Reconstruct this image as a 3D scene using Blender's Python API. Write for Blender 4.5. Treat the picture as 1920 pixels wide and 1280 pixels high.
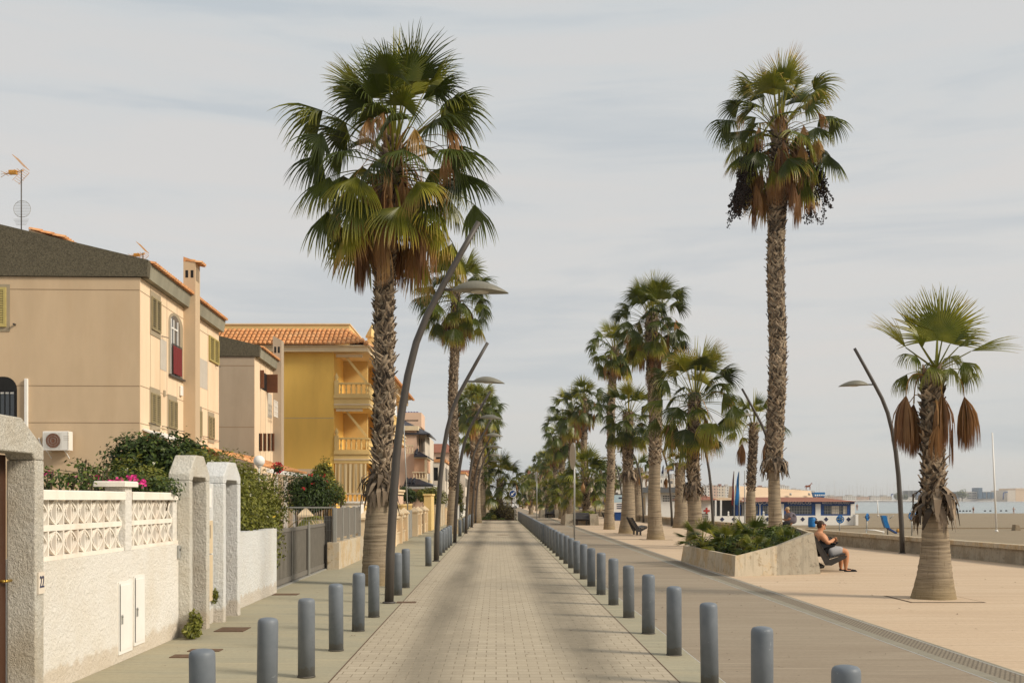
import bpy, math, random
from mathutils import Vector, Matrix
R = math.radians
sc = bpy.context.scene
for o in list(bpy.data.objects): bpy.data.objects.remove(o)
col = sc.collection

# ------------------------------------------------------------------ camera
F, H, CX, CY = 2000.0, 1.7, 930.0, 937.0        # focal length in photo pixels, eye height, vanishing point
cam_d = bpy.data.cameras.new("camera"); cam = bpy.data.objects.new("camera", cam_d); col.objects.link(cam)
cam.location = (0, 0, H); cam.rotation_euler = (R(90), 0, 0)
cam_d.sensor_width = 36; cam_d.lens = F / 1920 * 36
cam_d.shift_x = (960 - CX) / 1920; cam_d.shift_y = (CY - 640) / 1920
cam_d.clip_start = 0.1; cam_d.clip_end = 9000
sc.camera = cam
sc.render.resolution_x = 1024; sc.render.resolution_y = 682
sc.view_settings.view_transform = 'Standard'; sc.view_settings.look = 'None'
sc.view_settings.exposure = 0.0; sc.view_settings.gamma = 1.0; sc.view_settings.use_curve_mapping = False

# ------------------------------------------------------------------ sun and sky
SUN = Vector((0.78, -0.33, 0.55)).normalized()
sd = bpy.data.lights.new("sun", 'SUN'); sun = bpy.data.objects.new("sun", sd); col.objects.link(sun)
sd.energy = 3.9; sd.angle = R(15); sd.color = (1.0, 0.90, 0.75)
sun.rotation_euler = SUN.to_track_quat('Z', 'Y').to_euler(); sun.location = (40, -20, 60)
w = bpy.data.worlds.new("World"); sc.world = w; w.use_nodes = True
nt = w.node_tree; nt.nodes.clear()
def wn(t, **k):
    n = nt.nodes.new(t)
    for a, b in k.items(): setattr(n, a, b)
    return n
wo = wn('ShaderNodeOutputWorld'); bg = wn('ShaderNodeBackground'); bg2 = wn('ShaderNodeBackground'); mx = wn('ShaderNodeMixShader')
sky = wn('ShaderNodeTexSky', sky_type='NISHITA', sun_disc=False)
sky.sun_elevation = math.asin(SUN.z); sky.sun_rotation = math.atan2(SUN.x, SUN.y)
nt.links.new(sky.outputs[0], bg.inputs[0]); bg.inputs[1].default_value = 0.1
tc = wn('ShaderNodeTexCoord'); mp = wn('ShaderNodeMapping'); mp.inputs['Scale'].default_value = (1.0, 1.0, 9.0)
nt.links.new(tc.outputs['Generated'], mp.inputs[0])
nz = wn('ShaderNodeTexNoise'); nz.inputs['Scale'].default_value = 2.6; nz.inputs['Detail'].default_value = 7; nz.inputs['Roughness'].default_value = 0.55; nz.inputs['Distortion'].default_value = .4
nt.links.new(mp.outputs[0], nz.inputs[0])
cr = wn('ShaderNodeValToRGB'); e = cr.color_ramp.elements
e[0].position = .34; e[0].color = (.53, .575, .61, 1); e[1].position = .47; e[1].color = (.685, .69, .68, 1)
k = e.new(.60); k.color = (.74, .705, .67, 1)
nt.links.new(nz.outputs[0], cr.inputs[0])
# slow change from cool zenith to a warm grey veil near the horizon, as a direction-only gradient of the cloud layer
sx = wn('ShaderNodeSeparateXYZ'); nt.links.new(tc.outputs['Generated'], sx.inputs[0])
cr2 = wn('ShaderNodeValToRGB'); e = cr2.color_ramp.elements
e[0].position = 0.0; e[0].color = (.55, .57, .55, 1); e[1].position = .42; e[1].color = (.60, .65, .68, 1)
k = e.new(.07); k.color = (.63, .62, .595, 1); k = e.new(.2); k.color = (.71, .69, .665, 1)
nt.links.new(sx.outputs[2], cr2.inputs[0])
mc = wn('ShaderNodeMix', data_type='RGBA'); mc.inputs[0].default_value = .55
nt.links.new(cr2.outputs[0], mc.inputs[6]); nt.links.new(cr.outputs[0], mc.inputs[7])
nt.links.new(mc.outputs[2], bg2.inputs[0]); bg2.inputs[1].default_value = 1.0
mx.inputs[0].default_value = .93
nt.links.new(bg.outputs[0], mx.inputs[1]); nt.links.new(bg2.outputs[0], mx.inputs[2]); nt.links.new(mx.outputs[0], wo.inputs[0])

# ------------------------------------------------------------------ measuring helpers (photo pixel at a known distance -> metres)
def G(x, y, z=0.0):
    Y = F * (H - z) / (y - CY); return Vector(((x - CX) * Y / F, Y, z))
def AT(x, y, Y): return Vector(((x - CX) * Y / F, Y, H - (y - CY) * Y / F))
def S(v, a, b): return max(0., min(1., (v - a) / (b - a)))

# ------------------------------------------------------------------ objects
def setp(o, label=None, cat=None, group=None, kind=None):
    if label: o['label'] = label
    if cat: o['category'] = cat
    if group: o['group'] = group
    if kind: o['kind'] = kind
    return o
def thing(name, loc, label, cat, group=None, rz=0.0):
    o = bpy.data.objects.new(name, None); col.objects.link(o); o.empty_display_size = .2
    o.location = loc; o.rotation_euler = (0, 0, rz)
    return setp(o, label, cat, group)
def wloc(o):
    v = Vector((0, 0, 0))
    while o is not None: v += o.location; o = o.parent
    return v
class MB:
    def __init__(s): s.v = []; s.f = []; s.m = []; s.a = []; s.sm = []
    def vert(s, p, a=0.0): s.v.append((p[0], p[1], p[2])); s.a.append(a); return len(s.v) - 1
    def face(s, ids, m=0, smooth=False): s.f.append(tuple(ids)); s.m.append(m); s.sm.append(smooth)
    def poly(s, pts, m=0, a=0.0, smooth=False): s.face([s.vert(p, a) for p in pts], m, smooth)
    def box(s, x0, x1, y0, y1, z0, z1, m=0, a=0.0):
        i = [s.vert(p, a) for p in ((x0,y0,z0),(x1,y0,z0),(x1,y1,z0),(x0,y1,z0),(x0,y0,z1),(x1,y0,z1),(x1,y1,z1),(x0,y1,z1))]
        for q in ((3,2,1,0),(4,5,6,7),(0,1,5,4),(1,2,6,5),(2,3,7,6),(3,0,4,7)): s.face([i[k] for k in q], m)
    def bevbox(s, x0, x1, y0, y1, z0, z1, b=.01, m=0):      # box with chamfered vertical edges and top
        b = min(b, (x1-x0)*.4, (y1-y0)*.4)
        base = [(x0+b,y0),(x1-b,y0),(x1,y0+b),(x1,y1-b),(x1-b,y1),(x0+b,y1),(x0,y1-b),(x0,y0+b)]
        cxm, cym = (x0+x1)/2, (y0+y1)/2
        top = [(cxm+(p[0]-cxm)*(1-2*b/(x1-x0)), cym+(p[1]-cym)*(1-2*b/(y1-y0))) for p in base]
        s.loft([[(p[0],p[1],z0) for p in base],[(p[0],p[1],z1-b) for p in base],[(p[0],p[1],z1) for p in top]], m)
    def loft(s, rings, m=0, caps=True, smooth=False, a=None, closed=True):
        ids = []
        for k, r in enumerate(rings): ids.append([s.vert(p, (a[k] if a else 0.0)) for p in r])
        n = len(rings[0])
        for k in range(len(rings) - 1):
            for j in range(n if closed else n - 1):
                j2 = (j + 1) % n
                s.face((ids[k][j], ids[k][j2], ids[k+1][j2], ids[k+1][j]), m, smooth)
        if caps:
            s.face(list(reversed(ids[0])), m); s.face(ids[-1], m)
        return ids
    def prism(s, pts, dvec, m=0):                              # polygon pts extruded by dvec
        d = Vector(dvec); a = [Vector(p) for p in pts]
        s.loft([a, [p + d for p in a]], m)
    def tube(s, path, rad, n=8, m=0, a=0.0, caps=True, smooth=True):
        path = [Vector(p) for p in path]
        if not hasattr(rad, '__len__'): rad = [rad] * len(path)
        rings = []; up = None
        for k, p in enumerate(path):
            t = (path[min(k+1, len(path)-1)] - path[max(k-1, 0)]).normalized()
            if up is None:
                up = Vector((0, 0, 1)) if abs(t.z) < .9 else Vector((1, 0, 0))
            u = (up - t * up.dot(t)).normalized(); up = u; v = t.cross(u)
            rings.append([p + (u * math.cos(2*math.pi*j/n) + v * math.sin(2*math.pi*j/n)) * rad[k] for j in range(n)])
        s.loft(rings, m, caps, smooth, [a] * len(rings))
    def bar(s, p, q, w=.02, h=None, m=0, up=(0, 0, 1)):        # rectangular bar from p to q
        p = Vector(p); q = Vector(q); h = h or w; t = (q - p).normalized(); up = Vector(up)
        if abs(t.dot(up)) > .95: up = Vector((0, 1, 0)) if abs(t.y) < .9 else Vector((1, 0, 0))
        u = t.cross(up).normalized(); v = u.cross(t)
        c = [(-w/2, -h/2), (w/2, -h/2), (w/2, h/2), (-w/2, h/2)]
        s.loft([[p + u*a + v*b for a, b in c], [q + u*a + v*b for a, b in c]], m)
    def lathe(s, c, prof, n=16, m=0, smooth=True, a=0.0, sq=1.0):
        rings = [[(c[0]+r*math.cos(2*math.pi*j/n), c[1]+r*sq*math.sin(2*math.pi*j/n), c[2]+z) for j in range(n)] for r, z in prof]
        s.loft(rings, m, True, smooth, [a]*len(rings))
    def build(s, name, mats, parent=None, local=False, attr=False, bevel=0):
        off = Vector((0, 0, 0)) if (parent is None or local) else wloc(parent)
        me = bpy.data.meshes.new(name)
        me.from_pydata([(v[0]-off.x, v[1]-off.y, v[2]-off.z) for v in s.v], [], s.f)
        if not isinstance(mats, (list, tuple)): mats = [mats]
        for mt in mats: me.materials.append(mt)
        if len(mats) > 1: me.polygons.foreach_set('material_index', s.m)
        me.polygons.foreach_set('use_smooth', s.sm)
        if attr:
            at = me.attributes.new('age', 'FLOAT', 'POINT'); at.data.foreach_set('value', s.a)
        me.update()
        o = bpy.data.objects.new(name, me); col.objects.link(o)
        if parent is not None: o.parent = parent
        if bevel:
            b = o.modifiers.new('bevel', 'BEVEL'); b.width = bevel; b.segments = 2; b.limit_method = 'ANGLE'
        return o
def copy_tree(o, parent=None):
    c = o.copy(); col.objects.link(c); c.parent = parent
    for ch in o.children: copy_tree(ch, c)
    return c
def tagm(o, *a, **k): return setp(o, *a, **k)

# ------------------------------------------------------------------ materials
def newmat(name):
    m = bpy.data.materials.new(name); m.use_nodes = True; return m, m.node_tree, m.node_tree.nodes['Principled BSDF']
def nn(t, ty, **k):
    n = t.nodes.new(ty)
    for a, b in k.items(): setattr(n, a, b)
    return n
def noise(t, vec, scale, detail=4, rough=.55, dist=0):
    n = nn(t, 'ShaderNodeTexNoise'); n.inputs['Scale'].default_value = scale; n.inputs['Detail'].default_value = detail
    n.inputs['Roughness'].default_value = rough; n.inputs['Distortion'].default_value = dist
    t.links.new(vec, n.inputs['Vector']); return n.outputs[0]
def ramp(t, fac, stops):
    n = nn(t, 'ShaderNodeValToRGB'); e = n.color_ramp.elements
    while len(e) < len(stops): e.new(.5)
    for i, (p, c) in enumerate(stops):
        e[i].position = p; e[i].color = (c[0], c[1], c[2], 1) if hasattr(c, '__len__') else (c, c, c, 1)
    t.links.new(fac, n.inputs[0]); return n.outputs[0]
def mixc(t, fac, a, b, mode='MIX'):
    n = nn(t, 'ShaderNodeMix', data_type='RGBA', blend_type=mode)
    for v, i in ((fac, 0), (a, 6), (b, 7)):
        if isinstance(v, (int, float)): n.inputs[i].default_value = v
        elif isinstance(v, tuple): n.inputs[i].default_value = (v[0], v[1], v[2], 1)
        else: t.links.new(v, n.inputs[i])
    return n.outputs[2]
def mth(t, op, a, b=None):
    n = nn(t, 'ShaderNodeMath', operation=op)
    for v, i in ((a, 0), (b, 1)):
        if v is None: continue
        if isinstance(v, (int, float)): n.inputs[i].default_value = v
        else: t.links.new(v, n.inputs[i])
    return n.outputs[0]
def coords(t, scale=(1, 1, 1)):
    c = nn(t, 'ShaderNodeTexCoord'); m = nn(t, 'ShaderNodeMapping'); m.inputs['Scale'].default_value = scale
    t.links.new(c.outputs['Object'], m.inputs[0]); return m.outputs[0]
def bump(t, b, height, strength=.5, dist=.02):
    n = nn(t, 'ShaderNodeBump'); n.inputs['Strength'].default_value = strength; n.inputs['Distance'].default_value = dist
    t.links.new(height, n.inputs['Height']); t.links.new(n.outputs[0], b.inputs['Normal'])
def plain(name, c, rough=.7, var=.12, scale=3.0, bs=40.0, bst=.15, bd=.005, metal=0.0, dirt=None, stretch=(1, 1, 1), spec=.3):
    m, t, b = newmat(name); v = coords(t, stretch)
    n1 = noise(t, v, scale, 6, .6); lo = tuple(x*(1-var) for x in c); hi = tuple(min(1, x*(1+var)) for x in c)
    cc = ramp(t, n1, [(.3, lo), (.7, hi)])
    if dirt:
        n2 = noise(t, v, scale*.37, 8, .7); cc = mixc(t, ramp(t, n2, [(.48, 0.0), (.72, .75)]), cc, dirt)
    t.links.new(cc, b.inputs['Base Color']); b.inputs['Roughness'].default_value = rough; b.inputs['Metallic'].default_value = metal
    b.inputs['Specular IOR Level'].default_value = spec
    if bst: bump(t, b, noise(t, v, bs, 5, .6), bst, bd)
    return m
def rough_render(name, c, dirt, size=38, strength=1.0, dist=.03):      # thrown plaster
    m, t, b = newmat(name); v = coords(t)
    v3 = coords(t, (1, 1, .7)); n1 = noise(t, v3, size, 7, .72, .3); n4 = noise(t, v, size*.45, 4, .6, .2); hgt = mth(t, 'ADD', n1, mth(t, 'MULTIPLY', n4, .6))
    n2 = noise(t, v, 1.3, 8, .65); cc = mixc(t, ramp(t, n2, [(.42, 0.0), (.7, .8)]), c, dirt)
    pits = ramp(t, noise(t, v, size*2.1, 5, .8), [(.60, 0.0), (.68, .75)]); cc = mixc(t, pits, cc, tuple(x*.45 for x in c))
    sz = nn(t, 'ShaderNodeSeparateXYZ'); t.links.new(v, sz.inputs[0]); low = ramp(t, mth(t, 'ADD', sz.outputs[2], mth(t, 'MULTIPLY', noise(t, v, 5, 5, .7), -.32)), [(.0, .5), (.055, 0.)]); cc = mixc(t, low, cc, (.56, .44, .30))
    t.links.new(cc, b.inputs['Base Color']); b.inputs['Roughness'].default_value = .9; b.inputs['Specular IOR Level'].default_value = .15
    bump(t, b, hgt, strength, dist); return m
M = {}
M['wall_white'] = rough_render('white_rough_render', (.82, .78, .71), (.74, .67, .56), 36, .9, .035)
M['portico'] = rough_render('cream_rough_render', (.74, .70, .61), (.56, .47, .34), 40, 1.0, .05)
M['smooth_white'] = plain('painted_white_block', (.77, .71, .62), .75, .06, 4, 30, .15, .003, dirt=(.66, .52, .40))
M['house_tan'] = plain('tan_house_render', (.55, .41, .265), .85, .07, .9, 90, .35, .004, dirt=(.49, .345, .21), stretch=(1.6, 1.6, .45))
M['house_side'] = plain('pale_house_render', (.78, .60, .41), .85, .05, 1.2, 90, .3, .004, dirt=(.68, .48, .30), stretch=(1.6, 1.6, .35))
M['house_grey'] = plain('grey_beige_render', (.42, .335, .245), .85, .07, .9, 90, .35, .004, dirt=(.34, .27, .19), stretch=(1.6, 1.6, .45))
M['groove'] = plain('render_groove', (.30, .21, .13), .9, .1)
M['pebble'] = plain('dark_pebble_band', (.105, .09, .06), .95, .45, 26, 60, .9, .015)
M['fascia'] = plain('grey_green_fascia', (.27, .25, .185), .85, .15, 2, 40, .3, .005, dirt=(.17, .15, .11), stretch=(1, 1, .3))
M['taupe'] = plain('taupe_window_surround', (.33, .27, .185), .85, .08)
M['greypanel'] = plain('grey_panel', (.50, .45, .38), .85, .06)
M['shutter'] = plain('olive_shutter', (.30, .24, .13), .6, .1, 6)
M['shutter_y'] = plain('ochre_shutter', (.45, .36, .13), .6, .1, 6)
M['shutter_b'] = plain('brown_shutter', (.15, .06, .028), .55, .2, 6)
M['dark'] = plain('dark_opening', (.012, .011, .010), .6, .2, bst=0)
M['glass'] = plain('window_glass', (.06, .07, .08), .08, .1, bst=0, spec=.8)
M['white'] = plain('white_paint', (.76, .73, .68), .5, .04, 4, 40, .05)
M['cream'] = plain('cream_trim', (.72, .57, .37), .75, .06, 3)
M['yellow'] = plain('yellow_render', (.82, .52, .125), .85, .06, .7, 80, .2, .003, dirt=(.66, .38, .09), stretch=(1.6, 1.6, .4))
M['yellow_i'] = plain('shaded_yellow_render', (.60, .41, .15), .85, .06, .7)  # duller copy of the yellow, shade of the balcony recess put into its colour
M['yellow_p'] = plain('pale_yellow_paint', (.70, .50, .21), .8, .07, 1.5)
M['wall_cream'] = plain('cream_garden_wall', (.74, .58, .38), .8, .06, 1.5, 40, .2, .004, dirt=(.66, .45, .25))
M['peach'] = plain('peach_render', (.72, .43, .27), .85, .05, .8)
M['peach2'] = plain('dull_peach_render', (.70, .48, .34), .85, .05, .8)
M['tile'] = plain('orange_roof_tile', (.56, .255, .10), .8, .35, 5, 60, .3, .004, dirt=(.66, .42, .22))
M['tile_d'] = plain('dark_glazed_tile', (.035, .035, .045), .35, .4, 4, 40, .2, .003)
M['tile_b'] = plain('blue_glazed_tile', (.05, .035, .13), .3, .3, 4, 40, .2, .003)
M['tile_r'] = plain('red_brown_tile', (.26, .105, .065), .8, .2, 3)
M['gate'] = plain('grey_gate_metal', (.155, .14, .12), .5, .1, 5, 60, .05, spec=.4)
M['gate_b'] = plain('grey_gate_bars', (.21, .19, .16), .5, .1, 5, 60, .05)
M['gate_l'] = plain('light_grey_rail', (.30, .29, .26), .45, .08, 5)
def concrete(name, c, stain, boards):
    m, t, b = newmat(name); v = coords(t); n1 = noise(t, v, 1.6, 8, .7, .3); n2 = noise(t, v, 9, 6, .7); n3 = noise(t, coords(t, (1, 1, .12)), boards, 3, .5)
    cc = ramp(t, n1, [(.35, tuple(x*.82 for x in c)), (.62, c)]); cc = mixc(t, ramp(t, n1, [(.47, 0.), (.58, .95)]), cc, stain); cc = mixc(t, ramp(t, n2, [(.56, 0.), (.66, .8)]), cc, tuple(x*.55 for x in stain))
    cc = mixc(t, ramp(t, n3, [(.38, .45), (.46, 0.)]), cc, tuple(x*.6 for x in c)); t.links.new(cc, b.inputs['Base Color']); b.inputs['Roughness'].default_value = .92; b.inputs['Specular IOR Level'].default_value = .15
    bump(t, b, mth(t, 'ADD', n2, n3), .5, .012); return m
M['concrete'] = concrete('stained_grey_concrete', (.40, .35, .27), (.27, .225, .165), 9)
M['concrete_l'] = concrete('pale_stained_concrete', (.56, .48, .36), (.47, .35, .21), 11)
M['bench'] = plain('dark_bench_metal', (.040, .036, .034), .5, .2, 8, 60, .1, spec=.4)
def bollard_mat():
    m, t, b = newmat('grey_blue_bollard_paint'); v = coords(t); oi = nn(t, 'ShaderNodeObjectInfo'); vm = nn(t, 'ShaderNodeVectorMath', operation='ADD'); t.links.new(v, vm.inputs[0]); t.links.new(oi.outputs['Location'], vm.inputs[1]); v = vm.outputs[0]
    n1 = noise(t, v, 6, 6, .6); c = ramp(t, n1, [(.3, (.115, .135, .158)), (.7, (.16, .18, .205))]); c = mixc(t, mth(t, 'MULTIPLY', oi.outputs['Random'], .3), c, (.165, .17, .17))
    n2 = noise(t, v, 24, 4, .7); c = mixc(t, ramp(t, n2, [(.66, 0.), (.72, .7)]), c, (.10, .10, .095)); n3 = noise(t, v, 11, 3, .5, 2.0); c = mixc(t, ramp(t, n3, [(.70, 0.), (.73, .5)]), c, (.34, .36, .37))
    s = nn(t, 'ShaderNodeSeparateXYZ'); t.links.new(coords(t), s.inputs[0]); low = ramp(t, mth(t, 'ADD', s.outputs[2], mth(t, 'MULTIPLY', n2, -.16)), [(.0, .5), (.02, 0.)]); c = mixc(t, low, c, (.11, .095, .07))
    t.links.new(c, b.inputs['Base Color']); b.inputs['Roughness'].default_value = .5; b.inputs['Specular IOR Level'].default_value = .35; bump(t, b, n1, .1, .003); return m
M['bollard'] = bollard_mat()
M['bollard_stain'] = plain('worn_bollard_foot', (.09, .08, .065), .8, .3, 20)
M['lamp'] = plain('brown_grey_lamp_metal', (.062, .053, .045), .5, .1, 3, 40, .05, spec=.4)
M['lamp_head'] = plain('taupe_lamp_shade', (.165, .155, .12), .5, .08, 3, spec=.35)
M['lens'] = plain('frosted_lens', (.45, .43, .36), .3, .05)
M['steel'] = plain('galvanised_pole', (.36, .36, .34), .4, .08, 5, metal=.3)
M['brown_door'] = plain('brown_door', (.060, .026, .014), .45, .2, 8, stretch=(1, 1, .1))
M['brass'] = plain('brass', (.55, .36, .08), .3, .05, metal=.8)
M['beige_metal'] = plain('beige_cabinet', (.58, .46, .30), .6, .08, 3)
M['rust'] = plain('rusty_cover', (.125, .075, .045), .85, .3, 14, 60, .4, .004)
M['red'] = plain('red_cloth', (.16, .022, .022), .9, .1, 9)
M['red_s'] = plain('red_paint', (.42, .04, .03), .6, .05)
M['blue'] = plain('blue_paint', (.012, .055, .20), .45, .1, 4)
M['blue_l'] = plain('bright_blue_plastic', (.01, .14, .38), .35, .08, 4)
M['navy'] = plain('navy_tile', (.025, .030, .075), .5, .1)
M['fabric_s'] = None
M['stone'] = plain('stone_block', (.26, .20, .13), .9, .2, 3, 20, .5, .02)
M['skin'] = plain('skin', (.50, .235, .12), .55, .05, 9, 200, .05, .001)
M['skin_d'] = plain('tanned_skin', (.36, .17, .09), .55, .05, 9)
M['hair'] = plain('brown_hair', (.045, .022, .012), .6, .3, 30, stretch=(1, 1, 6))
M['hair_g'] = plain('grey_blond_hair', (.42, .30, .17), .7, .15, 30)
M['black'] = plain('black_cloth', (.012, .012, .014), .85, .2, 20)
M['greycloth'] = plain('grey_cloth', (.33, .32, .32), .9, .1, 20, 60, .2, .004)
M['mauve'] = plain('grey_mauve_shirt', (.14, .12, .14), .9, .1, 20)
M['horse'] = plain('brown_statue', (.22, .07, .03), .6, .1)
M['roof_cream'] = plain('cream_wall_far', (.70, .52, .35), .85, .06, .5)
M['pale'] = plain('pale_building', (.64, .56, .46), .85, .08, .4)
M['pale2'] = plain('pale_grey_building', (.50, .47, .43), .85, .08, .4)
M['darkroof'] = plain('dark_grey_slab', (.12, .125, .13), .8, .1, 1)
M['rock'] = plain('rocks', (.22, .18, .14), .95, .4, .2, 3, 1, .5)
M['flower'] = plain('magenta_flower', (.60, .03, .20), .6, .2, 20)
M['flower_r'] = plain('red_flower', (.50, .02, .03), .6, .2, 20)
M['flower_y'] = plain('yellow_flower', (.75, .50, .05), .6, .2, 20)
M['flower_w'] = plain('white_flower', (.75, .72, .55), .6, .1, 20)
M['car_d'] = plain('dark_car_paint', (.02, .022, .035), .25, .1, bst=0, spec=.6)
M['car_w'] = plain('pale_car_paint', (.55, .55, .55), .25, .05, bst=0, spec=.6)
M['tyre'] = plain('tyre', (.02, .02, .02), .8)
M['pylon'] = plain('orange_antenna_plastic', (.55, .27, .05), .5)

def foliage(name, stops, rough=.5, transl=.22):
    m, t, b = newmat(name)
    at = nn(t, 'ShaderNodeAttribute', attribute_name='age')
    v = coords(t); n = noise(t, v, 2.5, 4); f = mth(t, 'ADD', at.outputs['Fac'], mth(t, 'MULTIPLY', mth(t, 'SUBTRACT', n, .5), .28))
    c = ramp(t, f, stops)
    t.links.new(c, b.inputs['Base Color']); b.inputs['Roughness'].default_value = rough; b.inputs['Specular IOR Level'].default_value = .35
    tr = nn(t, 'ShaderNodeBsdfTranslucent'); t.links.new(c, tr.inputs[0]); ms = nn(t, 'ShaderNodeMixShader'); ms.inputs[0].default_value = transl
    out = t.nodes['Material Output']; t.links.new(b.outputs[0], ms.inputs[1]); t.links.new(tr.outputs[0], ms.inputs[2]); t.links.new(ms.outputs[0], out.inputs[0])
    return m
M['frond'] = foliage('palm_frond', [(0, (.024, .036, .006)), (.25, (.085, .108, .012)), (.45, (.30, .28, .03)), (.60, (.42, .28, .055)), (.78, (.40, .22, .085)), (1, (.19, .088, .036))], .36, .27)
M['leaf'] = foliage('shrub_leaf', [(0, (.018, .034, .007)), (.5, (.060, .095, .016)), (1, (.17, .20, .03))], .5, .25)
M['leaf_o'] = foliage('olive_leaf', [(0, (.06, .065, .010)), (.5, (.155, .165, .02)), (1, (.24, .23, .04))], .6, .25)
M['leaf_b'] = foliage('brown_shrub_leaf', [(0, (.03, .02, .008)), (.5, (.07, .05, .014)), (1, (.16, .14, .03))], .6, .2)
M['bark'] = foliage('palm_leaf_base', [(0, (.025, .018, .013)), (.3, (.085, .062, .042)), (.65, (.23, .17, .115)), (1, (.43, .335, .235))], .9, 0.0)
M['fruit'] = plain('dark_fruit_clusters', (.022, .012, .009), .7, .4, 20)
def ringbark():
    m, t, b = newmat('ringed_palm_trunk'); v = coords(t, (1.2, 1.2, 22)); n1 = noise(t, v, 1.6, 6, .65, .3)
    c = ramp(t, n1, [(.3, (.13, .10, .07)), (.52, (.27, .215, .15)), (.75, (.38, .305, .21))])
    v2 = coords(t, (14, 14, 1.0)); n2 = noise(t, v2, 2.0, 4); c = mixc(t, ramp(t, n2, [(.58, 0.), (.7, .55)]), c, (.10, .07, .04))
    at = nn(t, 'ShaderNodeAttribute', attribute_name='age'); c = mixc(t, at.outputs['Fac'], c, (.27, .20, .10))
    t.links.new(c, b.inputs['Base Color']); b.inputs['Roughness'].default_value = .95; b.inputs['Specular IOR Level'].default_value = .1
    bump(t, b, n1, .9, .02); return m
M['ring'] = ringbark()

def road_mat():
    m, t, b = newmat('block_paving'); v = coords(t)
    br = nn(t, 'ShaderNodeTexBrick'); br.offset = .5; t.links.new(v, br.inputs['Vector'])
    for k, val in (('Scale', 1.0), ('Mortar Size', .006), ('Mortar Smooth', .3), ('Brick Width', .215), ('Row Height', .165), ('Bias', 0.0)): br.inputs[k].default_value = val
    br.inputs['Color1'].default_value = (.385, .325, .245, 1); br.inputs['Color2'].default_value = (.48, .41, .31, 1); br.inputs['Mortar'].default_value = (.17, .135, .085, 1)
    sx = nn(t, 'ShaderNodeSeparateXYZ'); t.links.new(v, sx.inputs[0])
    vs = coords(t, (1, .10, 1)); nb = noise(t, vs, 1.7, 5, .6)
    wob = mth(t, 'MULTIPLY', mth(t, 'SUBTRACT', nb, .5), .55)
    xx = mth(t, 'ADD', sx.outputs[0], wob)
    d1 = mth(t, 'ABSOLUTE', mth(t, 'ADD', xx, .74)); d2 = mth(t, 'ABSOLUTE', mth(t, 'SUBTRACT', xx, .98))
    d = mth(t, 'MINIMUM', d1, d2); band = ramp(t, d, [(.08, 1.0), (.46, 0.0)])
    vl = coords(t, (.6, .12, 1)); nl = noise(t, vl, 1.4, 5, .6)
    st = mth(t, 'MULTIPLY', band, ramp(t, nl, [(.3, .45), (.62, 1.0)]))
    fine = noise(t, v, 26, 5, .7); big = noise(t, v, .7, 6, .6)
    c0 = mixc(t, ramp(t, big, [(.35, 0.), (.7, .55)]), br.outputs['Color'], (.41, .34, .245))
    c1 = mixc(t, mth(t, 'MULTIPLY', st, .95), c0, (.135, .115, .086))
    # pale sand left in the joints inside the dirty tracks
    mor = mth(t, 'MULTIPLY', br.outputs['Fac'], st); spk = ramp(t, noise(t, v, 7.5, 3), [(.5, 0.), (.62, 1.)])
    c2 = mixc(t, mth(t, 'MULTIPLY', mor, mth(t, 'MULTIPLY', spk, .8)), c1, (.42, .36, .25))
    c3 = mixc(t, .22, c2, ramp(t, fine, [(.3, (.25, .20, .13)), (.7, (.46, .40, .29))]), 'MIX')
    t.links.new(c3, b.inputs['Base Color']); b.inputs['Roughness'].default_value = .85; b.inputs['Specular IOR Level'].default_value = .2
    bump(t, b, mth(t, 'SUBTRACT', mth(t, 'MULTIPLY', fine, .3), br.outputs['Fac']), .5, .006); return m
def slab_mat(name, c1, c2, mortar, bw, rh, ms, stain, stretch=(1, 1, 1), fs=22, mix=.3, spots=None, rot=0):
    m, t, b = newmat(name); v = coords(t); mp = nn(t, 'ShaderNodeMapping'); mp.inputs['Rotation'].default_value = (0, 0, rot); t.links.new(v, mp.inputs[0])
    br = nn(t, 'ShaderNodeTexBrick'); br.offset = 0.0; t.links.new(mp.outputs[0], br.inputs['Vector'])
    for k, val in (('Scale', 1.0), ('Mortar Size', ms), ('Mortar Smooth', .5), ('Brick Width', bw), ('Row Height', rh)): br.inputs[k].default_value = val
    br.inputs['Color1'].default_value = (*c1, 1); br.inputs['Color2'].default_value = (*c2, 1); br.inputs['Mortar'].default_value = (*mortar, 1)
    vs = coords(t, stretch); n1 = noise(t, vs, 1.1, 8, .65, .6); c = mixc(t, ramp(t, n1, [(.42, 0.), (.66, .8)]), br.outputs['Color'], stain)
    f = noise(t, v, fs, 6, .7); c = mixc(t, mix, c, ramp(t, f, [(.3, tuple(x*.7 for x in c1)), (.7, tuple(x*1.25 for x in c2))]))
    n5 = noise(t, coords(t, (stretch[0]*.8, stretch[1]*3.2, 1)), 2.0, 6, .7, .3); c = mixc(t, ramp(t, n5, [(.54, 0.), (.66, .38)]), c, tuple(x*.76 for x in c1)); c = mixc(t, ramp(t, n5, [(.32, .5), (.42, 0.)]), c, tuple(min(1, x*1.25) for x in stain))
    if spots:
        vo = nn(t, 'ShaderNodeTexVoronoi'); vo.inputs['Scale'].default_value = 5.0; t.links.new(v, vo.inputs['Vector'])
        c = mixc(t, ramp(t, vo.outputs[0], [(.045, .8), (.07, 0.)]), c, spots)
    t.links.new(c, b.inputs['Base Color']); b.inputs['Roughness'].default_value = .85; b.inputs['Specular IOR Level'].default_value = .2
    bump(t, b, mth(t, 'SUBTRACT', mth(t, 'MULTIPLY', f, .4), br.outputs['Fac']), .4, .005); return m
M['road'] = road_mat()
M['sidewalk'] = slab_mat('grey_green_sidewalk', (.31, .285, .205), (.345, .315, .225), (.20, .18, .12), 5, .82, .004, (.40, .34, .225), (.5, 2.2, 1), 20, .3, (.12, .08, .05))
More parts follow.
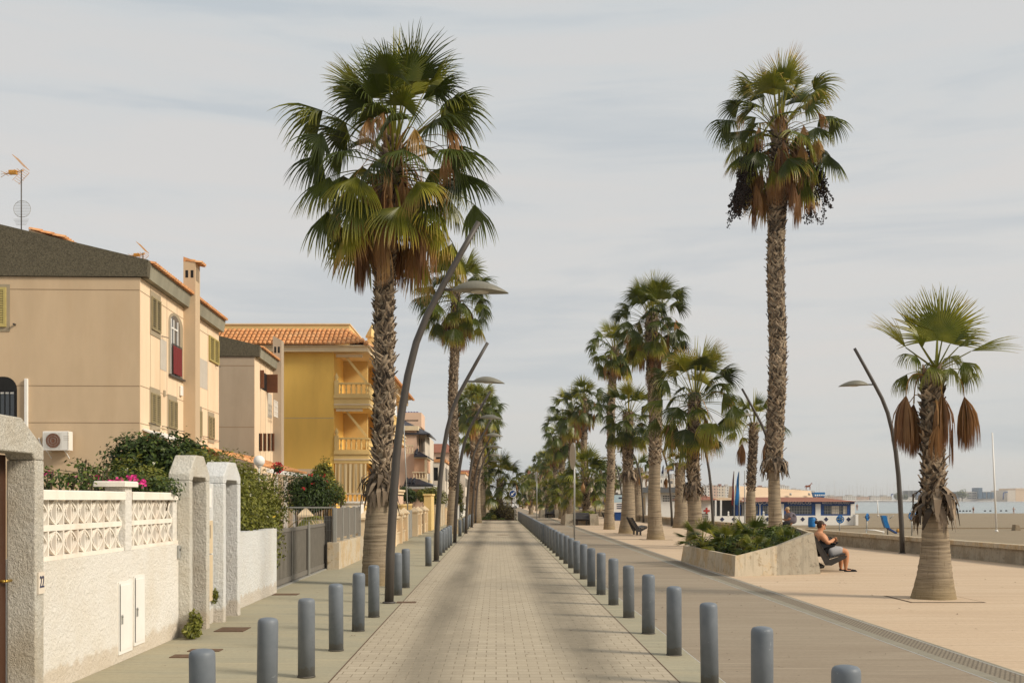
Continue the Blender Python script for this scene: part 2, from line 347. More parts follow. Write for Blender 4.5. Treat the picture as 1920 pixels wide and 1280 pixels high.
M['lane'] = slab_mat('grey_brown_stamped_lane', (.265, .21, .15), (.29, .235, .17), (.235, .185, .13), 9, 3.1, .004, (.35, .29, .215), (.35, 2.6, 1), 20, .3, (.10, .07, .05))
M['prom'] = slab_mat('pink_sand_promenade', (.50, .37, .25), (.54, .405, .275), (.33, .235, .165), 40, 1.25, .009, (.60, .47, .335), (.22, 2.4, 1), 16, .3, (.30, .16, .09))
M['kerbline'] = plain('pale_edging', (.25, .225, .17), .85, .12, 4)
def drain_mat():
    m, t, b = newmat('cobbled_channel'); v = coords(t); br = nn(t, 'ShaderNodeTexBrick'); t.links.new(v, br.inputs['Vector'])
    for k, val in (('Scale', 1.0), ('Mortar Size', .009), ('Brick Width', .05), ('Row Height', .05)): br.inputs[k].default_value = val
    br.inputs['Color1'].default_value = (.25, .205, .145, 1); br.inputs['Color2'].default_value = (.29, .24, .17, 1); br.inputs['Mortar'].default_value = (.12, .095, .065, 1)
    t.links.new(br.outputs['Color'], b.inputs['Base Color']); b.inputs['Roughness'].default_value = .9; bump(t, b, mth(t, 'SUBTRACT', 1.0, br.outputs['Fac']), .6, .01); return m
M['drain'] = drain_mat()
def sand_mat():
    m, t, b = newmat('beach_sand'); v = coords(t, (1, 1, 1)); n1 = noise(t, v, .15, 8, .6); n2 = noise(t, v, 3.0, 8, .75); v3 = coords(t, (.05, .5, 1)); n3 = noise(t, v3, 1, 6)
    c = ramp(t, n1, [(.3, (.215, .16, .095)), (.7, (.27, .205, .125))]); c = mixc(t, .3, c, ramp(t, n2, [(.3, (.15, .11, .065)), (.7, (.33, .26, .165))]))
    c = mixc(t, ramp(t, n3, [(.5, 0.), (.7, .4)]), c, (.19, .155, .10))
    t.links.new(c, b.inputs['Base Color']); b.inputs['Roughness'].default_value = .95; bump(t, b, n2, .8, .06); return m
M['sand'] = sand_mat()
def water_mat():
    m, t, b = newmat('calm_sea'); v = coords(t, (1, 1.6, 1)); n = noise(t, v, .6, 5, .6)
    b.inputs['Base Color'].default_value = (.20, .25, .25, 1); b.inputs['Roughness'].default_value = .2; b.inputs['IOR'].default_value = 1.33
    bump(t, b, n, .35, .15); return m
M['water'] = water_mat()
M['ground'] = plain('bare_ground', (.27, .22, .15), .95, .15, .5, 10, .3, .02)
M['soil'] = plain('planter_soil', (.07, .05, .03), .95, .3, 5, 30, .6, .02)
def stripes():
    m, t, b = newmat('striped_awning'); v = coords(t); s = nn(t, 'ShaderNodeSeparateXYZ'); t.links.new(v, s.inputs[0])
    f = mth(t, 'FRACT', mth(t, 'MULTIPLY', s.outputs[0], 3.6)); k = mth(t, 'GREATER_THAN', f, .5)
    c = mixc(t, k, (.66, .52, .30), (.46, .30, .12)); t.links.new(c, b.inputs['Base Color']); b.inputs['Roughness'].default_value = .9; return m
M['stripe'] = stripes()
def farwin(name, c, sx=3.2, sz=3.0):
    m, t, b = newmat(name); v = coords(t); s = nn(t, 'ShaderNodeSeparateXYZ'); t.links.new(v, s.inputs[0])
    a = mth(t, 'FRACT', mth(t, 'MULTIPLY', mth(t, 'ADD', s.outputs[0], s.outputs[1]), 1/sx)); z = mth(t, 'FRACT', mth(t, 'MULTIPLY', s.outputs[2], 1/sz))
    k = mth(t, 'MULTIPLY', mth(t, 'LESS_THAN', mth(t, 'ABSOLUTE', mth(t, 'SUBTRACT', a, .5)), .22), mth(t, 'LESS_THAN', mth(t, 'ABSOLUTE', mth(t, 'SUBTRACT', z, .55)), .22))
    cc = mixc(t, k, c, (.12, .11, .10)); t.links.new(cc, b.inputs['Base Color']); b.inputs['Roughness'].default_value = .8; return m
M['far1'] = farwin('far_cream_block', (.64, .54, .42)); M['far2'] = farwin('far_white_block', (.66, .62, .56)); M['far3'] = farwin('far_pink_block', (.56, .38, .28))

# ================================================================== THE SETTING: ground, road, pavements, beach, sea
WALLX = [(-8, 17.6), (8, 15.9), (18, 14.75), (27.6, 13.75), (34, 13.25), (39.6, 12.8), (49, 12.4), (59, 12.05), (70, 11.8), (81, 11.6), (106, 11.4), (141, 11.2), (260, 11.0), (420, 11.0)]
def wallx(Y):
    for (a, xa), (b, xb) in zip(WALLX, WALLX[1:]):
        if a <= Y <= b: return xa + (xb-xa)*(Y-a)/(b-a)
    return WALLX[0][1] if Y < WALLX[0][0] else WALLX[-1][1]
def sheet(name, pts, mat, z=None):
    m = MB(); m.poly([(p[0], p[1], p[2] if z is None else z) for p in pts]); o = m.build(name, mat); return setp(o, kind='structure')
sheet('ground', [(-3500, -10), (-3.0, -10), (-3.0, 92), (3500, 92) if False else (-3.0, 92), (11.0, 92), (11.0, 4500), (-3500, 4500)], M['ground'], -.03)
def strip(name, x0, x1, y0, y1, z, mat):
    return sheet(name, [(x0, y0), (x1, y0), (x1, y1), (x0, y1)], mat, z)
strip('road', -1.55, 1.705, -8, 89, .004, M['road'])
strip('sidewalk', -5.2, -1.56, -8, 300, .000, M['sidewalk'])
strip('bollard_strip', 1.715, 2.13, -8, 300, .004, M['sidewalk'])
strip('cycle_lane', 2.138, 4.652, -8, 300, .002, M['lane'])
strip('edging_strip', 4.65, 4.80, -8, 300, .006, M['kerbline'])
strip('drain_channel', 4.80, 5.10, -8, 300, .003, M['drain'])
strip('edging_strip', 5.10, 5.16, -8, 300, .006, M['kerbline'])
strip('joint_strip', -1.562, -1.548, -8, 89, .006, M['rust']); strip('joint_strip', 1.702, 1.716, -8, 89, .006, M['rust'])
m = MB(); prev = None
for Y, X in WALLX:
    a = m.vert((5.158, Y, .002)); b = m.vert((X + .05, Y, .002))
    if prev: m.face((prev[0], prev[1], b, a))
    prev = (a, b)
setp(m.build('promenade', M['prom']), kind='structure')
# beach falls gently from the sea wall to the water's edge
m = MB(); n = 0
rows = [(-12, -.75), (40, -.85), (90, -1.0), (160, -1.3), (283, -1.8), (330, -2.3)]
ids = [[m.vert((wallx(Y) + .30 if j == 0 else 700, Y, z)) for j in range(2)] for Y, z in rows]
for a, b in zip(ids, ids[1:]): m.face((a[0], a[1], b[1], b[0]))
setp(m.build('beach', M['sand']), kind='structure')
sheet('sea', [(8, 270), (4500, 270), (4500, 1800), (8, 1800)], M['water'], -1.82)
sheet('far_land', [(11.05, 300), (70, 285), (120, 420), (290, 1000), (530, 1700), (11.05, 1700)], M['ground'], -.9)
sheet('far_shore', [(-50, 1695), (4500, 1695), (9000, 7500), (-50, 7500)], M['rock'], -.6)
# small dark covers let into the sidewalk
def cover(x, y, w, d, label):
    p = G(x, y); m = MB(); m.box(p.x-w/2, p.x+w/2, p.y-d/2, p.y+d/2, .001, .009); o = m.build('inspection_cover', M['rust']); setp(o, label, 'cover')
cover(352, 1230, .34, .22, 'rusty rectangular cover in the sidewalk nearest the camera')
cover(385, 1219, .36, .18, 'rusty rectangular cover just behind the nearest one in the sidewalk')
cover(436, 1180, .38, .45, 'dark square cover at the foot of the second white gateway')
cover(536, 1114, .45, .3, 'dark cover in the sidewalk beside the end of the white wall')
cover(762, 1129, .32, .25, 'small rusty cover at the foot of the nearest street lamp')

# ------------------------------------------------------------------ sea wall
m = MB(); c = MB(); prev = None
Y = -8.0
pts = [Y for Y, X in WALLX]; YS = sorted(set(pts + [x*2.0 for x in range(-4, 60)]))
ra = []
for Y in YS:
    X = wallx(Y); ra.append([(X, Y, -.02), (X+.28, Y, -1.2), (X+.28, Y, .40), (X+.02, Y, .40)])
m.loft([[r[0], r[1], r[2], r[3]] for r in ra], 0, True)
swr = thing('sea_wall', (wallx(20), 20, 0), 'long low concrete wall with a pale block coping between promenade and beach', 'wall')
m.build('wall', M['concrete'], swr)
Y = 14.0
while Y < 130:
    L = .135 if Y < 60 else .6; g = .012 if Y < 60 else .02
    X0, X1 = wallx(Y), wallx(Y+L-g)
    zt = .52 + random.Random(int(Y*50)).uniform(-.003, .003)
    a = [(X0-.05, Y, .40), (X0+.34, Y, .40), (X0+.34, Y, zt), (X0-.05, Y, zt)]; b = [(X1-.05, Y+L-g, .40), (X1+.34, Y+L-g, .40), (X1+.34, Y+L-g, zt), (X1-.05, Y+L-g, zt)]
    c.loft([a, b]); Y += L
c.build('coping', M['concrete_l'], swr)

# ------------------------------------------------------------------ bollards
ORD = ['nearest', 'second', 'third', 'fourth', 'fifth', 'sixth', 'seventh', 'eighth', 'ninth', 'tenth', 'eleventh', 'twelfth', 'thirteenth', 'fourteenth', 'fifteenth', 'sixteenth', 'seventeenth', 'eighteenth', 'nineteenth', 'twentieth']
ORD += ['twenty-'+x for x in ['first']+ORD[1:9]] + ['thirtieth'] + ['thirty-'+x for x in ['first']+ORD[1:9]] + ['fortieth'] + ['forty-'+x for x in ['first']+ORD[1:9]]
def bollard_proto():
    t = thing('bollard', (0, 0, 0), 'x', 'bollard')
    m = MB(); r = .082
    m.lathe((0, 0, 0), [(r, .012), (r, .70), (r*.985, .722), (r*.92, .738), (r*.78, .748), (r*.45, .755), (.001, .757)], 28); m.build('post', M['bollard'], t, True)
    m = MB(); m.lathe((0, 0, 0), [(r+.006, 0.0), (r+.004, .012), (r-.01, .014)], 24); m.build('foot_ring', M['bollard_stain'], t, True)
    return t
bp = bollard_proto(); used = [False]
def put_bollard(X, Y, label, group):
    o = bp if not used[0] else copy_tree(bp); used[0] = True
    o.location = (X, Y, .003); q_ = random.Random(int(Y*100)); o.rotation_euler = (R(q_.uniform(-.8, .8)), R(q_.uniform(-.8, .8)), (X*7+Y*3) % 6.28); o['label'] = label; o['group'] = group
LY = [6.75, 8.55, 10.25, 12.05, 13.85, 15.5, 19.1, 20.7, 27.5] + [31.0+1.75*i for i in range(6)] + [50.2, 55.9, 57.8, 59.6, 61.4, 63.2, 67.6, 69.4, 71.2, 73, 75, 79.5, 81.3, 83, 85, 91, 93, 95, 97, 103, 105, 107]
for i, Y in enumerate(LY):
    X = -1.86 + .09*S(Y, 6, 16) + .06*S(Y, 16, 40) + .05*S(Y, 40, 80)
    lab = ORD[i] + ' grey blue bollard from the camera on the left edge of the road'
    put_bollard(X, Y, lab, 'grey blue bollards along the left edge of the road')
for i in range(45):
    Y = 6.08 + 1.868*i; X = 2.0 - .12*S(Y, 6, 20)
    lab = ORD[i] + ' bollard from the camera in the row between road and cycle lane'
    put_bollard(X, Y, lab, 'grey blue bollards between the road and the cycle lane')

# ------------------------------------------------------------------ curved street lamps
def lamp_proto():
    t = thing('street_lamp', (0, 0, 0), 'x', 'street lamp')
    ctl = [(0, 0), (.02, .8), (.07, 1.67), (.12, 2.4), (.20, 3.1), (.31, 3.75), (.45, 4.3), (.63, 4.75), (.86, 5.18), (1.17, 5.74), (1.48, 6.28)]
    m = MB(); m.tube([(x, 0, z) for x, z in ctl], [.076, .075, .072, .069, .066, .063, .060, .057, .054, .050, .046], 14); m.build('pole', M['lamp'], t, True)
    m = MB(); m.tube([(.84, 0, 5.17), (1.03, 0, 5.17), (1.12, 0, 5.175)], [.022, .022, .03], 8); m.build('arm', M['lamp'], t, True)
    m = MB(); m.lathe((0, 0, 0), [(.11, 0), (.11, .02), (.085, .03)], 14); m.build('base_plate', M['lamp'], t, True)
    m = MB(); rings = []; N = 28                                # leaf shaped shade, arched on top
    for k in range(15):
        u = k/14; x = 1.04 + .93*u; wd = .245*math.sin(math.pi*min(1, max(0.03, u*.97+.015)))**.7; ht = .150*math.sin(math.pi*u**.85)**.9 + .006; bz = 5.135 + .03*(1-u)*0 - .045*u*u + .02
        ring = []
        for j in range(N):
            a = 2*math.pi*j/N; yy = wd*math.cos(a); zz = math.sin(a)
            rib = 1 + .05*math.cos(a*7)
            ring.append((x, yy, bz + (zz*ht*rib if zz > 0 else zz*.012)))
        rings.append(ring)
    m.loft(rings, 0, True, False); h = m.build('lamp_shade', M['lamp_head'], t, True)
    m = MB(); m.lathe((1.50, 0, 5.128), [(.001, -.012), (.14, -.01), (.15, .0), (.15, .012)], 20, sq=.9); m.build('lens', M['lens'], h, True)
    return t
lp = lamp_proto(); first = True
LAMPS = [(-1.765, 17.6), (-1.66, 29.6), (-1.64, 42.4), (-1.52, 54), (-1.5, 66), (-1.5, 78), (-1.5, 90), (-1.5, 102), (-1.5, 114), (-1.5, 127), (-1.5, 140)]
for i, (X, Y) in enumerate(LAMPS):
    o = lp if first else copy_tree(lp); first = False
    o.location = (X, Y, 0); k = (1.0, .965, .96, .96, .96)[min(i, 4)]; o.scale = (k, k, k)
    o['label'] = ('%s curved lamp from the camera in the left row, leaning right over the road' % ORD[i]); o['group'] = 'curved lamps along the left edge of the road'
for i, (X, Y) in enumerate([(12.95, 34), (12.2, 46.3), (11.7, 57.5), (11.45, 69.4), (11.2, 81), (11.15, 94), (11.0, 106), (11.0, 118), (11, 131)]):
    o = copy_tree(lp); o.location = (X, Y, 0); o.rotation_euler = (0, 0, math.pi); o.scale = (1.03, 1.03, 1.04)
    o['label'] = ('%s curved lamp from the camera beside the sea wall, leaning left' % ORD[i]); o['group'] = 'curved lamps along the sea wall'

# ================================================================== WHITE GARDEN WALL, GATEWAYS
XW = -3.95
def lattice(m, y0, y1, z0, z1, x, nblk):
    w = (y1-y0)/nblk; rows = 2; rail = .055; hh = (z1-z0-rail)/2
    for r in range(rows):
        za = z0 + r*(hh+rail); zb = za+hh
        for k in range(nblk):
            a = y0+k*w; c = a+w/2; d = .045
            m.box(x-d, x, c-.011, c+.011, za, zb)
            for sgn in (-1, 1):
                P = [(c+sgn*(.018 + (w*.46)*(abs(2*t-1))**1.7), za + (zb-za)*t) for t in [i/12 for i in range(13)]]
                for p, q in zip(P, P[1:]): m.bar((x-.024, p[0], p[1]), (x-.024, q[0], q[1]), .016, .04, up=(1, 0, 0))
                Q = [(c+sgn*(w*.47 - .075*math.sin(math.pi*t)**.8), za + (zb-za)*(.12+.76*t)) for t in [i/8 for i in range(9)]]
                for p, q in zip(Q, Q[1:]): m.bar((x-.026, p[0], p[1]), (x-.026, q[0], q[1]), .013, .032, up=(1, 0, 0))
                # little scroll
                sc_ = [(c+sgn*(w*.25 + .026*math.cos(a_)), (za+zb)/2 + .055 + .026*math.sin(a_)) for a_ in [i*.7 for i in range(8)]]
                for p, q in zip(sc_, sc_[1:]): m.bar((x-.026, p[0], p[1]), (x-.026, q[0], q[1]), .010, .026, up=(1, 0, 0))
            m.box(x-.05, x+.001, a-.009, a+.009, za, zb)
        if r == 0: m.box(x-.055, x+.003, y0, y1, zb, zb+rail)
gw = thing('garden_wall', (XW, 11, 0), 'white rough rendered street wall with two panels of pierced lattice blocks on top', 'wall')
m = MB(); m.box(XW-.2, XW, 8.97, 13.27, -.05, 1.16); m.build('wall', M['wall_white'], gw)
m = MB(); m.box(XW-.20, XW-.004, 8.97, 11.33, 1.161, 1.20); m.box(XW-.20, XW-.004, 11.56, 13.27, 1.161, 1.20); m.build('sill', M['smooth_white'], gw)
for a, b, n in ((8.98, 11.34, 7), (11.57, 13.10, 5)):
    m = MB(); lattice(m, a, b, 1.20, 1.70, XW-.03, n); m.build('lattice_panel', M['smooth_white'], gw)
m = MB()
for a, b in ((8.97, 9.7), (9.71, 10.55), (10.56, 11.33), (11.57, 12.4), (12.41, 13.2)): m.bevbox(XW-.17, XW+.02, a, b, 1.702, 1.79, .008)
m.build('coping', M['smooth_white'], gw)
m = MB(); m.box(XW-.21, XW+.006, 11.35, 11.55, 1.162, 1.84); p_ = m.build('pillar', M['wall_white'], gw)
m = MB(); m.bevbox(XW-.30, XW+.05, 11.24, 11.64, 1.842, 1.90, .01); m.build('cap', M['smooth_white'], p_)
m = MB(); m.box(XW-.2, XW-.02, 13.10, 13.27, 1.2, 1.70); m.build('pillar', M['wall_white'], gw)
# two meter hatches
for (a, b, lab) in ((11.17, 11.52, None), (11.64, 11.93, None)):
    z0 = .10 if a < 11.5 else .13
    m = MB(); m.box(XW, XW+.014, a-.03, b+.03, z0-.02, z0+.74); h = m.build('meter_hatch', M['white'], gw)
    m = MB(); m.box(XW+.0145, XW+.022, a, b, z0+.02, z0+.70); m.build('hatch_door', M['white'], h)
    m = MB(); m.box(XW+.0145, XW+.019, a-.012, a-.004, z0+.02, z0+.72); m.build('gap', M['dark'], h)
    m = MB(); m.box(XW+.0225, XW+.038, a+.012, a+.03, z0+.30, z0+.37); m.lathe((XW+.034, a+.02, z0+.37), [(.010, 0), (.012, .02), (.003, .03)], 8); m.build('padlock', M['steel'], h)
# house number on the wall
def text_mesh(s, size, mat, name, parent, loc, rot, ext=.002, xs=1.0, local=False):
    cu = bpy.data.curves.new(name, 'FONT'); cu.body = s; cu.size = size; cu.extrude = ext; cu.align_x = 'CENTER'; cu.align_y = 'CENTER'
    tmp = bpy.data.objects.new('tmp', cu); col.objects.link(tmp)
    bpy.context.view_layer.update(); me = bpy.data.meshes.new_from_object(tmp.evaluated_get(bpy.context.evaluated_depsgraph_get()))
    bpy.data.objects.remove(tmp); me.materials.clear(); me.materials.append(mat)
    o = bpy.data.objects.new(name, me); col.objects.link(o); o.parent = parent
    o.location = Vector(loc) - (Vector((0, 0, 0)) if local else wloc(parent)); o.rotation_euler = rot; o.scale = (xs, 1, 1); return o
t = thing('house_number_plate', (-3.798, 8.89, 1.0), 'small white tile with the number 22 on the nearest gateway', 'number plate')
m = MB(); m.box(-3.799, -3.788, 8.835, 8.955, .92, 1.10); m.build('plate', M['pale'], t)
text_mesh('22', .14, M['navy'], 'number', t, (-3.785, 8.895, 1.015), (R(90), 0, R(90)), xs=.62)
for (yy, z0, lab) in ((13.23, .98, 'small grey doorbell on the wall beside the cream gateway'), (15.98, 1.0, 'small grey doorbell on the wall beyond the bright white gateway')):
    xx = XW if yy < 14 else -4.0
    t = thing('doorbell', (xx, yy, z0), lab, 'doorbell'); m = MB(); m.bevbox(xx+.001, xx+.03, yy-.03, yy+.03, z0, z0+.16, .005); m.build('housing', M['steel'], t)
    m = MB(); m.box(xx+.0305, xx+.036, yy-.015, yy+.015, z0+.09, z0+.12); m.build('button', M['dark'], t)

def gateway(y0, y1, j0, j1, x0, x1, zt, zs, zo, mat, label, flat=.34, door=None, slope=.3, near=True):
    # y0..y1 whole block, opening j0..j1, x0 back x1 street face, zt flat top, zs shoulders, zo opening top
    t = thing('gateway', (x1, (y0+y1)/2, 0), label, 'gateway')
    c = (y0+y1)/2; fl = (y1-y0)*flat/2
    def blob(m, pts):
        a = [Vector((x0, y, z)) for y, z in pts]; b = [Vector((x1, y, z)) for y, z in pts]; m.loft([b, a])
    m = MB(); blob(m, [(y0, -.05), (j0, -.05), (j0, zo-.05), (y0, zo-.05)]); m.build('jamb', mat, t, bevel=.012)
    m = MB(); blob(m, [(j1, -.05), (y1, -.05), (y1, zo-.05), (j1, zo-.05)]); m.build('jamb', mat, t, bevel=.012)
    m = MB(); blob(m, [(y0, zo-.049), (j0, zo-.049), (j0+.04, zo), (j1-.04, zo), (j1, zo-.049), (y1, zo-.049), (y1, zs), (c+fl, zt), (c-fl, zt), (y0, zs)]); m.build('lintel', mat, t, bevel=.014)
    if door:
        d = MB(); d.box(x0-.04, x0-.005, j0, j1, .02, zo-.01); do = d.build('door', door, t)
        d = MB(); d.tube([(x0-.004, j1-.12, 1.04), (x0+.05, j1-.12, 1.04)], .012, 8); d.tube([(x0+.05, j1-.13, 1.04), (x0+.05, j1-.02, 1.04)], .012, 8); d.build('handle', M['brass'], do)
        d = MB()
        for k in range(4): d.box(x0-.0045, x0+.006, j0+.06+k*(j1-j0-.12)/4+.02, j0+.06+(k+1)*(j1-j0-.12)/4-.02, .15, zo-.18)
        d.build('door_panel', door, do)
    return t
gateway(7.35, 8.97, 7.6, 8.80, -4.04, -3.80, 2.36, 2.14, 2.08, M['portico'], 'cream rough rendered gateway with a brown door at the left edge', .48, M['brown_door'])
gateway(13.28, 14.20, 13.40, 14.05, -4.08, -3.81, 2.27, 2.03, 1.99, M['portico'], 'cream rough rendered gateway with a sloping top at the end of the lattice wall', .40, M['brown_door'])
M['portico_w'] = rough_render('white_gateway_render', (.78, .78, .76), (.72, .69, .63), 36, 1.0, .045)
gateway(14.85, 15.83, 14.98, 15.66, -4.10, -3.79, 2.24, 2.04, 1.98, M['portico_w'], 'bright white rough rendered gateway with a sloping top beside the green hedge', .42, M['brown_door'])
t = thing('meter_cabinet', (-3.98, 14.5, 0), 'white pier with beige meter cabinet doors between the two gateways', 'cabinet')
m = MB(); m.box(-4.22, -3.93, 14.21, 14.84, -.05, 1.93); m.build('pier', M['portico_w'], t, bevel=.01)
for z0, z1 in ((.32, .95), (.97, 1.42)):
    m = MB(); m.bevbox(-3.929, -3.905, 14.33, 14.72, z0, z1, .006); d = m.build('cabinet_door', M['beige_metal'], t)
    if z0 > .5:
        m = MB(); m.box(-3.9045, -3.9, 14.45, 14.60, 1.18, 1.36); m.build('window', M['taupe'], d)
m = MB(); m.box(-3.929, -3.915, 14.36, 14.68, 1.60, 1.86); m.build('letter_box', M['white'], t)
t = thing('low_wall', (-4.0, 17.8, 0), 'plain white rough rendered low wall below the green hedge', 'wall')
m = MB(); m.box(-4.22, -4.02, 15.84, 17.70, -.05, 1.19); m.build('wall', M['portico_w'], t)
m = MB(); m.box(-4.22, -4.03, 17.72, 19.6, -.05, 1.18); m.build('wall', M['portico_w'], t)
# sliding gate
t = thing('sliding_gate', (-4.25, 23.4, 0), 'dark grey metal sliding gate of narrow vertical bars beside the white wall', 'gate')
m = MB()
for a, b in ((20.0, 20.08), (22.05, 22.13), (23.90, 24.05), (26.42, 26.5)): m.box(-4.29, -4.22, a, b, .02, 1.12)
for z0, z1 in ((.04, .14), (1.06, 1.13)): m.box(-4.283, -4.223, 20.05, 26.45, z0, z1)
m.build('gate_frame', M['gate'], t)
m = MB(); Y = 20.13
while Y < 26.4: m.box(-4.275, -4.235, Y, Y+.045, .14, 1.06); Y += .13
m.build('bars', M['gate_b'], t)
m = MB(); m.box(-4.30, -4.296, 20.1, 26.4, .1, 1.08); m.build('dark_sheet', M['dark'], t)  # dark sheet added behind the bars to make them stand out
m = MB(); m.box(-4.21, -4.206+.03, 23.9, 23.96, .02, 1.22); m.build('guide_post', M['gate_l'], t)
m = MB(); m.box(-4.32, -4.14, 26.75, 26.93, .0, 1.30); m.build('end_post', M['gate'], t)
m = MB(); m.box(-4.34, -4.16, 19.7, 27.0, -.01, .018); m.build('rail', M['gate_l'], t)
# low concrete wall with panel fence
t = thing('panel_fence', (-3.85, 29, 0), 'pale concrete plinth carrying solid grey metal fence panels', 'fence')
m = MB(); m.box(-4.15, -3.85, 26.2, 31.0, -.05, .66); m.build('plinth', M['concrete_l'], t, bevel=.01)
for k in range(4):
    a = 26.3+k*1.17
    m = MB(); m.box(-3.99, -3.95, a+.06, a+1.13, .76, 1.50); m.build('panel', M['gate'], t)
    m = MB(); m.box(-4.01, -3.93, a-.01, a+.05, .655, 1.52); m.build('post', M['gate_l'], t)
m = MB(); m.box(-4.01, -3.93, 30.98, 31.04, .655, 1.52); m.build('post', M['gate_l'], t)
t = thing('mesh_fence', (-5.0, 26.4, 0), 'thin grey wire mesh fence running back behind the sliding gate', 'fence')
m = MB()
for k in range(46): m.box(-6.9+k*.063, -6.9+k*.063+.007, 26.40, 26.407, .6, 1.5)
for z in (.62, .95, 1.2): m.box(-6.9, -4.02, 26.408, 26.414, z, z+.008)
m.build('wire_mesh', M['gate_l'], t)
m = MB(); m.box(-6.9, -4.02, 26.38, 26.42, 1.50, 1.535); m.build('top_rail', M['gate_l'], t)
m = MB(); m.box(-4.05, -4.016, 26.37, 26.43, .6, 1.54); m.build('post', M['gate_l'], t)

# ------------------------------------------------------------------ cream ornamental wall with pointed caps
def cap_pillar(m, x, y, w, z, pk):
    m.box(x-w/2, x+w/2, y-w/2, y+w/2, -.05, z); e = .05
    m.box(x-w/2-e, x+w/2+e, y-w/2-e, y+w/2+e, z+.001, z+.06)
    b = [(x-w/2-e, y-w/2-e, z+.061), (x+w/2+e, y-w/2-e, z+.061), (x+w/2+e, y+w/2+e, z+.061), (x-w/2-e, y+w/2+e, z+.061)]
    ids = [m.vert(p) for p in b]; top = m.vert((x, y, z+.061+pk))
    for i in range(4): m.face((ids[i], ids[(i+1) % 4], top))
t = thing('ornamental_wall', (-3.75, 45, 0), 'cream garden wall with pointed pillar caps and baluster panels beyond the tall palm', 'wall')
PY = [31.5, 34.2, 36.9, 39.4, 42.0, 44.6, 50.2, 52.6, 55.1, 57.6]
for Y in PY:
    m = MB(); cap_pillar(m, -3.85, Y, .34, 1.12, .22); m.build('pillar', M['wall_cream'], t)
for a, b in zip(PY, PY[1:]):
    if b-a > 4: continue
    m = MB(); m.box(-3.98, -3.78, a+.175, b-.175, -.05, .42); m.box(-4.0, -3.74, a+.22, b-.22, 1.0, 1.08); m.box(-4.0, -3.74, a+.22, b-.22, .421, .47)
    n = 3
    for k in range(n):
        y0 = a+.22+(b-a-.44)*k/n; y1 = a+.22+(b-a-.44)*(k+1)/n
        m.box(-3.93, -3.88, y0, y1, .471, .999); m.box(-3.879, -3.82, y0+.03, y0+.08, .475, .995); m.box(-3.879, -3.82, y1-.08, y1-.03, .475, .995); m.box(-3.879, -3.83, y0+.09, y1-.09, .50, .56); m.box(-3.879, -3.83, y0+.09, y1-.09, .9, .96)
    m.build('panel', M['wall_cream'], t)
m = MB(); m.box(-3.87, -3.83, 46.0, 47.2, .02, 1.25); m.box(-3.87, -3.83, 47.5, 48.7, .02, 1.25); m.build('gate', M['gate_l'], t)
t = thing('yellow_pillar', (-3.7, 60, 0), 'tall yellow gate pillar at the end of the cream pointed wall', 'pillar')
m = MB(); m.box(-4.0, -3.6, 59.2, 62.0, -.05, 1.95); m.box(-4.05, -3.55, 59.15, 62.05, 1.951, 2.05); m.build('pillar', M['yellow_p'], t)
t = thing('inner_fence', (-4.6, 45, 0), 'pale yellow inner balustrade behind the cream pointed wall', 'fence')
m = MB(); Y = 33.0
while Y < 58: m.box(-4.62, -4.56, Y, Y+.05, .6, 1.42); Y += .24
m.box(-4.64, -4.54, 33, 58, 1.421, 1.50); m.build('balustrade', M['yellow_p'], t)
def plain_wall(y0, y1, z, mat, label, x=-3.6):
    t = thing('street_wall', (x, (y0+y1)/2, 0), label, 'wall')
    m = MB(); m.box(x-.2, x, y0, y1, -.05, z); m.build('wall', mat, t)
    m = MB(); m.box(x-.24, x+.04, y0, y1, z+.001, z+.07); m.build('coping', M['concrete_l'], t)
    Y = y0+.2
    m = MB()
    while Y < y1: m.box(x+.001, x+.03, Y, Y+.25, -.04, z-.002); Y += 2.5
    m.build('buttress', mat, t)
plain_wall(62.5, 74, 1.35, M['concrete_l'], 'pale grey street wall just beyond the yellow pillar', -3.55)
plain_wall(74.3, 92, 1.15, M['wall_cream'], 'cream street wall behind the second palm and lamps', -3.45)
plain_wall(92.5, 130, 1.25, M['white'], 'white street wall at the far end of the left sidewalk', -3.4)
plain_wall(131, 190, 1.3, M['wall_cream'], 'farthest cream wall on the left side of the street', -3.4)
# perpendicular pieces seen behind the mesh fence
t = thing('garden_pillar', (-5.0, 31, 0), 'cream garden pillar with a pointed cap seen through the mesh fence', 'pillar')
m = MB(); cap_pillar(m, -5.62, 31.5, .30, 1.20, .24); m.build('pillar', M['wall_cream'], t)
m = MB(); m.box(-5.44, -4.05, 31.42, 31.58, -.05, 1.12); m.build('wall', M['wall_cream'], t)
t = thing('garden_box', (-4.7, 33, 0), 'white painted garden planter box behind the mesh fence', 'planter')
m = MB(); m.box(-4.9, -4.25, 33.5, 34.3, -.02, 1.60); m.build('box', M['white'], t)
m = MB(); m.box(-4.95, -4.2, 33.45, 34.35, 1.601, 1.66); m.build('rim', M['white'], t)
t = thing('globe_lamp', (-6.2, 28, 0), 'white glass globe lamp standing above the hedge', 'lamp')
m = MB(); c = AT(486, 864, 28); m.tube([(c.x, c.y, 0), (c.x, c.y, c.z-.13)], .025, 8); m.build('post', M['white'], t)
m = MB(); m.lathe((c.x, c.y, c.z), [(.15*math.sin(math.pi*k/14)+.0005, -.15*math.cos(math.pi*k/14)) for k in range(15)], 20); m.build('globe', M['white'], t)
m = MB(); m.lathe((c.x, c.y, c.z-.17), [(.05, 0), (.07, .03), (.06, .05)], 12); m.build('collar', M['white'], t)

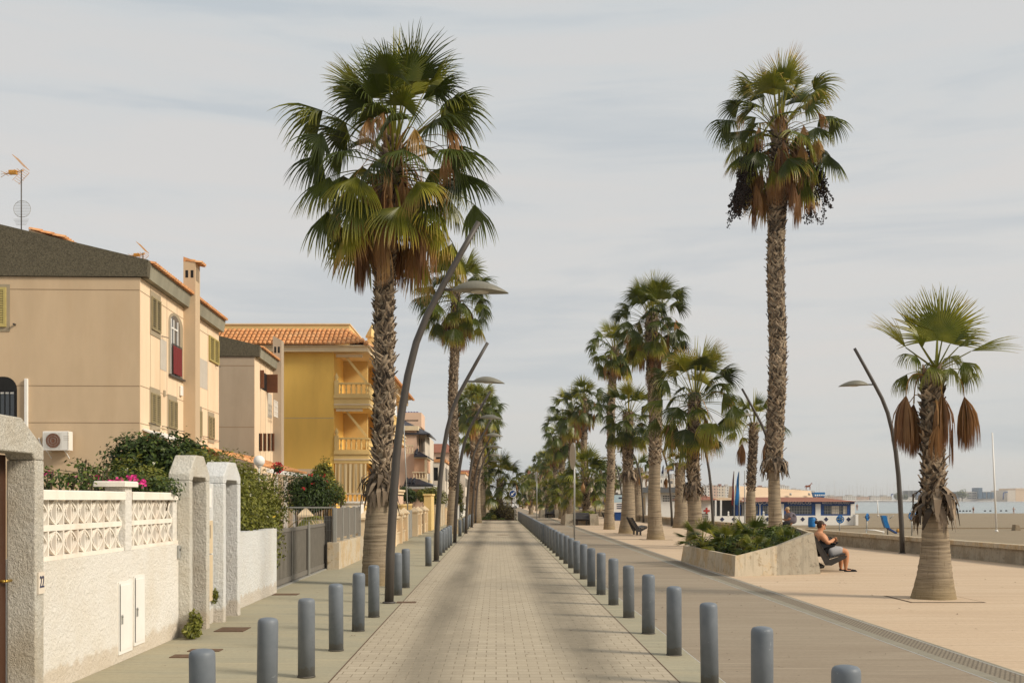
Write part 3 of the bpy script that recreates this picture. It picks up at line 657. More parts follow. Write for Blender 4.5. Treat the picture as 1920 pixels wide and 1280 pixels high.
m = MB(); rnd = random.Random(99)
for k in range(900):
    u = rnd.random(); X, Y = (rnd.uniform(1.8, 11), rnd.uniform(6, 34)) if u < .6 else (rnd.uniform(-3.7, 1.7), rnd.uniform(6, 40))
    s = rnd.uniform(.006, .022)*(1+(Y > 15)*.5); q = rnd.uniform(0, 6.28); c_ = Vector((X, Y, .011)); a_ = Vector((math.cos(q), math.sin(q), .15)); b_ = Vector((-math.sin(q), math.cos(q), 0))
    m.poly([c_-a_*s, c_+b_*s*.5, c_+a_*s*1.2, c_-b_*s*.4])
o = m.build('leaf_litter', M['rust']); setp(o, 'scattered small dark leaf bits and crumbs on the paving', 'litter', kind='stuff')
t = thing('inspection_cover', (.55, 52, .004), 'small dark round cover far along the middle of the road', 'cover'); m = MB(); m.lathe((.35, 52, .005), [(.33, 0), (.33, .006), (.30, .007)], 24); m.build('lid', M['rust'], t)
m = MB(); m.lathe((.35, 52, .0045), [(.38, 0), (.38, .003), (.34, .0035)], 24); m.build('frame', M['kerbline'], t)

for (px, py, w_) in ((1750, 1123, 1.25), (1229.7, 1011, 1.3), (1175.8, 999.5, 1.3)):
    p = G(px, py); sheet('tree_pit', [(p.x-w_/2, p.y-w_/2), (p.x+w_/2, p.y-w_/2), (p.x+w_/2, p.y+w_/2), (p.x-w_/2, p.y+w_/2)], M['rust'], .006)
    k_ = w_*.47; sheet('tree_pit', [(p.x-k_, p.y-k_), (p.x+k_, p.y-k_), (p.x+k_, p.y+k_), (p.x-k_, p.y+k_)], M['prom'], .010)

# ================================================================== HOUSES
class Fr:                       # house frame: y runs along the street facade, x points to the street
    def __init__(s, ox, oy, deg): s.ox, s.oy, s.a = ox, oy, R(deg); s.c, s.s = math.cos(s.a), math.sin(s.a)
    def fu(s, px, n=0.0):       # photo column -> distance along the facade plane (n metres proud)
        k = (px-CX)/F; ox = s.ox+n*s.c; oy = s.oy+n*s.s; return (ox-k*oy)/(s.s+k*s.c)
    def fz(s, px, py, n=0.0):
        u = s.fu(px, n); return H-(py-CY)*(s.oy+n*s.s+u*s.c)/F
    def gx(s, px, y=0.0):       # photo column -> x on the camera-facing plane at local y
        k = (px-CX)/F; ox = s.ox-y*s.s; oy = s.oy+y*s.c; return (k*oy-ox)/(s.c-k*s.s)
    def gz(s, px, py, y=0.0):
        return H-(py-CY)*(s.oy+y*s.c+s.gx(px, y)*s.s)/F
def wallgrid(m, axis, fixed, u0, u1, z0, z1, holes, depth, mi=0, mr=None):
    """flat wall with rectangular openings; axis 'x': plane x=fixed, u=y.  axis 'y': plane y=fixed, u=x. depth = signed reveal depth."""
    mr = mi if mr is None else mr
    us = sorted({u0, u1, *[h[0] for h in holes], *[h[1] for h in holes]}); zs = sorted({z0, z1, *[h[2] for h in holes], *[h[3] for h in holes]})
    us = [u for u in us if u0 <= u <= u1]; zs = [z for z in zs if z0 <= z <= z1]
    P = (lambda u, z, d=0: (fixed+d, u, z)) if axis == 'x' else (lambda u, z, d=0: (u, fixed+d, z))
    for a, b in zip(us, us[1:]):
        for c, d in zip(zs, zs[1:]):
            mu, mz = (a+b)/2, (c+d)/2
            if any(h[0] < mu < h[1] and h[2] < mz < h[3] for h in holes): continue
            m.poly([P(a, c), P(b, c), P(b, d), P(a, d)], mi)
    for a, b, c, d in holes:
        for q in (((a, c), (a, d)), ((b, c), (b, d)), ((a, c), (b, c)), ((a, d), (b, d))):
            (ua, za), (ub, zb) = q; m.poly([P(ua, za), P(ub, zb), P(ub, zb, depth), P(ua, za, depth)], mr)
        m.poly([P(a, c, depth), P(b, c, depth), P(b, d, depth), P(a, d, depth)], mr)
def louvre(par, x, y0, y1, z0, z1, mat, surround=True, leaves=2, n=13, sx=None, lab=None):
    """shuttered window proud of a facade (plane x)"""
    f = None
    m = MB()
    e = .07
    if surround: m.box(x+.001, x+.02, y0-e, y1+e, z0-.16, z1+.16)
    else: m.box(x+.001, x+.012, y0-.02, y1+.02, z0-.02, z1+.02)
    f = m.build('window', M['taupe'] if surround else mat, par, True)
    for k in range(leaves):
        a = y0+(y1-y0)*k/leaves+.008; b = y0+(y1-y0)*(k+1)/leaves-.008; m = MB(); fw = .045
        m.box(x+.024, x+.062, a, a+fw, z0, z1); m.box(x+.024, x+.062, b-fw, b, z0, z1)
        m.box(x+.024, x+.062, a+fw, b-fw, z0, z0+fw); m.box(x+.024, x+.062, a+fw, b-fw, z1-fw, z1)
        for j in range(n):
            zc = z0+fw+(z1-z0-2*fw)*(j+.5)/n; h = (z1-z0-2*fw)/n*.24
            m.loft([[(x+.026, a+fw, zc+h), (x+.055, a+fw, zc-h), (x+.058, a+fw, zc-h+.012), (x+.029, a+fw, zc+h+.012)], [(x+.026, b-fw, zc+h), (x+.055, b-fw, zc-h), (x+.058, b-fw, zc-h+.012), (x+.029, b-fw, zc+h+.012)]])
        m.build('shutter', mat, f, True)
    m = MB(); m.box(x+.021, x+.0235, y0+.01, y1-.01, z0+.01, z1-.01); m.build('opening', M['dark'], f, True)
    return f
def tile_rows(m, o, along, down, n, cols, rows, pitch, rl, rad, steps=5):
    """curved roof tiles: o top corner, unit vectors, n columns"""
    o = Vector(o); A = Vector(along); D = Vector(down); N = Vector(n); rnd = random.Random(int(o.x*10+o.y))
    for c in range(cols):
        for r in range(rows):
            base = o + A*(pitch*(c+.5)) + D*(rl*r); lift = .02
            for t, rr in ((0, .92), (1, 1.0)): pass
            a = []; b = []
            j = rnd.uniform(-.006, .006)
            for k in range(steps+1):
                th = math.pi*k/steps
                a.append(base + A*(math.cos(th)*rad*.88+j) + N*(math.sin(th)*rad*.8))
                b.append(base + D*(rl*1.06) + A*(math.cos(th)*rad+j) + N*(math.sin(th)*rad*.9+lift))
            ia = [m.vert(p) for p in a]; ib = [m.vert(p) for p in b]
            for k in range(steps): m.face((ia[k], ia[k+1], ib[k+1], ib[k]), 0, True)
            m.face(list(ib) + [m.vert(base+D*(rl*1.06))], 0)
        # valley strip
        p0 = o + A*(pitch*c) - N*.012
        m.poly([p0, p0+A*pitch, p0+A*pitch+D*(rl*rows), p0+D*(rl*rows)])

def terrace(fr, length, name_label, near, wallmat, sidemat, zeave=7.95, depth=13.0):
    t = thing('house', (fr.ox, fr.oy, 0), name_label, 'house', rz=fr.a)
    # gable roof line: rises away from the street
    sl = (9.53-8.45)/(9.8-(-(fr.gx(0)))-0+.0001) if False else .235
    zr = lambda x: 8.45 - sl*(x-.2)
    m = MB(); m.box(-depth, 0, 0, length, -.05, zeave-.001); bodyo = m.build('wall', wallmat, t, True)
    m = MB(); m.box(.0005, .012, .012, length-.001, -.05, zeave-.001); m.build('facade', sidemat, t, True)
    # dark pebbled gable band, standing a little proud, and the roof behind it
    m = MB(); m.loft([[(-depth, -.06, zeave), (.22, -.06, zeave+.02), (.25, -.06, zr(.25)), (-depth, -.06, zr(-depth))], [(-depth, .20, zeave), (.22, .20, zeave+.02), (.25, .20, zr(.25)), (-depth, .20, zr(-depth))]]); m.build('gable_band', M['pebble'], t, True)
    rf = MB()
    rf.loft([[(-depth, .201, zeave+.01), (.20, .201, zeave+.01), (.26, .201, zr(.3)-.06), (-depth, .201, zr(-depth)-.06)], [(-depth, length, zeave+.01), (.20, length, zeave+.01), (.26, length, zr(.3)-.06), (-depth, length, zr(-depth)-.06)]])
    roof = rf.build('roof', M['fascia'], t, True)
    m = MB(); n_ = int((length-.2)/.2)
    tile_rows(m, (-.55, .21, zr(-.55)-.045), (0, 1, 0), Vector((1, 0, -sl)).normalized(), Vector((sl, 0, 1)).normalized(), n_, 2, .2, .45, .085)
    m.build('tiles', M['tile'], roof, True)
    return t, zr
A = Fr(-10.02, 30.0, 2.0)
tA, zrA = terrace(A, 9.85, 'two storey tan house with a dark pebbled gable band and olive shutters', True, M['house_tan'], M['house_side'])
# storey grooves on the gable (thin recessed lines shown as inset beads)
m = MB()
for py in (544, 724, 793): z = A.gz(200, py); m.box(-12.9, -.004, -.004, -.0005, z, z+.022)
for zz, ys in ((A.fz(275, 554), 0), (A.fz(275, 728), 0), (A.fz(275, 797), 0)): m.box(.0125, .017, .015, 9.84, zz, zz+.02)
for px in (281, 299, 312, 331, 372, 389): u = A.fu(px); m.box(.0125, .0165, u, u+.018, 3.0, 7.9)
m.build('groove', M['groove'], tA, True)
def fwin(fr, par, px0, px1, pyt, pyb, mat, **k):
    c = (px0+px1)/2; louvre(par, .012, fr.fu(px0), fr.fu(px1), fr.fz(c, pyb), fr.fz(c, pyt), mat, **k)
fwin(A, tA, 281.5, 298.5, 560, 621, M['shutter']); fwin(A, tA, 281, 297.5, 738, 796, M['shutter']); fwin(A, tA, 314.5, 329.5, 751, 803, M['shutter'])
fwin(A, tA, 390.5, 408, 634, 680, M['shutter_y'], surround=False); fwin(A, tA, 371, 376, 770, 818, M['shutter']); fwin(A, tA, 389.5, 399.5, 781, 822, M['shutter'])
for (a, b, c, d) in ((299.5, 311, 637, 694), (373, 388, 674, 728)):
    m = MB(); cc = (a+b)/2; m.box(.0125, .02, A.fu(a), A.fu(b), A.fz(cc, d), A.fz(cc, c)); m.build('grey_panel', M['greypanel'], tA, True)
# arched french window with little balcony and red cloth
u0, u1 = A.fu(315), A.fu(342); zb, zt = A.fz(328, 706), A.fz(328, 588)
m = MB(); N = 10
arch = [(u0, zb), (u1, zb), (u1, zt-.35)] + [((u0+u1)/2+(u1-u0)/2*math.cos(math.pi*k/N), zt-.35+.35*math.sin(math.pi*k/N)) for k in range(1, N)] + [(u0, zt-.35)]
def arch_panel(mat, name, par, x, inset, dx=.008, s=1.0, cu=0):
    m = MB(); cu_ = (u0+u1)/2+cu
    P = [(cu_+(u-(u0+u1)/2)*s*(1-inset), zb+(z-zb)*(1-inset*.35)) for u, z in arch]
    m.loft([[(x, u, z) for u, z in P], [(x+dx, u, z) for u, z in P]]); return m.build(name, mat, par, True)
w_ = arch_panel(M['taupe'], 'window', tA, .0125, 0)
arch_panel(M['glass'], 'pane', w_, .021, .12, .004, .78, -.10)
m = MB()
for uu in (A.fu(318.5), A.fu(323.5), A.fu(331)): m.box(.026, .05, uu-.025, uu+.025, zb, zt-.25)
m.box(.026, .05, A.fu(318.5), A.fu(331), zt-.55, zt-.50); m.build('frame', M['white'], w_, True)
m = MB(); ra, rb = A.fu(318), A.fu(335)
zR = A.fz(326, 647)
m.box(.0305, .10, u0-.02, u1+.02, zb-.06, zb); m.box(.08, .10, ra, rb+.05, zR-.03, zR)
for k in range(9): u = ra+(rb+.05-ra)*k/8; m.box(.083, .098, u-.008, u+.008, zb, zR)
m.build('balcony_rail', M['lamp'], w_, True)
m = MB(); nseg = 16; r0 = []; r1 = []
for k in range(nseg+1):
    u = ra+.01+(rb-ra)*k/nseg; dx = .012*math.sin(k*1.9); r0.append((.115+dx, u, zb+.04)); r1.append((.108+dx*.4, u, zR-.05-.03*abs(math.sin(k*1.1))))
a = [m.vert(p) for p in r0]; b = [m.vert(p) for p in r1]; a2 = [m.vert((p[0]+.006, p[1], p[2])) for p in r0]; b2 = [m.vert((p[0]+.006, p[1], p[2])) for p in r1]
for k in range(nseg): m.face((a[k], a[k+1], b[k+1], b[k])); m.face((a2[k], a2[k+1], b2[k+1], b2[k]))
m.build('cloth', M['red'], w_, True)
# chimney pilaster
ca, cb = A.fu(343), A.fu(343)+.62
m = MB(); m.box(.0125, .40, ca, cb, -.05, zrA(.2)+1.0)
m.loft([[(-.4, ca, 8.0), (.40, ca, 8.0), (.40, ca, 9.40), (-.4, ca, 9.62)], [(-.4, cb, 8.0), (.40, cb, 8.0), (.40, cb, 9.40), (-.4, cb, 9.62)]]) if False else None
ch = m.build('chimney', M['house_tan'], tA, True)
m = MB()
for px in (339, 350): pass
for k in (0.08, .25): m.box(k, k+.09, ca-.004, ca-.0005, 8.93, 9.17)
for k in range(3): m.box(.4005, .404, ca+.1+k*.16, ca+.16+k*.16, 8.85, 9.25)
m.build('flue_opening', M['dark'], ch, True)
m = MB(); zc = zrA(.2)+1.0; tile_rows(m, (.1, ca-.02, zc+.05), (0, 1, 0), Vector((1, 0, -.2)).normalized(), Vector((.2, 0, 1)).normalized(), 3, 2, .21, .25, .08)
m.loft([[(0.0125, ca, zc+.001), (.40, ca, zc+.001), (.40, ca, zc+.03), (0.0125, ca, zc+.16)], [(.0125, cb, zc+.001), (.40, cb, zc+.001), (.40, cb, zc+.03), (.0125, cb, zc+.16)]])
m.build('cap_tiles', M['tile'], ch, True)
# alarm box, brackets
m = MB(); u = A.fu(337); z = A.fz(337, 730); m.bevbox(.013, .09, u-.12, u+.12, z-.2, z+.12, .02); m.build('alarm_box', M['white'], tA, True)
m = MB(); u = A.fu(306.5); z = A.fz(306, 737); m.box(.013, .05, u-.08, u+.08, z-.09, z+.09); m.build('meter_box', M['taupe'], tA, True)
m = MB()
for px, py in ((304, 631), (280, 793), (305, 799), (335, 807), (381, 818), (403, 825), (404, 686)): u = A.fu(px); z = A.fz(px, py); m.bar((.013, u-.12, z), (.16, u+.10, z-.02), .02)
m.build('line_bracket', M['lamp'], tA, True)
m = MB(); ua, ub = A.fu(266), A.fu(312); za = A.fz(268, 806); m.loft([[(.0125, ua, za), (.55, ua, za-.22), (.55, ua, za-.17), (.0125, ua, za+.05)], [(.0125, ub, za), (.55, ub, za-.22), (.55, ub, za-.17), (.0125, ub, za+.05)]]); m.build('awning', M['white'], tA, True)
# things on the gable wall
gx = lambda p: A.gx(p)
m = MB(); m.box(gx(-30), gx(19), -.02, -.0005, A.gz(10, 621), A.gz(10, 533)); wf = m.build('window', M['taupe'], tA, True)
m = MB(); x1, z0, z1 = gx(12.5), A.gz(6, 613), A.gz(6, 539); x0 = x1-1.1
for q in ((x0, x0+.07), (x1-.07, x1), (x0+.52, x0+.58)): m.box(q[0], q[1], -.065, -.021, z0, z1)
for q in ((z0, z0+.07), (z1-.07, z1)): m.box(x0+.0705, x1-.0705, -.065, -.021, *q)
for k in range(15): zz = z0+.09+(z1-z0-.18)*k/14; m.box(x0+.071, x1-.071, -.055, -.03, zz-.022, zz+.022)
m.build('shutter', M['shutter_y'], wf, True)
x1 = gx(32); zt = A.gz(20, 706); z0 = A.gz(20, 790); m = MB(); x0 = x1-1.25
P = [(x1, z0), (x1, zt-.35)] + [(x1-.35+.35*math.cos(math.pi/2*k/6), zt-.35+.35*math.sin(math.pi/2*k/6)) for k in range(1, 7)] + [(x0, zt), (x0, z0)]
m.loft([[(x, -.012, z) for x, z in P], [(x, -.0005, z) for x, z in P]]); wf = m.build('window', M['dark'], tA, True)
m = MB(); m.box(x0, x1-.06, -.02, -.0125, z0, zt-.42); m.build('pane', M['glass'], wf, True)
m = MB()
for k in range(9): xx = x1-.05-.135*k; m.box(xx-.012, xx+.012, -.06, -.04, z0, zt-.40)
m.box(x0, x1-.03, -.062, -.038, zt-.42, zt-.39); m.build('bars', M['black'], wf, True)
m = MB(); m.box(x0+.7, x0+.76, -.035, -.0205, z0, zt-.3); m.box(x0, x1-.05, -.035, -.0205, zt-.48, zt-.43); m.build('frame', M['white'], wf, True)
m = MB(); xx = gx(50.5); m.bevbox(xx-.045, xx+.045, -.09, -.001, 2.6, A.gz(50, 710), .01); m.build('downpipe', M['white'], tA, True)
m = MB(); m.box(gx(27), gx(30), -.12, -.001, A.gz(28, 610), A.gz(28, 607)); m.build('vent', M['lamp'], tA, True)
# roof window box behind the gable band
m = MB(); x0, x1 = gx(43), gx(106)
m.loft([[(x0, .4, zrA(x0)-.1), (x1, .4, zrA(x1)-.1), (x1, .4, zrA(x1)+.04), (x0, .4, zrA(x0)+.12)], [(x0, 2.4, zrA(x0)-.1), (x1, 2.4, zrA(x1)-.1), (x1, 2.4, zrA(x1)+.04), (x0, 2.4, zrA(x0)+.12)]])
dm = m.build('dormer', M['house_side'], tA, True)
m = MB(); tile_rows(m, (x0, .35, zrA(x0)+.13), (0, 1, 0), Vector((1, 0, -.25)).normalized(), Vector((.25, 0, 1)).normalized(), 10, 3, .2, .34, .085); m.build('tiles', M['tile'], dm, True)
# porch roof of orange tiles running on in front
m = MB(); pz = A.fz(385, 835); s2 = Vector((1, 0, -.30)).normalized(); u0_ = A.fu(378)
tile_rows(m, (.02, u0_, 3.52), (0, 1, 0), s2, Vector((.30, 0, 1)).normalized(), 46, 6, .2, .40, .085, 4)
pr = m.build('porch_roof', M['tile'], tA, True)
m = MB(); m.box(2.25, 2.36, u0_, u0_+9.2, 2.66, 2.80); m.build('gutter', M['white'], pr, True)
for k in range(5): m = MB(); m.box(2.12, 2.24, u0_+.1+k*2.2, u0_+.22+k*2.2, -.02, 2.64); m.build('post', M['white'], tA, True)

# air conditioner hung on the gable
c = AT(120, 827, 30.0)
t = thing('air_conditioner', (c.x, 29.9, c.z), 'beige air conditioner box with a round fan grille on the tan gable wall', 'air conditioner')
x0, x1, z0, z1 = AT(93, 0, 30).x, AT(141, 0, 30).x, AT(0, 845, 30).z, AT(0, 810, 30).z
y1 = 29.9-.06; y0 = y1-.32
m = MB(); m.bevbox(x0, x1, y0, y1, z0, z1, .015); m.build('casing', M['beige_metal'] if False else M['white'], t)
cx_ = x0+.30; cz_ = (z0+z1)/2; rr = .205
m = MB(); n = 32
m.loft([[(cx_+rr*math.cos(2*math.pi*k/n), y0-.002, cz_+rr*math.sin(2*math.pi*k/n)) for k in range(n)], [(cx_+rr*math.cos(2*math.pi*k/n), y0-.0005, cz_+rr*math.sin(2*math.pi*k/n)) for k in range(n)]]); m.build('fan', M['horse'], t)
m = MB()
for k in range(13):
    x = cx_-rr-.02+k*(2*rr+.04)/12; m.box(x-.002, x+.002, y0-.02, y0-.016, z0+.04, z1-.04)
for k in range(3):
    r_ = rr*(.35+.32*k); P = [(cx_+r_*math.cos(2*math.pi*j/24), y0-.016, cz_+r_*math.sin(2*math.pi*j/24)) for j in range(25)]; m.tube(P, .004, 4)
m.build('grille', M['gate_l'], t)
m = MB()
for k in range(3): m.box(x0+.58, x0+.74, y0-.004, y0-.0005, z1-.14-k*.05, z1-.135-k*.05)
m.box(x1-.012, x1+.001, y0-.003, y0-.0005, z0+.02, z1-.02); m.build('side_panel', M['taupe'], t)
m = MB()
for x in (x0+.1, x1-.12): m.bar((x, y1+.05, z0-.04), (x, y0+.03, z0-.015), .03); m.bar((x, y1+.05, z0-.22), (x, y0+.1, z0-.04), .025)
m.build('bracket', M['white'], t)
m = MB(); m.tube([(x0-.02, y1-.05, cz_-.1), (x0-.12, y1, cz_-.05), (x0-.2, y1+.05, cz_-.12), (x0-.26, y1+.05, cz_+.1)], .018, 6); m.build('pipe', M['white'], t)
def antenna(px, py_top, py_bot, Y, big, label):
    b = AT(px, py_bot, Y); top = AT(px, py_top, Y)
    t = thing('tv_antenna', (b.x, b.y, b.z-.4), label, 'antenna'); s = 1.0 if big else .75
    m = MB(); m.tube([(b.x, b.y, b.z-.4), (top.x, top.y, top.z)], .018, 6); m.build('mast', M['lamp'], t)
    m = MB(); x, y, z = top
    m.tube([(x+.08*s, y, z-.02), (x-.45*s, y, z-.13*s)], .014, 5)
    for k in range(6): xx = x-.45*s+k*.08*s; zz = z-.13*s+k*.02*s; m.bar((xx, y-.18, zz), (xx, y+.18, zz), .010)
    for k in range(3): m.bar((x-.42*s, y, z-.12*s), (x-.62*s, y+.05, z-.03*s-.09*k*s), .010)
    m.bevbox(x-.36*s, x-.12*s, y-.05, y+.05, z-.14*s, z-.02, .01)
    for sg in (-1, 1):
        for k in range(7): a = (x+.02+.05*k*s*.3, z+sg*(.04+.055*k)*s); m.bar((x+(.14-.05*k*.5)*s-(.16 if sg > 0 else .10)*s*k/6, y-.22, a[1]), (x+(.14-.05*k*.5)*s-(.16 if sg > 0 else .10)*s*k/6, y+.22, a[1]), .008)
        m.bar((x+.14*s, y-.2, z+sg*.04), (x-.17*s, y-.2, z+sg*.37*s), .008); m.bar((x+.14*s, y+.2, z+sg*.04), (x-.17*s, y+.2, z+sg*.37*s), .008)
    m.build('yagi', M['pylon'], t)
    if big:
        m = MB(); zc = AT(0, 391, Y).z
        for k in range(11): z_ = zc-.22+k*.044; hw = .25*math.sqrt(max(0.05, 1-((z_-zc)/.26)**2)); m.bar((x-hw, y+.05, z_), (x+hw, y+.05, z_), .007)
        P = [(x+.25*math.cos(a*.3), y+.05, zc+.24*math.sin(a*.3)) for a in range(22)]; m.tube(P, .006, 4)
        for k in range(5): z_ = zc-.30-k*.04; m.bar((x-.25+.02*k, y+.05, z_), (x+.2-.02*k, y+.05, z_), .007)
        m.build('grid_aerial', M['gate_l'], t)
antenna(40, 318, 424, 31.0, True, 'tall television antenna with orange reflector on the roof at the far left')
antenna(268, 474, 486, 31.5, False, 'small orange television antenna on the lower edge of the tan roof')

# second terrace house
B = Fr(-10.56, 46.6, 2.0)
tB, zrB = terrace(B, 4.9, 'grey beige terrace house with brown wooden shutters between the tan and the yellow house', False, M['house_grey'], M['house_side'])
m = MB()
for py in (686, 801, 860): z = B.gz(450, py); m.box(-12.9, -.004, -.004, -.0005, z, z+.03)
for px in (488, 497, 507): u = B.fu(px); m.box(.0125, .0165, u, u+.03, 3.0, 7.9)
m.build('groove', M['groove'], tB, True)
u0 = B.fu(487); u1 = B.fu(497); z0 = B.fz(492, 730); z1 = B.fz(492, 697)
m = MB(); m.box(.0125, .03, u0, u1+.3, z0, z1); wf = m.build('window', M['dark'], tB, True)
def leaf_open(par, fr, u, z0, z1, out, w):
    m = MB(); m.box(.032, .032+w, u, u+.05, z0, z1)
    for k in range(12): zz = z0+.06+(z1-z0-.12)*k/11; m.box(.06, .005+w, u-.012, u+.062, zz-.01, zz+.015)
    m.build('shutter', M['shutter_b'], par, True)
leaf_open(wf, B, u0-.02, z0, z1, 0, .16); leaf_open(wf, B, u1+.25, z0-.05, z1, 0, .50)
for px in (486, 494, 502, 509):
    c = B.fu(px); z0_, z1_ = B.fz(px, 845), B.fz(px, 812)
    m = MB(); m.box(.0125, .02, c-.15, c+.35, z0_, z1_); wf = m.build('window', M['dark'], tB, True)
    leaf_open(wf, B, c, z0_, z1_, 0, .10)
m = MB(); u0 = B.fu(501); u1 = B.fu(508.5); m.box(.0125, .03, u0, u1, B.fz(505, 783), B.fz(505, 738)); wf = m.build('window', M['greypanel'], tB, True)
m = MB()
for k in range(8): u = u0+(u1-u0)*k/7; m.box(.3, .32, u-.012, u+.012, B.fz(505, 781), B.fz(505, 752))
for k in range(4): z = B.fz(505, 781)+(B.fz(505, 752)-B.fz(505, 781))*k/3; m.box(.295, .325, u0, u1, z-.015, z+.015)
m.build('white_grille', M['white'], wf, True)
ca = B.fu(511, 0); m = MB(); m.box(.0125, .42, ca, ca+.75, -.05, zrB(.2)+.9); ch = m.build('chimney', M['house_grey'], tB, True)
m = MB()
for k in (0.08, .25): m.box(k, k+.1, ca-.004, ca-.0005, 8.75, 9.05)
m.build('flue_opening', M['dark'], ch, True)
m = MB(); zc = zrB(.2)+.9; m.loft([[(.0125, ca, zc+.001), (.42, ca, zc+.001), (.42, ca, zc+.02), (.0125, ca, zc+.22)], [(.0125, ca+.75, zc+.001), (.42, ca+.75, zc+.001), (.42, ca+.75, zc+.02), (.0125, ca+.75, zc+.22)]]); m.build('cap', M['house_grey'], ch, True)
m = MB(); m.box(-1.0, 2.3, 4.91, 5.2, -.05, 3.2); m.build('porch_wall', M['house_grey'], tB, True)

# yellow apartment house -----------------------------------------------------------------
YC = 57.0; XC = AT(626, 0, YC).x; XB = -6.8
t = thing('apartment_house', (XC, YC, 0), 'three storey yellow apartment house with balconies and an orange tiled roof edge', 'house')
m = MB(); m.box(-22, XC, YC, 64.0, -.05, 9.75); m.build('wall', M['yellow'], t)
m = MB(); z = AT(0, 784, YC).z; m.box(-22, XC-.01, YC-.004, YC-.0005, z, z+.035); m.build('groove', M['house_tan'], t)
# cornice, tile skirt, parapet
ze = AT(0, 651, YC).z
m = MB(); m.box(-22, XB, YC-.45, 64.0, ze-.28, ze-.02); m.box(-22, XB+.1, YC-.55, 64.05, ze-.02+.001, ze+.04); m.build('cornice', M['cream'], t)
s1 = Vector((0, -1.0, -.62)).normalized(); N1 = Vector((0, -.62, 1)).normalized()
m = MB(); ncol = 60; pit = .245
tile_rows(m, (XB-.55-ncol*pit+.1, YC+1.05, ze+1.12), (1, 0, 0), s1, N1, ncol-4, 5, pit, .40, .105, 5)
# hip triangle of tiles and the street side slope
for c_ in range(6):
    tile_rows(m, (XB-.55-4*pit+c_*pit+.1, YC+1.05-c_*.28, ze+1.12-c_*.175), (1, 0, 0), s1, N1, 1, max(1, 5-c_), pit, .40, .105, 5)
s3 = Vector((1, 0, -.62)).normalized(); N3 = Vector((.62, 0, 1)).normalized()
tile_rows(m, (XB-1.3, YC+.9, ze+1.0), (0, 1, 0), s3, N3, 24, 4, .245, .42, .105, 4)
m.build('roof_tiles', M['tile'], t)
zp = AT(0, 609, YC+1.1).z
m = MB(); m.box(-22, -7.98, YC+1.06, 63.9, ze+.03, zp); pp = m.build('parapet', M['yellow_p'], t)
m = MB(); m.box(-22, -7.93, YC+1.0, 64.0, zp+.001, zp+.07); m.build('coping', M['cream'], pp)
m = MB(); c_ = AT(694, 0, 60); m.box(c_.x-.16, c_.x+.3, 60, 60.5, ze-.1, AT(0, 632, 60).z); m.lathe((c_.x+.07, 60.25, AT(0, 632, 60).z), [(.36, 0), (.36, .1), (.02, .75)], 4, smooth=False); m.build('finial', M['yellow_p'], t)
def baluster_rail(par, axis, fixed, a, b, z0, z1, mat, sp=.24, end_post=True, name='balustrade'):
    m = MB(); P = (lambda u, v, z: (fixed+v, u, z)) if axis == 'x' else (lambda u, v, z: (u, fixed+v, z))
    def bx(u0, u1, v0, v1, za, zb):
        if axis == 'x': m.box(fixed+v0, fixed+v1, u0, u1, za, zb)
        else: m.box(u0, u1, fixed+v0, fixed+v1, za, zb)
    bx(a, b, -.08, .08, z1-.09, z1); bx(a, b, -.07, .07, z0, z0+.07)
    n = max(1, int((b-a)/sp)); h = z1-z0-.16
    for k in range(n):
        u = a+(b-a)*(k+.5)/n; q = P(u, 0, z0+.0705)
        m.lathe(q, [(.05, 0), (.05, .08*h), (.03, .14*h), (.065, .38*h), (.035, .66*h), (.028, .82*h), (.05, .88*h), (.05, .998*h)], 8)
    o = m.build(name, mat, par)
    if end_post:
        m = MB(); u = a-.11
        if axis == 'x': m.box(fixed-.11, fixed+.11, u-.11, u+.11, z0-.1, z1+.1)
        else: m.box(u-.11, u+.11, fixed-.11, fixed+.11, z0-.1, z1+.1)
        q = P(u, 0, z1+.101); m.lathe(q, [(.12, 0), (.05, .05), (.11, .16), (.10, .24), (.01, .42)], 10); m.build('newel', mat, o)
    return o
fl = [(AT(0, 740, YC).z, AT(0, 717, YC).z, AT(0, 765, YC).z), (AT(0, 845, YC).z, AT(0, 820, YC).z, AT(0, 868, YC).z)]
for zr0, zr1, zs in fl:
    m = MB(); m.box(XC+.001, XB, YC-.02, 64, zs, zr0-.18); m.box(XC+.001, XB+.06, YC-.08, 64, zr0-.179, zr0); b_ = m.build('balcony', M['yellow_p'], t)
    m = MB(); m.box(XC+.001, XB+.05, YC-.05, 64, zs+.16, zs+.24); m.build('moulding', M['cream'], b_)
    baluster_rail(b_, 'y', YC+.04, XC+.25, XB, zr0+.001, zr1, M['yellow_p'])
    baluster_rail(b_, 'x', XB-.06, YC+.3, 63.8, zr0+.001, zr1, M['yellow_p'], end_post=False)
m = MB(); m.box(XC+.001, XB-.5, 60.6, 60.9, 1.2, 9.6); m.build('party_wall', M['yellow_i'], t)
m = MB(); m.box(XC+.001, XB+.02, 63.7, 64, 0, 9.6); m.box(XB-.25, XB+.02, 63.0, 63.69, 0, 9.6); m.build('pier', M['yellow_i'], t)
for z0, z1 in ((fl[0][0], 9.5), (fl[1][0], fl[0][2])):
    m = MB(); m.bar((XC+.6, YC+.3, z1-.1), (XB-.15, YC+.3, z1-1.5), .09, .12); m.build('awning_arm', M['yellow_p'], t)
    m = MB(); m.box(XC+.1, XB-.35, YC+.05, YC+.25, z1-.16, z1-.02); m.build('awning_roll', M['cream'], t)
m = MB(); za, zb = AT(0, 924, YC).z, AT(0, 869, YC).z; n = 40; top = []; bot = []
for k in range(n+1):
    x = XC+.08+(XB-XC-.2)*k/n; d = .02*math.sin(k*1.3); top.append(m.vert((x, YC-.02+d*.3, zb))); bot.append(m.vert((x, YC-.12+d, za)))
for k in range(n): m.face((top[k], top[k+1], bot[k+1], bot[k]))
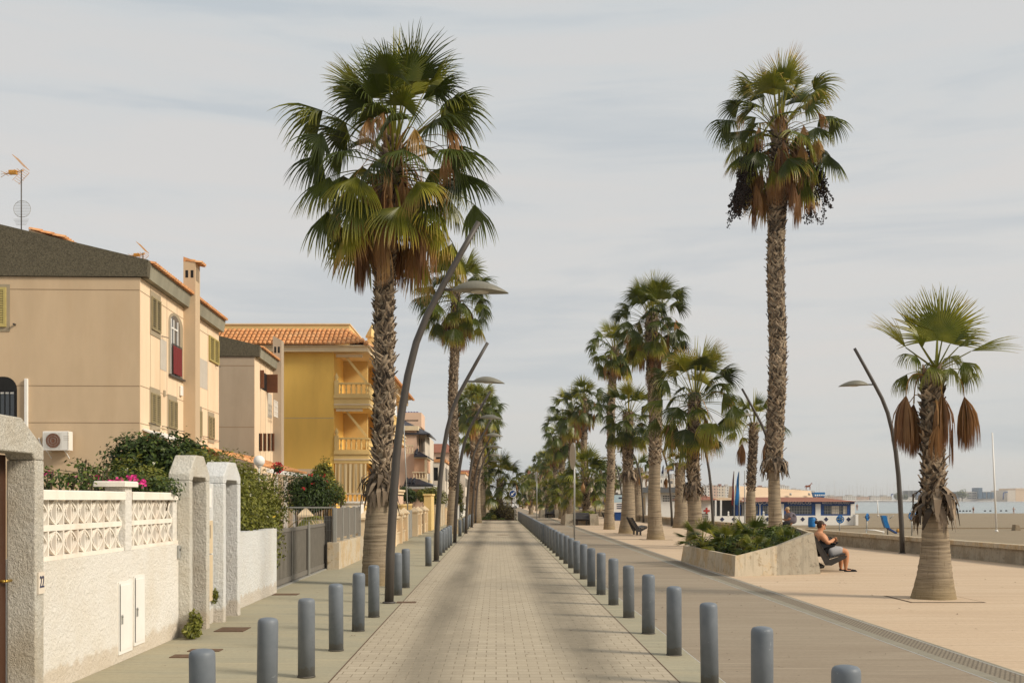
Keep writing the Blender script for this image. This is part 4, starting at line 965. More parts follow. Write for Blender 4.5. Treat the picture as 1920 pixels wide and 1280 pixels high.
m.build('striped_awning', M['stripe'], t)
m = MB(); m.box(XC+.001, XB+.05, YC-.3, 64, -.05, 1.25); b_ = m.build('terrace', M['yellow_p'], t)
baluster_rail(b_, 'y', YC-.15, XC-.3, XB, 1.36, 2.08, M['cream'])
# stair parapet running down to the street
m = MB(); m.loft([[(-6.5, 62.5, -.05), (-6.5, 62.5, 2.35), (-6.5, 71, .5), (-6.5, 71, -.05)], [(-6.2, 62.5, -.05), (-6.2, 62.5, 2.35), (-6.2, 71, .5), (-6.2, 71, -.05)]])
m.loft([[(-6.55, 62.4, 2.36), (-6.55, 62.4, 2.5), (-6.55, 71, .62), (-6.55, 71, .51)], [(-6.15, 62.4, 2.36), (-6.15, 62.4, 2.5), (-6.15, 71, .62), (-6.15, 71, .51)]])
m.build('stair_parapet', M['yellow_p'], t)

# peach house with columns ----------------------------------------------------------------
t = thing('peach_house', (-7, 66, 0), 'peach house with white columns and a yellow balcony just beyond the yellow apartment house', 'house')
m = MB(); wallgrid(m, 'x', -7.25, 64.05, 80, -.05, 5.6, [(66.0, 67.3, 2.6, 4.9), (69, 70.2, 2.6, 4.9), (72.2, 73.4, 2.6, 4.9), (75.5, 76.7, 2.6, 4.9)], -.18)
m.box(-20, -7.26, 64.05, 80, -.05, 5.6); m.build('wall', M['peach'], t)
for y in (66.0, 69, 72.2, 75.5):
    m = MB(); m.box(-7.42, -7.38, y+.02, y+1.18, 2.62, 4.88); wf = m.build('window', M['white'], t)
    m = MB(); m.box(-7.378, -7.37, y+.1, y+.55, 2.7, 4.8); m.box(-7.378, -7.37, y+.65, y+1.1, 2.7, 4.8); m.build('pane', M['glass'], wf)
m = MB(); m.box(-20, -8.6, 64.05, 80, 5.61, 9.0); m.build('upper_wall', M['yellow'], t)
m = MB(); m.box(-8.59, -6.8, 64.1, 80, 5.61, 6.5); b_ = m.build('balcony', M['yellow_p'], t)
m = MB()
for z in (5.7, 6.05, 6.3): m.box(-6.799, -6.70, 64.1, 80, z, z+.1)
m.box(-6.799, -6.62, 64.1, 80, 5.35+.262, 5.66+.03); m.build('moulding', M['cream'], b_)
baluster_rail(b_, 'x', -6.95, 64.5, 79.5, 6.51, 7.45, M['yellow_p'], .35)
for k in range(4):
    y = 65.2+k*3.9
    m = MB(); m.lathe((-6.98, y, 7.46), [(.20, 0), (.2, .1), (.15, .16), (.14, 1.1), (.19, 1.2), (.19, 1.28)], 14); m.build('column', M['white'], t)
m = MB(); m.box(-9, -6.6, 64.1, 80.2, 8.76, 9.2); m.box(-9, -6.4, 64.05, 80.3, 9.201, 9.32); m.build('cornice', M['cream'], t)
m = MB(); s3 = Vector((1, 0, -.5)).normalized(); tile_rows(m, (-9.2, 64.1, 10.65), (0, 1, 0), s3, Vector((.5, 0, 1)).normalized(), 54, 6, .3, .56, .13, 4)
m.loft([[(-20, 64.1, 9.33), (-6.45, 64.1, 9.33), (-9.2, 64.1, 10.6), (-20, 64.1, 10.6)], [(-20, 80.2, 9.33), (-6.45, 80.2, 9.33), (-9.2, 80.2, 10.6), (-20, 80.2, 10.6)]]); m.build('roof', M['tile'], t)
m = MB(); m.box(-7.24, -6.9, 64.1, 80, 2.1, 2.3); m.box(-7.24, -6.8, 64.1, 80, 2.301, 2.45); m.build('string_course', M['cream'], t)
m = MB(); m.box(-7.24, -6.95, 74, 80, -.05, 2.0); m.build('base', M['peach2'], t)

# house with dark glazed tiles ------------------------------------------------------------
YE = 98.0
t = thing('dark_tiled_house', (-8, YE, 0), 'peach and cream house with dark glazed tile roofs and a blue tiled dormer', 'house')
def bxp(m, px0, px1, py0, py1, Y, d): a = AT(px0, py1, Y); b = AT(px1, py0, Y); m.box(a.x, b.x, Y, Y+d, a.z, b.z)
m = MB(); bxp(m, 700, 781, 807, 960, YE, 9); m.build('tower_wall', M['peach2'], t)
m = MB(); bxp(m, 781.5, 797, 812, 945, YE+3, 14); m.build('wall', M['pale'], t)
m = MB(); bxp(m, 740, 784, 798, 806.5, YE-.3, 9); m.build('cornice', M['cream'], t)
def roofslab(m, px0, px1, pyt, pyb, Y, run, over=0.):
    a = AT(px0, pyb, Y); b = AT(px1, pyb, Y); zt = AT(0, pyt, Y+run).z
    pts = [(a.x, Y, a.z), (b.x, Y, b.z), (b.x-run*.8, Y+run, zt), (a.x, Y+run, zt)]
    m.loft([[(p[0], p[1], p[2]-.12) for p in pts], pts])
    n = int((b.x-a.x)/.32); D = Vector((0, -run, a.z-zt)); L = D.length; D.normalize()
    tile_rows(m, (a.x, Y+run, zt+.02), (1, 0, 0), D, Vector((0, -D.z, -D.y)) if False else Vector((0, D.z, -D.y)).normalized(), max(1, n-int(run*.8/.32)), max(1, int(L/.5)), .32, .5, .13, 4)
    # hip side towards the street
    m.loft([[(b.x, Y, b.z), (b.x, Y+10, b.z), (b.x-run*.8, Y+10, zt), (b.x-run*.8, Y+run, zt)], [(b.x, Y, b.z-.12), (b.x, Y+10, b.z-.12), (b.x-run*.8, Y+10, zt-.12), (b.x-run*.8, Y+run, zt-.12)]])
m = MB(); roofslab(m, 735, 806, 787, 812, YE-.2, 3.4); rf = m.build('roof', M['tile_d'], t)
m = MB(); bxp(m, 750, 790, 773, 800, YE+4, 5); d_ = m.build('dormer', M['peach2'], rf)
m = MB(); a = AT(757, 787, YE+3.9); b = AT(784, 773, YE+3.9); tile_rows(m, (a.x, YE+4.8, b.z+.1), (1, 0, 0), Vector((0, -.7, -.7)).normalized(), Vector((0, -.7, .7)).normalized(), 5, 2, .27, .45, .11, 4); m.loft([[(a.x, YE+4.0, a.z), (b.x, YE+4.0, a.z), (b.x, YE+4.9, b.z), (a.x, YE+4.9, b.z)], [(a.x, YE+4.0, a.z-.1), (b.x, YE+4.0, a.z-.1), (b.x, YE+4.9, b.z-.1), (a.x, YE+4.9, b.z-.1)]]); m.build('blue_tiles', M['tile_b'], d_)
m = MB(); roofslab(m, 776, 801, 842, 854, YE-1.2, 1.6); m.build('bay_roof', M['tile_d'], rf)
m = MB(); bxp(m, 777, 799, 855, 884, YE-.6, 6); m.build('bay', M['peach'], t)
m = MB(); bxp(m, 776, 801, 854.5, 859, YE-1.0, 6); bxp(m, 796, 800.5, 859.5, 900, YE-.9, .25); m.build('bay_frame', M['cream'], t)
m = MB(); bxp(m, 765, 801, 898, 904, YE-1.4, 7); b_ = m.build('balcony', M['cream'], t)
a, b = AT(773, 897.5, YE-1.3), AT(800, 884, YE-1.3); baluster_rail(b_, 'y', YE-1.3, a.x, b.x, a.z, b.z, M['cream'], .22, False)
a, b = AT(760, 850, YE-.5), AT(776, 834, YE-.5); bb = baluster_rail(t, 'y', YE-.5, a.x, b.x, a.z, b.z, M['cream'], .22, False)
m = MB()
for px in (786, 790.5, 794.5): bxp(m, px, px+1.0, 822, 846, YE+2.9, .06)
m.build('window', M['dark'], t)
m = MB(); roofslab(m, 757, 812, 897, 909, YE-5, 1.8); m.build('porch_roof', M['tile_d'], rf)
m = MB(); bxp(m, 755, 814, 909.5, 916, YE-5, 6); m.build('porch_fascia', M['white'], t)
m = MB(); bxp(m, 757, 760, 916.5, 960, YE-4.8, .3); bxp(m, 808, 811, 916.5, 960, YE-4.8, .3); bxp(m, 757, 811, 916.5, 965, YE-1.5, .3); m.build('porch', M['peach2'], t)
m = MB(); m.tube([AT(800, 817, YE+1.5), AT(806, 817, YE+1.5)], .05, 6); m.build('drainpipe', M['lamp'], t)
# further houses on the left
def simple_house(px0, px1, pyt, Y, d, mat, label, floors=2, roofm='tile', flat=False):
    a = AT(px0, 0, Y); b = AT(px1, pyt, Y); t = thing('house', ((a.x+b.x)/2, Y, 0), label, 'house')
    holes = []; W = b.x-a.x; n = max(1, int(W/3)); fh = (b.z)/floors
    for f in range(floors):
        for k in range(n): u = a.x+W*(k+.5)/n; holes.append((u-.5, u+.5, fh*f+.9, fh*f+fh-.6))
    m = MB(); wallgrid(m, 'y', Y, a.x, b.x, -.5, b.z, holes, .2); m.box(a.x+.001, b.x-.001, Y+.25, Y+d, -.5, b.z-.001); m.box(b.x-.3, b.x, Y+.001, Y+d, -.5, b.z); m.build('wall', mat, t)
    for h in holes:
        m = MB(); m.box(h[0]+.01, h[1]-.01, Y+.15, Y+.19, h[2]+.01, h[3]-.01); m.build('window', M['dark'], t)
    k = 0
    Yb = Y+1.5
    while Yb < Y+d-1.2 and k < 6:
        for f in range(floors):
            m = MB(); m.box(b.x+.001, b.x+.03, Yb, Yb+1.1, fh*f+.9, fh*f+fh-.6); m.build('window', M['dark'], t)
        Yb += 3; k += 1
    m = MB()
    if flat: m.box(a.x-.1, b.x+.15, Y-.1, Y+d, b.z+.001, b.z+.35)
    else:
        x0, x1 = a.x-.3, b.x+.4; cxx = (x0+x1)/2
        m.loft([[(x0, Y-.4, b.z), (x1, Y-.4, b.z), (x1, Y+d, b.z), (x0, Y+d, b.z)], [(cxx-1, Y+2, b.z+1.3), (cxx+1, Y+2, b.z+1.3), (cxx+1, Y+d-2, b.z+1.3), (cxx-1, Y+d-2, b.z+1.3)]])
    m.build('roof', M[roofm], t); return t
simple_house(792, 834, 866, 122, 14, M['pale'], 'low cream house behind the feathery palm beyond the dark tiled house', 2, 'tile', True)
simple_house(800, 848, 848, 146, 16, M['peach2'], 'dull pink house with a red roof farther down the left side', 3, 'tile_r')
simple_house(835, 872, 888, 168, 18, M['pale'], 'pale house glimpsed between the left lamp posts', 2, 'tile', True)
simple_house(852, 886, 893, 205, 25, M['peach2'], 'small pinkish house glimpsed between the far left palm trunks', 2, 'tile_r')
simple_house(868, 905, 905, 260, 30, M['pale'], 'farthest pale house at the end of the left palm row', 2, 'tile', True)
t = thing('thin_pole', (-4.4, 47, 0), 'thin leaning metal pole in front of the peach house', 'pole')
a = AT(757, 793, 47); b = AT(764.5, 962, 47); m = MB(); m.tube([b, a], .025, 6); m.build('pole', M['steel'], t)
m = MB(); m.tube([a, a+Vector((0, 0, .35))], .032, 6); m.build('tip', M['lamp'], t)

# ================================================================== PALMS
def fan(m, P, d, side, R_, nseg, A, fold, grav, age, tip, rnd, det=2):
    d = d.normalized(); side = (side - d*side.dot(d)).normalized(); nrm = side.cross(d)
    rs = (.05, .28, .46, .62, .77, .90, 1.0) if det == 2 else (.05, .42, .66, .85, 1.0)
    dth = A/nseg
    for i in range(nseg):
        t = (i+.5)/nseg*2-1; th = t*A
        v = (d*math.cos(th) + side*math.sin(th) + nrm*fold*abs(math.sin(th))).normalized()
        ac = (side*math.cos(th) - d*math.sin(th) + nrm*fold*(1 if t > 0 else -1)*math.cos(th)*.8).normalized()
        L = R_*(.80+.20*math.cos(th*.7))*rnd.uniform(.90, 1.06)
        c = P.copy(); vv = v.copy(); pr = 0.0; prev = None; jit = rnd.uniform(-.06, .06); gs = grav*rnd.uniform(.7, 1.4)
        for k, r in enumerate(rs):
            if k:
                g = gs*((.12 if grav < 1.6 else .42) if r < .5 else 1.35)*(r-pr)*4.2
                vv = (vv + Vector((0, 0, -g)) + (ac*jit if r > .6 else Vector((0, 0, 0)))).normalized(); c = c + vv*L*(r-pr)
            pr = r
            w = math.sin(dth)*r*R_*1.02 if r <= .47 else math.sin(dth)*.47*R_*(.92*(1-(r-.47)/.53)**.75+.05)
            ag = age + tip*S(r, .55, 1.0)
            if det == 2:
                ids = (m.vert(c-ac*w, ag), m.vert(c+nrm*w*.8, ag), m.vert(c+ac*w, ag))
                if prev: m.face((prev[0], prev[1], ids[1], ids[0])); m.face((prev[1], prev[2], ids[2], ids[1]))
            else:
                ids = (m.vert(c-ac*w, ag), m.vert(c+ac*w+nrm*w*.5, ag))
                if prev: m.face((prev[0], prev[1], ids[1], ids[0]))
            prev = ids
def petiole(m, pts, w, age, det):
    prev = None
    for k, p in enumerate(pts):
        t = (pts[min(k+1, len(pts)-1)]-pts[max(k-1, 0)]).normalized(); s = t.cross(Vector((0, 0, 1)))
        s = s.normalized() if s.length > .05 else Vector((1, 0, 0)); n = s.cross(t); ww = w*(1-.5*k/(len(pts)-1))
        ids = (m.vert(p-s*ww, age), m.vert(p-n*ww*.7, age), m.vert(p+s*ww, age), m.vert(p+n*ww*.3, age))
        if prev:
            for a in range(4): m.face((prev[a], prev[(a+1) % 4], ids[(a+1) % 4], ids[a]))
        prev = ids
def leaf(m, O, az, el, Lp, Rb, rnd, age, tip, grav, det, A=1.9, fold=.25, droop=.5, nseg=None):
    h = Vector((math.cos(az), math.sin(az), 0)); d = h*math.cos(el)+Vector((0, 0, math.sin(el)))
    pts = [O.copy()]; c = O.copy(); v = d.copy(); n = 5
    for k in range(n):
        v = (v+Vector((0, 0, -droop/n*(.4+k*.3)))).normalized(); c = c+v*Lp/n; pts.append(c.copy())
    petiole(m, pts, .022*Rb+.008, age*.6+.25 if age < .6 else age, det)
    side = Vector((-h.y, h.x, 0))
    tw = rnd.uniform(-.6, .6); nv = side.cross(v); side = side*math.cos(tw)+nv*math.sin(tw)
    vb = (v+Vector((0, 0, -.25*droop))).normalized()
    fan(m, c, vb, side, Rb, nseg or (36 if det == 2 else 17), A*rnd.uniform(.85, 1.1), fold*rnd.uniform(.5, 1.5), grav, age, tip, rnd, det)
def palm_geo(seed, hz, lean, r0, r1, zboot, Lp, Rb, nl, ndead, skirt, det=2, elmin=-45, elmax=85, tipage=.12, boots=True, basew=1.35, fruit=0, boot_size=1.0, collar=False, hang=(), deadgreen=.0, upspread=1.0, gdrop=.42, flare=.42, open_=1.0):
    """returns MBs (trunk, boots, crown, dead, fruit) with the base at the origin; hz growing point"""
    rnd = random.Random(seed)
    tr, bo, cr_, de, fr_ = MB(), MB(), MB(), MB(), MB()
    ctr = lambda z: Vector((lean[0]*(z/hz)**1.3 + .05*math.sin(z*.9+seed), lean[1]*(z/hz)**1.3, z))
    base0 = ctr(0); ctr2 = ctr; ctr = lambda z: ctr2(z)-base0*(1-S(z, 0, 1))
    def rad(z):
        b = r0+(r0*basew-r0)*math.exp(-z/flare)
        s = r0*(1-.18*S(z, .2, zboot+.01))
        return (s+(b-r0)) if z < zboot else r1
    n = 22 if det == 2 else 12; rings = []; ages = []
    zs = []; z = -.05
    while z < hz-.05: zs.append(z); z += (.05 if det == 2 else .12) if z < zboot else .22
    zs.append(hz)
    for z in zs:
        c = ctr(max(z, 0)); r = rad(max(z, 0))*(1+rnd.uniform(-.018, .018) + .015*math.sin(z*60)); ph = rnd.uniform(0, 1)
        rings.append([(c.x+r*math.cos(2*math.pi*k/n)*(1+.02*math.sin(3*k+z*2)), c.y+r*math.sin(2*math.pi*k/n), z) for k in range(n)]); ages.append(max(0, .6-z*1.3) if z < .4 else 0)
    tr.loft(rings, 0, True, True, ages)
    if boots:
        z = zboot; step = .058*boot_size if det == 2 else .13*boot_size; q = 0
        while z < hz-.1:
            c = ctr(z); na = (13 if det == 2 else 8)
            for k in range(na):
                ph = 2*math.pi*(k+(q % 2)*.5)/na+rnd.uniform(-.2, .2); o = Vector((math.cos(ph), math.sin(ph), 0)); s = Vector((-o.y, o.x, 0))
                b = c+o*r1*.93+Vector((0, 0, rnd.uniform(-.04, .04))); L = rnd.uniform(.12, .24)*boot_size; w_ = rnd.uniform(.036, .078)*boot_size*(.6+r1)*1.25
                out = rnd.uniform(.05, .32) if rnd.random() < .92 else rnd.uniform(.5, .95); lat = rnd.choice((-1, 1))*rnd.uniform(.3, 1.5)
                d = (Vector((0, 0, 1))+o*out+s*lat).normalized(); ag = rnd.choice((.1, .3, .45, .6, .75, .9))+rnd.uniform(-.1, .1)
                p0, p1 = b-s*w_, b+s*w_; t0, t1 = b+d*L*rnd.uniform(.7, 1.0)-s*w_*.5, b+d*L*rnd.uniform(.7, 1.1)+s*w_*.3; mid = b+o*.03+d*L*.1; tm = b+d*L*1.02+o*.02
                i = [bo.vert(p0, ag-.2), bo.vert(mid, ag), bo.vert(p1, ag-.2), bo.vert(t1, ag+.1), bo.vert(tm, ag+.2), bo.vert(t0, ag+.1)]
                bo.face((i[0], i[1], i[4], i[5])); bo.face((i[1], i[2], i[3], i[4]))
                j = [bo.vert(Vector(bo.v[q_])-o*.018, ag-.3) for q_ in i[3:]]; bo.face((i[3], i[4], j[1], j[0])); bo.face((i[4], i[5], j[2], j[1]))
            z += step; q += 1
        if collar:                                                # ragged old leaf bases hanging at the lower edge of the skirt
            for k in range(70):
                ph = rnd.uniform(0, 6.283); o = Vector((math.cos(ph), math.sin(ph), 0)); s = Vector((-o.y, o.x, 0)); b = ctr(zboot+.1)+o*r1*1.0+Vector((0, 0, rnd.uniform(0, .45)))
                L = rnd.uniform(.15, .38); w_ = rnd.uniform(.022, .058); e1 = b+o*rnd.uniform(.1, .22)+Vector((0, 0, -.12)); e2 = e1+o*rnd.uniform(-.02, .10)+Vector((0, 0, -L))+s*rnd.uniform(-.1, .1); ag = rnd.uniform(.1, .75)
                i = [bo.vert(b-s*w_, ag), bo.vert(b+s*w_, ag), bo.vert(e1+s*w_*1.2, ag), bo.vert(e1-s*w_*1.2, ag+.1), bo.vert(e2+s*w_*.3, ag), bo.vert(e2-s*w_*.3, ag)]
                bo.face((i[0], i[1], i[2], i[3])); bo.face((i[3], i[2], i[4], i[5]))
    O = ctr(hz)
    ga = 2.39996
    nl = int(nl*1.45)
    for k in range(nl):
        t = (k+.5)/nl; el = R(elmax+(elmin-elmax)*t**1.05)+rnd.uniform(-.12, .12); az = k*ga+rnd.uniform(-.3, .3)
        yg = t < .22
        ag = rnd.uniform(0, .30)+(.12 if yg else 0)+(.18*S(t, .7, 1)); tp = tipage*rnd.uniform(.5, 1.8)+(.28*S(t, .65, 1)*rnd.uniform(.3, 1.5))
        o = O+Vector((0, 0, -.08*Lp-gdrop*t*Lp))+Vector((math.cos(az), math.sin(az), 0))*r1*.5
        leaf(cr_, o, az, el, Lp*rnd.uniform(.75, 1.28)*(1.0 if not yg else .85), Rb*rnd.uniform(.70, 1.06)*(1.05 if t < .12 else 1), rnd, ag, tp, (.14 if yg else .27+.26*t)*rnd.uniform(.7, 1.3), det,
             A=(.95+2.0*t if yg else 1.62), fold=.60-.20*min(1, t*3)+(rnd.random() < .3)*.7, droop=(.10 if yg else .20+.36*t)*upspread*rnd.uniform(.6, 1.4))
        if not yg and rnd.random() < deadgreen:                     # browned leaf hanging among the green ones
            leaf(de, o, az+rnd.uniform(-.3, .3), el-.15, Lp*.95, Rb*.75, rnd, rnd.uniform(.68, .85), .1, 1.5, det, A=.7, fold=.9, droop=1.2, nseg=18 if det == 2 else 9)
    # spear
    for k in range(2): cr_.tube([O, O+Vector((.05*k, .03, Lp*.9)), O+Vector((.12*k, .05*k, Lp*.9+Rb*.9))], [.03, .03, .004], 5, 0, .45)
    for k in range(ndead):
        t = rnd.random(); az = k*ga+rnd.uniform(-.4, .4); zz = -.30*Lp-skirt*t
        h = Vector((math.cos(az), math.sin(az), 0)); o = O+Vector((0, 0, zz))+h*r1*.9
        Lq = Lp*rnd.uniform(.25, .95); pts = [o, o+h*Lq*.35+Vector((0, 0, .05*Lq)), o+h*Lq*.62-Vector((0, 0, Lq*.30)), o+h*Lq*.66-Vector((0, 0, Lq*.75))]
        petiole(de, pts, .02, .8, det); dd = (Vector((0, 0, -1))+h*rnd.uniform(-.12, .18)).normalized(); sd_ = Vector((-h.y, h.x, 0)); tw = rnd.uniform(-.8, .8); sd_ = sd_*math.cos(tw)+h*math.sin(tw)
        fan(de, pts[-1], dd, sd_, Rb*rnd.uniform(.75, 1.05), 22 if det == 2 else 10, rnd.uniform(.45, .85), rnd.uniform(.5, 1.1), rnd.uniform(1.65, 2.0), rnd.uniform(.74, 1.0), .05, rnd, det)
    for (az, drop, out, size) in hang:                              # single dead fans on long arched stalks
        h = Vector((math.cos(az), math.sin(az), 0)); o = O-Vector((0, 0, .15)); pts = [o+h*r1*.5]
        for k in range(1, 9):
            u = k/8; pts.append(o+h*(r1*.5+out*math.sin(u*math.pi/2))+Vector((0, 0, .12*math.sin(u*math.pi)-drop*u**2.2)))
        petiole(de, pts, .03, .70, det)
        for tw in (0, .65, 1.3, 1.9, 2.5): fan(de, pts[-1], Vector((h.x*.25, h.y*.25, -1)), Vector((math.cos(az+1.57+tw), math.sin(az+1.57+tw), 0)), size, 28 if det == 2 else 10, .78, .5, 1.8, .82+.05*tw, .1, rnd, det)
    for k in range(fruit):
        az = k*2.2+rnd.uniform(-.3, .3) if k > 2 else (math.pi+.25, 3.6, -.15)[k]; h = Vector((math.cos(az), math.sin(az), 0)); o = O-Vector((0, 0, .5)); pts = []
        for q in range(9): u = q/8; pts.append(o+h*(.25+1.25*math.sin(u*1.5))-Vector((0, 0, .2*u+2.3*u**2.2)))
        fr_.tube(pts, .015, 5)
        for b in range(60):
            u = rnd.uniform(.35, 1); p = o+h*(.25+1.25*math.sin(u*1.5))-Vector((0, 0, .2*u+2.3*u**2.2)); L = rnd.uniform(.3, .8); e_ = p+Vector((rnd.uniform(-.3, .3), rnd.uniform(-.3, .3), -L))
            fr_.bar(p, e_, .008)
            for c in range(24):
                u2 = rnd.uniform(.2, 1); x = p.lerp(e_, u2)+Vector((rnd.uniform(-.06, .06), rnd.uniform(-.06, .06), rnd.uniform(-.05, .05))); s = rnd.uniform(.014, .034)
                i = [fr_.vert(x+Vector(v)*s) for v in ((1, 0, 0), (0, 1, 0), (-1, 0, 0), (0, -1, 0), (0, 0, 1.3), (0, 0, -1.3))]
                for f in ((0, 1, 4), (1, 2, 4), (2, 3, 4), (3, 0, 4), (1, 0, 5), (2, 1, 5), (3, 2, 5), (0, 3, 5)): fr_.face([i[w_] for w_ in f])
    return tr, bo, cr_, de, fr_
def make_palm(loc, label, group=None, **k):
    tr, bo, cr_, de, fr_ = palm_geo(**k); t = thing('palm_tree', loc, label, 'palm tree', group)
    trunk = tr.build('trunk', M['ring'], t, True, True)
    if bo.v: bo.build('leaf_bases', M['bark'], trunk, True, True)
    cr_.build('crown', M['frond'], t, True, True)
    if de.v: de.build('dead_fronds', M['frond'], t, True, True)
    if fr_.v: fr_.build('fruit_clusters', M['fruit'], t, True)
    return t
p = G(707, 1096)
make_palm((p.x, p.y, 0), 'big palm with a shaggy brown skirt on the left sidewalk, nearest on the left', seed=5, hz=9.02, lean=(.30, .1), r0=.29, r1=.17, zboot=1.75, Lp=1.3, Rb=1.15, nl=48, ndead=60, skirt=1.3, collar=True, deadgreen=.30, boot_size=1.0, elmin=-34, elmax=84, basew=1.06, gdrop=.7)
make_palm((-2.2, 54, 0), 'second palm on the left sidewalk, slender, rising behind the first lamp', seed=11, hz=12.4, lean=(.15, 0), r0=.28, r1=.21, zboot=2.2, Lp=1.35, Rb=1.25, nl=42, ndead=14, skirt=1.2, deadgreen=.12, elmin=-50, basew=1.1, gdrop=.6)
make_palm((9.55, 36.5, 0), 'tallest palm, with dark fruit clusters, behind the concrete planter', seed=21, hz=14.8, lean=(.12, 0), r0=.23, r1=.265, zboot=2.65, Lp=1.35, Rb=1.3, nl=38, ndead=30, skirt=1.6, collar=True, deadgreen=.6, elmin=-42, elmax=80, fruit=5, basew=1.5, boot_size=1.05, tipage=.3, gdrop=.8)
p = G(1750, 1122)
make_palm((p.x, p.y, 0), 'short palm with one big upright fan and hanging dead fans at the right', seed=33, hz=3.95, lean=(.04, 0), r0=.235, r1=.155, zboot=1.42, Lp=.62, Rb=.80, nl=0, ndead=4, skirt=.5, collar=True, basew=1.6, flare=.5, hang=((math.pi+.15, .30, .42, 1.0), (math.pi-.8, .42, .26, .98), (-.1, .32, .44, .98), (-1.4, .30, .18, 1.0)), boot_size=.95)
# its crown: one big upright fan and a few folded side leaves
pr_ = [o for o in bpy.data.objects if o.name.startswith('crown')][-1]; bpy.data.objects.remove(pr_)
t = [o for o in bpy.data.objects if o.get('label', '').startswith('short palm with one big')][0]
m = MB(); rnd = random.Random(4); O = Vector((.05, 0, 3.95))
for (dx, el, Lp, Rb, A_, fold, age, g, tw, depth) in ((.02, 88, .50, 1.0, 1.75, .05, .30, .05, 0, -.15), (.16, 78, .62, .92, 1.5, .1, .26, .05, .2, .3), (-.5, 58, .66, .78, .45, 1.0, .30, .10, 0, .1), (-.8, 34, .66, .85, .48, 1.0, .36, .14, 0, -.2), (.72, 28, .66, .88, .42, 1.0, .32, .10, 0, -.1), (.45, 60, .5, .55, .6, .9, .25, .1, 0, .3), (-.4, 44, .5, .6, .7, .6, .28, .3, 0, -1.2), (.4, 46, .5, .6, .7, .6, .28, .3, 0, -1.1)):
    sg = 1 if dx >= 0 else -1; h = Vector((sg, depth*.5, 0)).normalized(); e_ = R(el); d = h*math.cos(e_)+Vector((0, 0, math.sin(e_))); pts = [O+d*Lp*k/4 for k in range(5)]; petiole(m, pts, .035, .35, 2)
    side = Vector((1, .1, 0)) if el > 70 else Vector((0, 1, .3)); fan(m, pts[-1], d, side, Rb, 44 if el > 70 else 26, A_, fold, g, age, .25, rnd, 2)
for k in range(9):
    az = k*.72+.5; leaf(m, O-Vector((0, 0, .05)), az, R(24+rnd.uniform(-12, 25)), .48, .52, rnd, .28, .1, .8, 2, A=1.5, fold=.5, droop=.5)
m.build('crown', M['frond'], t, True, True)
# middle row palms on the promenade
p = G(1229.7, 1011); make_palm((p.x, p.y, 0), 'tall bushy palm with a pale smooth trunk foot behind the lone bench', seed=41, hz=9.75, lean=(-.15, 0), r0=.30, r1=.25, zboot=3.2, Lp=1.08, Rb=1.0, nl=42, ndead=18, skirt=1.3, deadgreen=.2, elmin=-45, basew=1.35, gdrop=.7)
p = G(1302, 1024); make_palm((p.x, p.y, 0), 'broad leafy palm directly left of the concrete planter', seed=52, hz=5.65, lean=(.0, 0), r0=.28, r1=.20, zboot=1.85, Lp=1.25, Rb=1.05, nl=38, ndead=5, skirt=.5, collar=True, deadgreen=.08, elmin=-52, basew=1.3, tipage=.25)
p = G(1175.8, 999.5); make_palm((p.x, p.y, 0), 'mid-height palm with a swollen trunk foot left of the lone bench', seed=63, hz=6.2, lean=(.1, 0), r0=.37, r1=.24, zboot=2.7, Lp=1.05, Rb=.98, nl=34, ndead=4, skirt=.3, collar=True, elmin=-62, basew=1.25)
p = G(1142.5, 992); make_palm((p.x, p.y, 0), 'tall slim palm with browning lower fronds left of the swollen one', seed=74, hz=10.6, lean=(.25, 0), r0=.28, r1=.22, zboot=2.6, Lp=.95, Rb=.95, nl=34, ndead=14, skirt=.8, deadgreen=.3, elmin=-55, basew=1.3, det=1)
p = Vector((11.55, 48.2, 0)); make_palm(p, 'slender palm with two hanging dead fans by the sea wall, left of the tallest palm', seed=85, hz=5.2, lean=(.05, 0), r0=.24, r1=.165, zboot=2.1, Lp=.9, Rb=.85, nl=14, ndead=0, skirt=.1, elmin=5, basew=1.2, hang=((math.pi+.3, .8, .50, 1.1), (-.2, .75, .42, 1.1)), tipage=.3)
p = G(1276.6, 989); make_palm((p.x, p.y, 0), 'little palm with a tuft crown and two dead fans in front of the white kiosk', seed=96, hz=4.0, lean=(0, 0), r0=.44, r1=.30, zboot=1.9, Lp=.45, Rb=.75, nl=13, ndead=0, skirt=.1, elmin=25, basew=1.25, hang=((math.pi+.2, .75, .75, .75), (.1, .7, .75, .75)), det=1, tipage=.4)
p = G(1197, 976.5); make_palm((p.x, p.y, 0), 'stubby palm near the sea wall half hidden behind the swollen trunk', seed=97, hz=4.3, lean=(0, 0), r0=.45, r1=.36, zboot=2.1, Lp=.7, Rb=.9, nl=12, ndead=8, skirt=.4, elmin=0, basew=1.2, det=1, tipage=.4)
